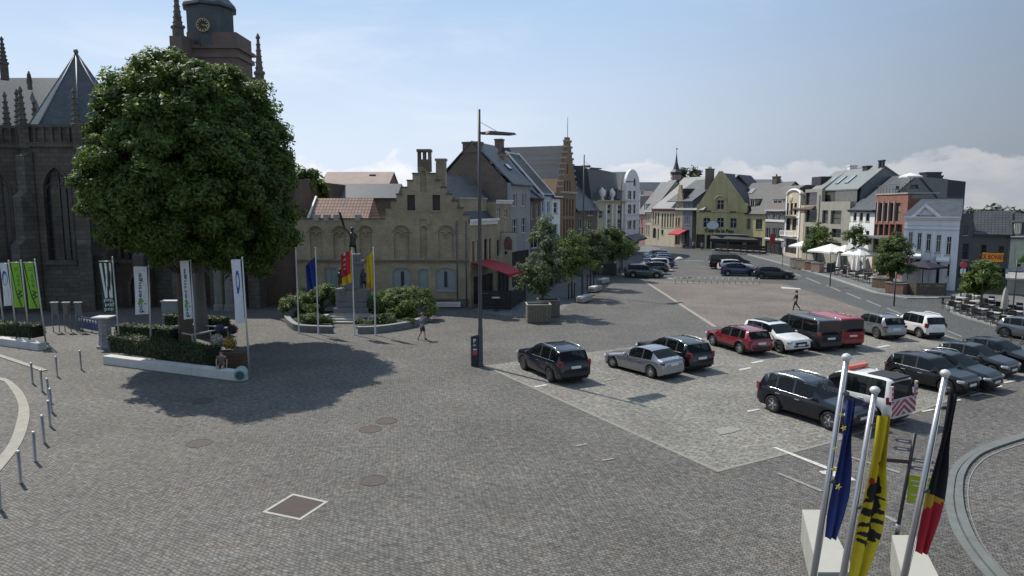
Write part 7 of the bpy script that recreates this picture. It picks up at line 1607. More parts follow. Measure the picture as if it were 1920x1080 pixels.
# fabric barrier with pattern between the boards and the pillar
pa, pb = G(148, 618), G(196, 628); root = empty('banner_fence', pa, math.atan2((pb-pa).y, (pb-pa).x), 'low fence banner in blue and white between boards and pillar', 'barrier'); L_ = (pb-pa).length
MB().box(0, L_, -.02, .02, .15, .95).build('cloth', mat('fence_blue', (.07, .08, .17), .8, var=.4, vs=4), root); b = MB()
for k in range(9): b.path([(L_*(k+.2)/9, -.03, .62), (L_*(k+.4)/9, -.03, .84), (L_*(k+.6)/9, -.03, .62), (L_*(k+.8)/9, -.03, .85)], .025, 4)
b.build('pattern', INKW, root)
for x in (0, L_/2, L_): MB().tube((x, .04, 0), (x, .04, 1.), .025, n=6).build('post', GALV, root)
pc = G(365, 648); root = empty('tree_guard', pc, 0, 'square low metal rail around the tree trunks', 'railing'); b = MB(); q = [G(298, 640)-pc, G(362, 652)-pc, G(428, 637)-pc, G(356, 630)-pc]
for i in range(4):
    p, r = q[i], q[(i+1) % 4]; MB().tube((p.x, p.y, .78), (r.x, r.y, .78), .05, n=8).build('rail', CONCW, root); MB().tube((p.x, p.y, 0), (p.x, p.y, .78), .045, n=8).build('post', GALV, root); m_ = (p+r)/2; MB().tube((m_.x, m_.y, 0), (m_.x, m_.y, .78), .035, n=8).build('post', GALV, root)
p = G(322, 608); root = empty('utility_box', p, 0, 'pale grey utility box behind the back hedge', 'utility box'); MB().bbox(-.55, .55, -.25, .25, 0, 1.65, .02).build('cabinet', mat('cabinet_grey', (.2, .22, .24), .6), root); MB().bbox(-.6, .6, -.3, .3, 1.65, 1.73, .02).build('lid', CONCW, root)
# planter crate with flowers, barrel
g = G(418, 697); root = empty('flower_crate', g+Vector((.0, .55, 0)), RAD(-8), 'brown wooden flower crate on the end of the white planter wall', 'planter'); b = MB()
b.bbox(-1., 1., -.3, .3, .0, .95, .02); b.build('crate', mat('crate_wood', (.075, .045, .03), .8, var=.25, vs=5), root)
b = MB()
for k in range(4): b.box(-1.01, 1.01, -.315, -.302, .1+.22*k, .27+.22*k)
b.build('slat', _M['crate_wood'], root)
def blossoms(label, px, z, r, m, name='flower_ball'):
    p = G(*px)+Vector((0, .5, 0)); rt = empty(name, (p.x, p.y, z-r), 0, label, 'flower ball', 'flower balls on the crate'); n = 260; d = RNG.normal(0, 1, (n, 3)); d /= np.linalg.norm(d, axis=1)[:, None]
    MB().ball((0, 0, r), r*.85, 10).build('core', mat('core_'+m.name, tuple(0.5*x for x in m['c']), .9), rt); leaf_mesh('petals', d*r+np.array([0, 0, r]), d, r*.18, m, rt, .5)
def petal(n, c): m = mat(n, c, .8); m['c'] = c; return m
blossoms('round white flower ball on the crate', (402, 694), 1.5, .3, petal('petal_white', (.42, .4, .34))); blossoms('round yellow orange flower ball on the crate', (426, 696), 1.35, .33, petal('petal_yellow', (.3, .19, .04))); blossoms('small violet flower ball on the crate, rearmost', (408, 690), 2.0, .24, petal('petal_violet', (.09, .075, .13))); blossoms('dark flower ball on the crate, right and highest', (432, 692), 2.0, .26, petal('petal_dark', (.03, .03, .04)))
g = G(452, 713); root = empty('teal_barrel', g+Vector((0, 0, .33)), RAD(15), 'pale teal barrel lying at the planter end below the banner pole', 'barrel'); Mb = Matrix.Rotation(PI/2, 4, 'X')
b = MB(); b.lathe([(.26, -.4), (.31, -.2), (.325, 0), (.31, .2), (.26, .4)], 18); o = b.build('body', mat('barrel_teal', (.2, .34, .32), .6), root); o.data.transform(Mb)
for z in (-.3, .3): o = MB().lathe([(.295, z-.03), (.305, z-.03), (.305, z+.03), (.295, z+.03)], 18, smooth=False).build('hoop', mat('hoop_pale', (.5, .52, .5), .5), root); o.data.transform(Mb)
o = MB().lathe([(.2, .401), (.2, .41)], 16).build('lid_mark', mat('lid_dark', (.05, .07, .07), .6), root); o.data.transform(Mb)

# ------------------------------------------------------------------ big flags on the steps, bottom right
def big_pole(plab, px_top, px_low, Yb, r=.053):
    """pole seen through two photo points; it stands at depth Yb and leans slightly with the row"""
    t = atY(*px_top, Yb); l = atY(*px_low, Yb); d = (t-l).normalized(); base = l-d*((l.z)/d.z); root = empty('flagpole', base, 0, plab, 'flagpole', 'flagpoles at the white plinths')
    T = t-base; MB().path([(0, 0, 0), T*.5, T], [r*1.15, r, r*.9], 14).build('pole', mat('brushed_steel_pole', (.42, .42, .43), .3, .7, .08, 1.5), root)
    cap = MB(); cap.lathe([(r*.9, -.02), (r*1.2, .02), (r*1.5, .04), (r*1.6, .07), (r*1.1, .11), (.01, .13)], 16, tuple(T)); cap.build('finial', mat('finial_pale', (.6, .6, .55), .35, .2), root)
    for f_ in (.62, .9): p = T*f_; MB().bbox(p.x-.01, p.x+.1, p.y-.09, p.y-.05, p.z-.03, p.z+.03, .01).build('cleat', GUT, root)
    b = MB(); b.path([T*.18+Vector((.0, -r*1.5, 0)), T*.5+Vector((.03, -r*1.6, 0)), T*.97+Vector((.0, -r*1.2, 0))], .006, 5); b.build('halyard', mat('halyard', (.4, .4, .38), .8), root); return base, T
def draped(name, base, T, f0, f1, w, m_list, fn, label, side=1, fold=.05, nu=14, nv=44, tail=None):
    """flag hanging limp along its pole: folded strip between fractions f0 (top) and f1 (bottom)"""
    vs = []; b = MB(); n1 = nu+1; d = T.normalized(); sx = Vector((1, 0, 0)); sy = Vector((0, 1, 0))
    for j in range(nv+1):
        q = j/nv; p = base+T*(f0+(f1-f0)*q)
        wq = w*(.5+.5*min(1, q*2.2))*(1-.25*max(0, q-.7)/.3)
        for i in range(n1):
            a = i/nu; x = .045+wq*a*.95*side+.018*math.sin(q*9+a*2)*a; y = -.1-fold*math.sin(a*13+q*3)*(.5+a)-.05*math.sin(q*6+a*3)
            z = -(tail*a*q if tail else 0)
            vs.append(p+sx*x+sy*y+Vector((0, 0, z)))
    for j in range(nv):
        for i in range(nu): b.add([vs[j*n1+i], vs[j*n1+i+1], vs[(j+1)*n1+i+1], vs[(j+1)*n1+i]], [(0, 1, 2, 3)], fn((i+.5)/nu, (j+.5)/nv), True)
    o = b.build(name, m_list, None); tag(o, label, 'flag'); return o, lambda a, q, dy=-.012: None
FP_ = [('left steel flagpole carrying the blue star flag', (1587, 676), (1527, 1070), 11.6), ('middle steel flagpole carrying the yellow lion flag', (1640, 738), (1582, 1070), 11.2), ('right steel flagpole carrying the black yellow red flag', (1772, 706), (1697, 1070), 11.6)]
bases = [big_pole(*q) for q in FP_]
def frac(i, u, v): t = atY(u, v, FP_[i][3]); return (t.z)/(bases[i][1].z)
STARY = cloth('star_yellow', (.6, .5, .08))
def star_patch(o, name, pts, m):
    pass
fl, _ = draped('flag', *bases[0], frac(0, 1584, 745), frac(0, 1545, 1003), .27, [cloth('flag_deep_blue', (.02, .035, .16))], lambda a, b: 0, 'blue flag with yellow stars hanging limp along the left steel pole')
def star(parent, p, r, rot):
    b = MB(); pts = []
    for k in range(10): rr = r if k % 2 == 0 else r*.42; t = PI/2+rot+k*PI/5; pts.append((rr*math.cos(t), rr*math.sin(t)))
    b.prism(pts, 'y', -.004, .004); o = b.build('star', STARY, parent); o.data.transform(Matrix.Translation(p)); return o
for u, v, r, rot in ((1582, 803, .055, .3), (1564, 880, .06, .2), (1572, 913, .06, -.3), (1566, 841, .045, .5), (1577, 778, .04, .1)):
    p = atY(u, v, FP_[0][3]-.3); star(fl, p, r, rot)
LI = [cloth('lion_yellow', (.55, .42, .015)), cloth('lion_black', (.015, .013, .012)), cloth('lion_red', (.35, .03, .03))]
def lion_fn(a, q):
    # folded heraldic lion: crown-less head with red tongue, mane, body, striped legs and claws as seen on the hanging cloth
    x = a*2-1; w1 = .1*math.sin(q*60)+.06*math.sin(q*143+2)
    def blob(cx, cy, rx, ry): return ((x-cx)/rx)**2+((q-cy)/ry)**2 < 1
    if blob(-.35, .4, .3, .02): return 2
    if .22 < q < .33 and abs(x-.35-w1) < .16+.5*(q-.22)*2: return 1          # raised paw, flame shaped
    if blob(.1+w1*.5, .46, .62, .055) or blob(.45, .41, .25, .04): return 1   # head and mane
    if .5 < q < .74:                                                          # body folds: black bands tapering to claws
        t = (q-.5)/.24; s = math.sin(t*21+x*1.6+.8*math.sin(x*2.5+t*9))
        if s > .12+.9*max(0, abs(x-.1)-.55) and -.85 < x < .9: return 1
        if abs(x-.35-.2*math.sin(t*7)) < .17: return 1
    if blob(-.3, .77, .38, .014) or blob(.4, .755, .3, .018) or blob(.1, .79, .25, .01): return 1
    return 0
fl, _ = draped('flag', *bases[1], frac(1, 1636, 775), frac(1, 1580, 1078), .4, LI, lion_fn, 'yellow flag with black heraldic lion hanging limp along the middle steel pole', nu=44, nv=170)
fl, _ = draped('flag', *bases[2], frac(2, 1768, 735), frac(2, 1716, 1030), .27, [BLKF, cloth('flag_gold', (.5, .3, .03)), cloth('flag_crimson', (.4, .015, .03))], lambda a, b: 0 if b < .62+.04*a else (1 if b < .75-.09*a else 2), 'black yellow red flag hanging limp along the right steel pole', nv=60)
for lab, q in (('white plinth with sloped top beneath the left and middle flagpoles', [(1501, 1012), (1541, 1012), (1600, 1140), (1530, 1140)]), ('white plinth with sloped top beneath the right flagpole', [(1668, 1064), (1716, 1064), (1760, 1160), (1690, 1160)])):
    P = [G(*p) for p in q]; c = sum(P, Vector())/4; root = empty('white_plinth', c, 0, lab, 'plinth', 'white plinths at the flagpoles'); b = MB(); top = [p-c+Vector((0, 0, .75)) for p in P]; bot = [p-c for p in P]
    b.add(bot+top, [(3, 2, 1, 0), (4, 5, 6, 7)]+[(i, (i+1) % 4, 4+(i+1) % 4, 4+i) for i in range(4)]); b.build('block', mat('plinth_side', (.3, .3, .28), .8, var=.1, vs=2, dirt=.3), root); b = MB(); b.add([p*1.0+Vector((0, 0, .002)) for p in top]+[p+Vector((0, 0, .05)) for p in top], [(4, 5, 6, 7)]+[(i, (i+1) % 4, 4+(i+1) % 4, 4+i) for i in range(4)]); b.build('coping', mat('plinth_top', (.36, .35, .31), .75, var=.06, vs=2), root)
# fingerpost with yellow-green sign
YS = 15.2; t = atY(1716, 812, YS); l = atY(1680, 1010, YS); d = (t-l).normalized(); base = l-d*(l.z/d.z); T = t-base
root = empty('fingerpost', base, 0, 'dark fingerpost with small white pointers and a yellow green board', 'signpost'); MB().path([(0, 0, 0), T*.5, T], [.045, .04, .038], 10).build('post', mat('post_dark', (.025, .02, .022), .5, .2), root)
WH_ = mat('sign_white', (.7, .7, .7), .5)
for k, (f_, an, ln, m_, lab) in enumerate(((.93, 150, .4, None, 1), (.87, 150, .4, None, 1), (.8, -25, .5, None, 1), (.74, -25, .5, None, 1), (.78, 165, .65, 'd', 0))):
    p = T*f_; Mx = Matrix.Translation(p) @ Matrix.Rotation(RAD(an), 4, 'Z'); o = MB().prism([(.04, -.045), (ln-.06, -.045), (ln, 0), (ln-.06, .045), (.04, .045)], 'y', -.01, .01).build('pointer', mat('pointer_maroon', (.06, .03, .035), .5) if m_ else mat('pointer_grey', (.16, .13, .14), .5), root); o.data.transform(Mx)
    if not m_:
        o2 = MB().box(.1, ln-.1, -.0125, -.0105, -.012, .014); o2 = o2.build('pointer_text', WH_, o); o2.data.transform(Mx); o3 = MB().box(.1, ln-.1, .0105, .0125, -.012, .014).build('pointer_text', WH_, o); o3.data.transform(Mx)
p = T*.58; Mx = Matrix.Translation(p) @ Matrix.Rotation(RAD(-22), 4, 'Z'); o = MB().bbox(.05, .62, -.015, .015, -.34, .34, .01).build('board', mat('board_lime', (.28, .33, .02), .6, var=.12, vs=4), root); o.data.transform(Mx); b = MB()
for k, (x, z, w_, h_) in enumerate(((.1, .2, .4, .05), (.16, .08, .3, .06), (.3, -.02, .2, .07), (.12, -.14, .26, .05), (.2, -.25, .3, .05))): b.box(x, x+w_, -.019, -.0155, z, z+h_*.5)
b2 = b.build('board_text', mat('board_text_pale', (.5, .53, .36), .6), o); b2.data.transform(Mx)
p = T*.27; MB().lathe([(.055, -.1), (.055, .1)], 10, tuple(p)).build('clamp', GALV, root)

# ------------------------------------------------------------------ left terrace furniture
WOODP = mat('planter_wood', (.16, .14, .11), .85, var=.25, vs=4, dirt=.3)
def box_planter(label, px, w, d, h, m, rz=0., z0=0., slats=9, top=True, group=None, name='wooden_planter'):
    g = G(*px); root = empty(name, (g.x, g.y, z0), rz, label, 'planter', group); MB().box(-w/2+.02, w/2-.02, -d/2+.02, d/2-.02, 0, h-.05).build('liner', UNDER, root)
    b = MB()
    for k in range(slats):
        a, c = -w/2+w*k/slats+.008, -w/2+w*(k+1)/slats-.008; b.box(a, c, -d/2, -d/2+.03, .04, h); b.box(a, c, d/2-.03, d/2, .04, h)
        a, c = -d/2+d*k/slats+.008, -d/2+d*(k+1)/slats-.008; b.box(-w/2, -w/2+.03, a, c, .04, h); b.box(w/2-.03, w/2, a, c, .04, h)
    b.build('boards', m, root); MB().prism([(-w/2-.04, -d/2-.04), (w/2+.04, -d/2-.04), (w/2+.04, d/2+.04), (-w/2-.04, d/2+.04)], 'z', h+.002, h+.05, holes=[[(-w/2+.06, -d/2+.06), (w/2-.06, -d/2+.06), (w/2-.06, d/2-.06), (-w/2+.06, d/2-.06)]]).build('rim', STONE, root)
    MB().box(-w/2+.05, w/2-.05, -d/2+.05, d/2-.05, h-.12, h-.06).build('soil', mat('soil', (.03, .024, .018), .95), root); return root
box_planter('grey wooden tree planter in front, standing nearest on the left pavement', (1009, 603), 1.7, 1.4, 1.3, WOODP, RAD(4), group='wooden planters on the left pavement')
box_planter('grey wooden planter close behind the front one', (1028, 592), 1.6, 1.4, 1.25, WOODP, RAD(4), group='wooden planters on the left pavement')
box_planter('far wooden planter beside the street trees before the parked cars', (1133, 514), 2.6, 1.6, 1.4, mat('planter_dark_wood', (.08, .075, .065), .85, var=.2, vs=4), RAD(10), group='wooden planters on the left pavement')
for i, (u, v, lab) in enumerate(((1096, 566, 'pale concrete bench nearest of three on the left pavement'), (1116, 547, 'pale concrete bench in the middle of three on the left pavement'), (1131, 532, 'pale concrete bench farthest of three on the left pavement'))):
    g = G(u, v)
    if i == 0: bench = empty('concrete_bench', g, RAD(62), lab, 'bench', 'concrete benches on the left pavement'); MB().bbox(-1.1, 1.1, -.35, .35, .08, .5, .06).build('block', STONE, bench); MB().bbox(-1.05, 1.05, -.32, .32, .502, .58, .03).build('seat', CONCW, bench); o = bench
    else: o = copy_tree(bench); o.location = g; o['label'] = lab
for u, v in ((1066, 561), (1077, 561), (1101, 543), (1113, 543)):
    g = G(u, v); root = empty('tree_stake', g, 0, 'dark wooden tree stake pair member beside a street tree on the left', 'stake', 'tree stakes by the left street trees'); MB().lathe([(.05, 0), (.05, 1.5), (.03, 1.56), (0, 1.57)], 8).build('post', mat('stake_wood', (.04, .032, .026), .8), root); MB().box(-.05, .25, -.015, .015, 1.3, 1.36).build('tie', RUBBER, root)
# red parasol and teal parasol, dark screens, high tables
def parasol(label, g, r, hgt, m, z0=0., sides=4, rot=PI/4, rise=.45, group=None, drop=.16, name='parasol', tilt=0.):
    root = empty(name, (g.x, g.y, z0), 0, label, 'parasol', group); b = MB(); n = sides; vs = [(0, 0, hgt+rise)]
    for k in range(n):
        t = rot+2*PI*k/n; t2 = rot+2*PI*(k+.5)/n; vs.append((r*math.cos(t), r*math.sin(t), hgt)); rm = r*math.cos(PI/n)*.985; vs.append((rm*math.cos(t2), rm*math.sin(t2), hgt+.04))
    m2 = 2*n; fs = [(0, 1+k, 1+(k+1) % m2) for k in range(m2)]; b.add(vs, fs); low = [(x, y, z-drop) for x, y, z in vs[1:]]; b.add(vs[1:]+low, [(k, (k+1) % m2, m2+(k+1) % m2, m2+k) for k in range(m2)]); b.build('canopy', m, root)
    MB().lathe([(.3, 0), (.3, .06), (.04, .08), (.03, hgt+rise-.02)], 10).build('pole', POLEM, root); rb = MB()
    for k in range(n): t = rot+2*PI*k/n; rb.tube((0, 0, hgt+rise-.06), (r*.97*math.cos(t), r*.97*math.sin(t), hgt-.03), .015, n=4)
    rb.build('rib', POLEM, root); return root
g = G(968, 560); parasol('teal green parasol behind the red awning', g, 1.5, 2.55, mat('teal_canvas', (.03, .16, .14), .8), 0, 6, 0, .45)
DWOOD = mat('dark_screen_wood', (.022, .02, .022), .7, var=.25, vs=4)
def screen(label, a, c, h, n=7, z0=0., m=None, group='dark terrace screens'):
    A, C_ = G(*a), G(*c); e = C_-A; root = empty('terrace_screen', (A.x, A.y, z0), math.atan2(e.y, e.x), label, 'screen', group); L_ = e.length; b = MB()
    for k in range(n): b.box(0, L_, -.02, .02, .08+h*k/n, .08+h*(k+.88)/n)
    b.build('boards', m or DWOOD, root)
    for x in (0, L_): MB().box(x-.04, x+.04, -.045, .045, 0, h+.12).build('post', m or DWOOD, root)
screen('dark wooden screen along the front of the red awning terrace', (905, 581), (958, 581), 1.5); screen('dark wooden screen on the right side of the red awning terrace', (958, 580), (985, 562), 1.4)
def high_table(label, px, z0=0., h=1.1, r=.36, m=None, group='small terrace tables'):
    g = G(*px); root = empty('bar_table', (g.x, g.y, z0), 0, label, 'table', group); MB().lathe([(r, h-.04), (r, h)], 16, smooth=False).build('table_top', m or CONCW, root); MB().lathe([(.25, 0), (.25, .03), (.035, .05), (.03, h-.05)], 10).build('stem', DWOOD, root); return root
high_table('pale bar table before the dark screen under the red awning', (930, 583)); high_table('pale bar table inside the red awning terrace', (908, 574)); high_table('pale bar table beside the teal parasol', (973, 566))
# white marquee seat at the step gable house
g = G(830, 577); root = empty('bench', g, RAD(2), 'pale bench with red back rail against the step gable house', 'bench'); MB().bbox(-1.5, 1.5, -.3, .3, .08, .45, .03).build('seat', CONCW, root); MB().box(-1.4, 1.4, .25, .32, .5, .62).build('backrest', mat('rail_dark_red', (.14, .035, .04), .6), root)
for x in (-1.3, 0, 1.3): MB().box(x-.05, x+.05, .24, .31, .45, .52).build('bracket', GUT, root)

# ------------------------------------------------------------------ right terraces
TZ = .116; WICK = mat('dark_chair', (.02, .019, .018), .7, var=.3, vs=12); TEAK = mat('teak', (.15, .095, .06), .75, var=.25, vs=6)
chair0 = None; CHG = 'terrace chairs on the right'
def chair(px, rz, label, z0=TZ, g=None):
    global chair0
    p = g or G(*px, z0)
    if chair0 is None:
        root = empty('terrace_chair', p, rz); MB().bbox(-.23, .23, -.23, .23, .42, .47, .02).build('seat', WICK, root); MB().bbox(-.25, -.2, -.22, .22, .48, .88, .02).build('backrest', WICK, root)
        for x in (-.2, .2):
            for y in (-.2, .2): MB().tube((x, y, 0), (x*.95, y*.95, .42), .018, n=6).build('leg', GUT, root)
        for y in (-.24, .24): MB().path([(-.2, y, .66), (.18, y, .66), (.2, y, .45)], .016, 5).build('armrest', GUT, root)
        chair0 = root
    else: root = copy_tree(chair0); root.location = p; root.rotation_euler = (0, 0, rz)
    root.location.z = z0; tag(root, label, 'chair', CHG); return root
table0 = None
def table(px, rz, label, z0=TZ, g=None, m=None):
    global table0
    p = g or G(*px, z0)
    if table0 is None:
        root = empty('terrace_table', p, rz); MB().bbox(-.38, .38, -.38, .38, .71, .745, .01).build('table_top', mat('table_pale', (.42, .4, .37), .5), root); MB().tube((0, 0, .03), (0, 0, .71), .03, n=8).build('stem', GUT, root); MB().bbox(-.24, .24, -.24, .24, 0, .03, .01).build('foot', GUT, root); table0 = root
    else: root = copy_tree(table0); root.location = p; root.rotation_euler = (0, 0, rz)
    root.location.z = z0; tag(root, label, 'table', 'terrace tables on the right'); return root
# near terrace at the right edge
k = 0
for r_, (u0, v0, n, du, dv) in enumerate(((1790, 582, 6, 24, 7.5), (1800, 574, 5, 26, 7), (1826, 570, 4, 26, 7))):
    for i in range(n):
        u, v = u0+du*i, v0+dv*i; p = G(u, v, TZ); rz = RAD(random.choice((20, 30, 40)))
        tl = 'small pale table on the kerbside terrace below the orange banner'; cl = 'dark chair on the kerbside terrace below the orange banner'
        table(None, rz, tl, g=p)
        for a in (0, 180) if r_ else (0, 90, 180): q = p+Vector((math.cos(rz+RAD(a))*.66, math.sin(rz+RAD(a))*.66, 0)); chair(None, rz+RAD(a+180), cl, g=q)
# terrace under white parasols
PG = 'white parasols on the right terrace'
for (u, v, r, lab) in ((1512, 492, 2.6, 'leftmost open white parasol on the terrace before the modern building'), (1556, 505, 2.9, 'largest open white parasol in the middle of the terrace'), (1583, 508, 2.2, 'open white parasol partly behind the largest one'), (1611, 514, 2.2, 'flat white parasol before the bright white house')):
    g = G(u, v); parasol(lab, g, r, 2.35, AWW, .11, 4, PI/4+.3, .95, PG, drop=.22)
def closed_parasol(px, lab, m=AWW, h=2.5, z0=.11):
    g = G(*px); root = empty('closed_parasol', (g.x, g.y, z0), 0, lab, 'parasol', 'closed parasols on the right terraces'); MB().lathe([(.28, 0), (.28, .06), (.035, .08), (.03, h+.1)], 8).build('pole', POLEM, root)
    b = MB(); prof = [(.2, .75), (.24, 1.0), (.2, 1.5), (.13, 2.1), (.04, h)]; vs = []
    for rr, z in prof:
        for q in range(12): t = 2*PI*q/12; f_ = 1 if q % 2 else .62; vs.append((rr*f_*math.cos(t), rr*f_*math.sin(t), z))
    b.add(vs, [(i*12+q, i*12+(q+1) % 12, (i+1)*12+(q+1) % 12, (i+1)*12+q) for i in range(4) for q in range(12)], 0, True); b.build('canopy', m, root)
for u, v, lab in ((1571, 514, 'closed white parasol right of the large open one'), (1599, 520, 'closed white parasol, left of a close pair'), (1607, 521, 'closed white parasol, right of a close pair'), (1619, 517, 'closed white parasol leaning against the white house terrace'), (1643, 527, 'closed white parasol beside the brick building')): closed_parasol((u, v), lab)
closed_parasol((1881, 600), 'closed pale parasol standing by the grey awning at the right edge', mat('canvas_beige', (.36, .34, .3), .8), 2.3)
BRP = mat('brick_planter', (.2, .12, .085), .85, var=.2, vs=4, dirt=.3); PGR = 'planter boxes along the right terraces'
for (u, v, w, d, h, m, lab) in ((1491, 503, .9, 1.2, 1.25, STONE, 'pale planter box at the far corner of the white parasol terrace'), (1508, 506, 2.0, .9, 1.2, mat('planter_tan', (.3, .24, .18), .8, var=.2, vs=3), 'tan planter box second along the terrace edge'), (1520, 508.5, 1.2, .9, 1.1, BRP, 'reddish planter box third along the terrace edge'), (1532, 512, 1.2, .9, 1.15, mat('planter_pink', (.34, .25, .21), .8, var=.2, vs=3), 'pinkish planter box before the large white parasol'), (1654, 541, 1.5, 1.2, .95, mat('planter_brown', (.17, .125, .08), .8, var=.2, vs=3), 'brown planter box under the round terrace tree'), (1683, 552, 1.7, 1.3, 1.0, BRP, 'brick red planter box nearest the kerb under the round tree')):
    box_planter(lab, (u, v), w, d, h, m, RAD(-60), .11, 5, group=PGR, name='planter_box')
screen('brown terrace fence before the pediment house, left panel', (1697, 553), (1717, 556), 1.1, 4, TZ, mat('brown_fence', (.09, .07, .05), .8, var=.2, vs=4), 'brown terrace fence panels'); screen('brown terrace fence before the pediment house, right panel', (1718, 556), (1772, 556), 1.1, 4, TZ, _M['brown_fence'], 'brown terrace fence panels')
g = G(1728, 546); parasol('large black parasol before the pediment house', g, 2.2, 2.35, mat('navy_canvas', (.018, .018, .03), .8), TZ, 4, PI/4+.5, .6); g = G(1700, 543); parasol('dark red and white parasol at the edge of the round tree', g, 1.1, 2.3, mat('maroon_canvas', (.16, .02, .04), .8), TZ, 6, 0, .35)
for i, (u, v) in enumerate(((1505, 500), (1525, 504), (1545, 510), (1565, 515), (1582, 519), (1600, 524), (1617, 529), (1636, 533), (1552, 501), (1588, 509))):
    p = G(u, v, .11); table(None, .3*i, 'small table on the white parasol terrace before the modern building', .11, g=p)
    for a in (0, 180): q = p+Vector((math.cos(.3*i+RAD(a))*.68, math.sin(.3*i+RAD(a))*.68, 0)); chair(None, .3*i+RAD(a+180), 'dark chair on the white parasol terrace before the modern building', .11, g=q)
for i, (u, v) in enumerate(((1712, 551), (1735, 551), (1758, 550))):
    p = G(u, v, TZ); table(None, .2*i, 'small table behind the brown fence at the pediment house', TZ, g=p)
    for a in (0, 180): q = p+Vector((math.cos(.2*i+RAD(a))*.6, math.sin(.2*i+RAD(a))*.6, 0)); chair(None, .2*i+RAD(a+180), 'dark chair behind the brown fence at the pediment house', TZ, g=q)
for i, (u, v, c, lab) in enumerate(((1560, 513, (.1, .1, .12), 'seated guest in dark top beneath the large white parasol'), (1640, 531, (.45, .44, .46), 'seated guest in pale top on the terrace before the brick building'), (1590, 516, (.2, .12, .1), 'seated guest in brown top beside the closed parasol pair'))):
    p = G(u, v, .11); person(lab, p, RAD(200+70*i), 1.65, c, (.03, .03, .04), sit=.45, z0=.11)
for (u, v, c, lab) in ((1300, 468, (.3, .29, .28), 'pale dressed pedestrian by the red awning in the far street'), (1282, 467, (.05, .05, .06), 'dark dressed pedestrian by the red awning in the far street'), (1316, 470, (.25, .25, .27), 'pedestrian before the yellow cafe entrance')): person(lab, G(u, v), RAD(-100), 1.7, c, (.04, .04, .05))
# cafe terrace: dark screens and chairs
screen('long black glazed terrace screen under the cafe awning', (1342, 471.5), (1436, 478), 1.5, 3, .0, mat('cafe_screen', (.012, .013, .018), .3), 'cafe terrace screens')
for i in range(8):
    p = G(1346+i*12, 474+i*.75); table(None, .1, 'small pale table in front of the yellow cafe', 0, g=p); chair(None, 0, 'dark chair in front of the yellow cafe', 0, g=p+Vector((.7, .1, 0))); chair(None, PI, 'dark chair in front of the yellow cafe', 0, g=p+Vector((-.7, .1, 0)))
# posts and signs along the road
def road_post(px, h, lab, m, top=None, r=.06):
    g = G(*px); root = empty('road_post', g, 0, lab, 'sign post', None); MB().lathe([(r, 0), (r*.9, h), (0, h+.01)], 8).build('pole', m, root)
    if top: top(root, h)
def t_white(root, h): MB().bbox(-.3, .3, -.03, .03, h-.7, h, .02).build('sign', mat('sign_white', (.7, .7, .7)), root); MB().lathe([(.09, h*.42), (.09, h*.55)], 8).build('band', BLKF, root)
def t_dark(root, h): MB().bbox(-.42, .42, -.04, .04, h-.95, h, .02).build('sign', mat('sign_back_navy', (.02, .022, .035), .5), root)
def t_red(root, h): MB().lathe([(.3, -.02), (.3, .02)], 16, (0, 0, 0)).build('sign', mat('sign_red_face', (.45, .04, .05), .5), root).data.transform(Matrix.Translation((0, -.06, h-.3)) @ Matrix.Rotation(PI/2, 4, 'X')); MB().bbox(-.25, .25, -.04, -.02, h-1.1, h-.65, .01).build('sub_sign', mat('sign_white', (.7, .7, .7)), root)
road_post((1467, 500), 3.4, 'white banded sign post on the road edge before the white arched house', mat('post_white', (.6, .58, .53)), t_white); road_post((1556, 538), 2.5, 'dark sign post with navy plate on the near road edge', POLEM, t_dark); road_post((1676, 574), 2.9, 'slim dark post on the near road edge before the brick planters', POLEM); road_post((1801, 560), 3.4, 'sign post with round red sign at the side street corner', POLEM, t_red)
road_post((1447, 478), 3.6, 'red sign post before the grey mansard house', mat('post_red', (.3, .05, .05), .5), lambda r_, h: MB().bbox(-.45, .45, -.06, .06, h-1.7, h, .03).build('sign', mat('post_red', (.3, .05, .05)), r_))
road_post((1897, 605), 4.6, 'slim dark lamp pole with crossarms at the right edge', POLEM, lambda r_, h: MB().box(-.55, .5, -.03, .03, h-.9, h-.84).build('crossarm', POLEM, r_), .045)
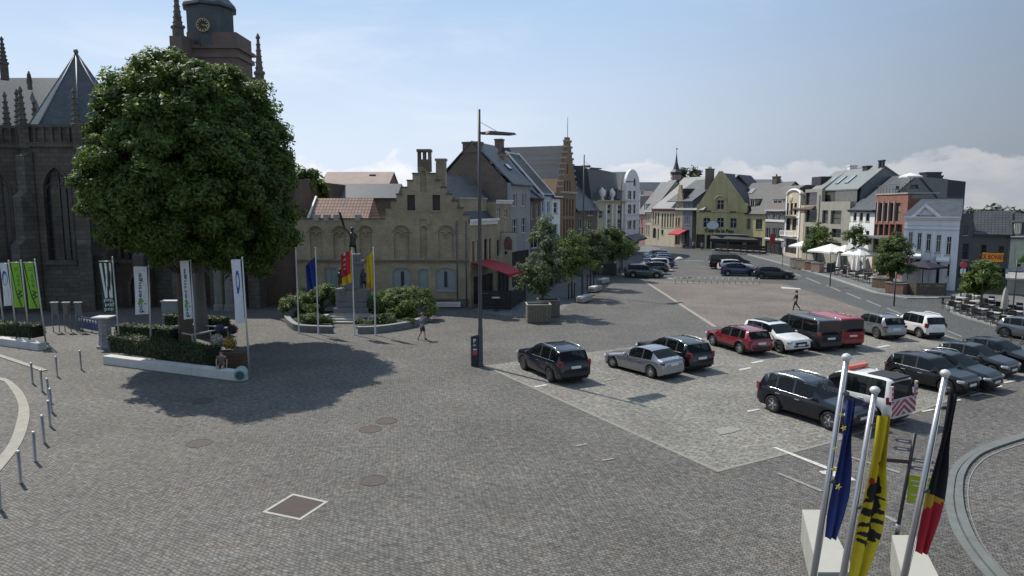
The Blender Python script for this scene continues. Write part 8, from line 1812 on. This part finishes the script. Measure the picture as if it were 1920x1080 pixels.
g = G(1274, 487.5); root = empty('road_island', g, 0, 'small white traffic marker on the road before the cafe', 'marker'); MB().lathe([(.75, 0), (.6, .25), (.2, .5), (0, .52)], 12).build('dome', CONCW, root); MB().lathe([(.8, 0), (.8, .05)], 12).build('base', BLKF, root)
# bicycle
g = G(1901, 664); root = empty('bicycle', g, RAD(-38), 'dark bicycle leaning at the right edge behind the last parked hatchback', 'bicycle')
for x in (-.52, .52):
    m_ = MB(); m_.path([(x+.33*math.cos(t), 0, .34+.33*math.sin(t)) for t in [2*PI*k/18 for k in range(19)]], .018, 6); w_ = m_.build('wheel', RUBBER, root); m_ = MB()
    for k in range(8): t = PI*k/8; m_.tube((x+.31*math.cos(t), 0, .34+.31*math.sin(t)), (x-.31*math.cos(t), 0, .34-.31*math.sin(t)), .003, n=4)
    m_.build('spokes', GALV, w_)
m_ = MB(); BBk = (-.06, 0, .32); ST = (-.2, 0, .82); HT = (.36, 0, .78)
for p, q in ((BBk, ST), (ST, HT), (BBk, HT), (BBk, (-.52, 0, .34)), (ST, (-.52, 0, .34)), (HT, (.52, 0, .34)), (HT, (.33, 0, .98)), (ST, (-.23, 0, .92))): m_.tube(p, q, .016, n=6)
m_.build('frame', mat('bike_frame', (.04, .04, .045), .4, .3), root); MB().bbox(-.36, -.1, -.07, .07, .91, .96, .03).build('saddle', RUBBER, root); MB().path([(.28, -.28, 1.0), (.35, -.1, 1.0), (.33, 0, .98), (.35, .1, 1.0), (.28, .28, 1.0)], .014, 6).build('handlebar', GUT, root); MB().lathe([(.09, -.03), (.09, .03)], 12).build('chainring', GUT, root).data.transform(Matrix.Translation(BBk) @ Matrix.Rotation(PI/2, 4, 'X'))
# roof terrace of the brick building
p = red_off.root.matrix_basis @ Vector((red_off.w*.62, 1.5, 0)); parasol('white parasol on the roof terrace of the red brick building', Vector((p.x, p.y, 0)), 1.25, 1.9, AWW, roof_terrace_z, 4, PI/4, .4)
for f_ in (.3, .5, .75, .9): p = red_off.root.matrix_basis @ Vector((red_off.w*f_, 1.2, 0)); chair(None, f_*5, 'chair on the roof terrace of the red brick building', roof_terrace_z, g=Vector((p.x, p.y, 0)))
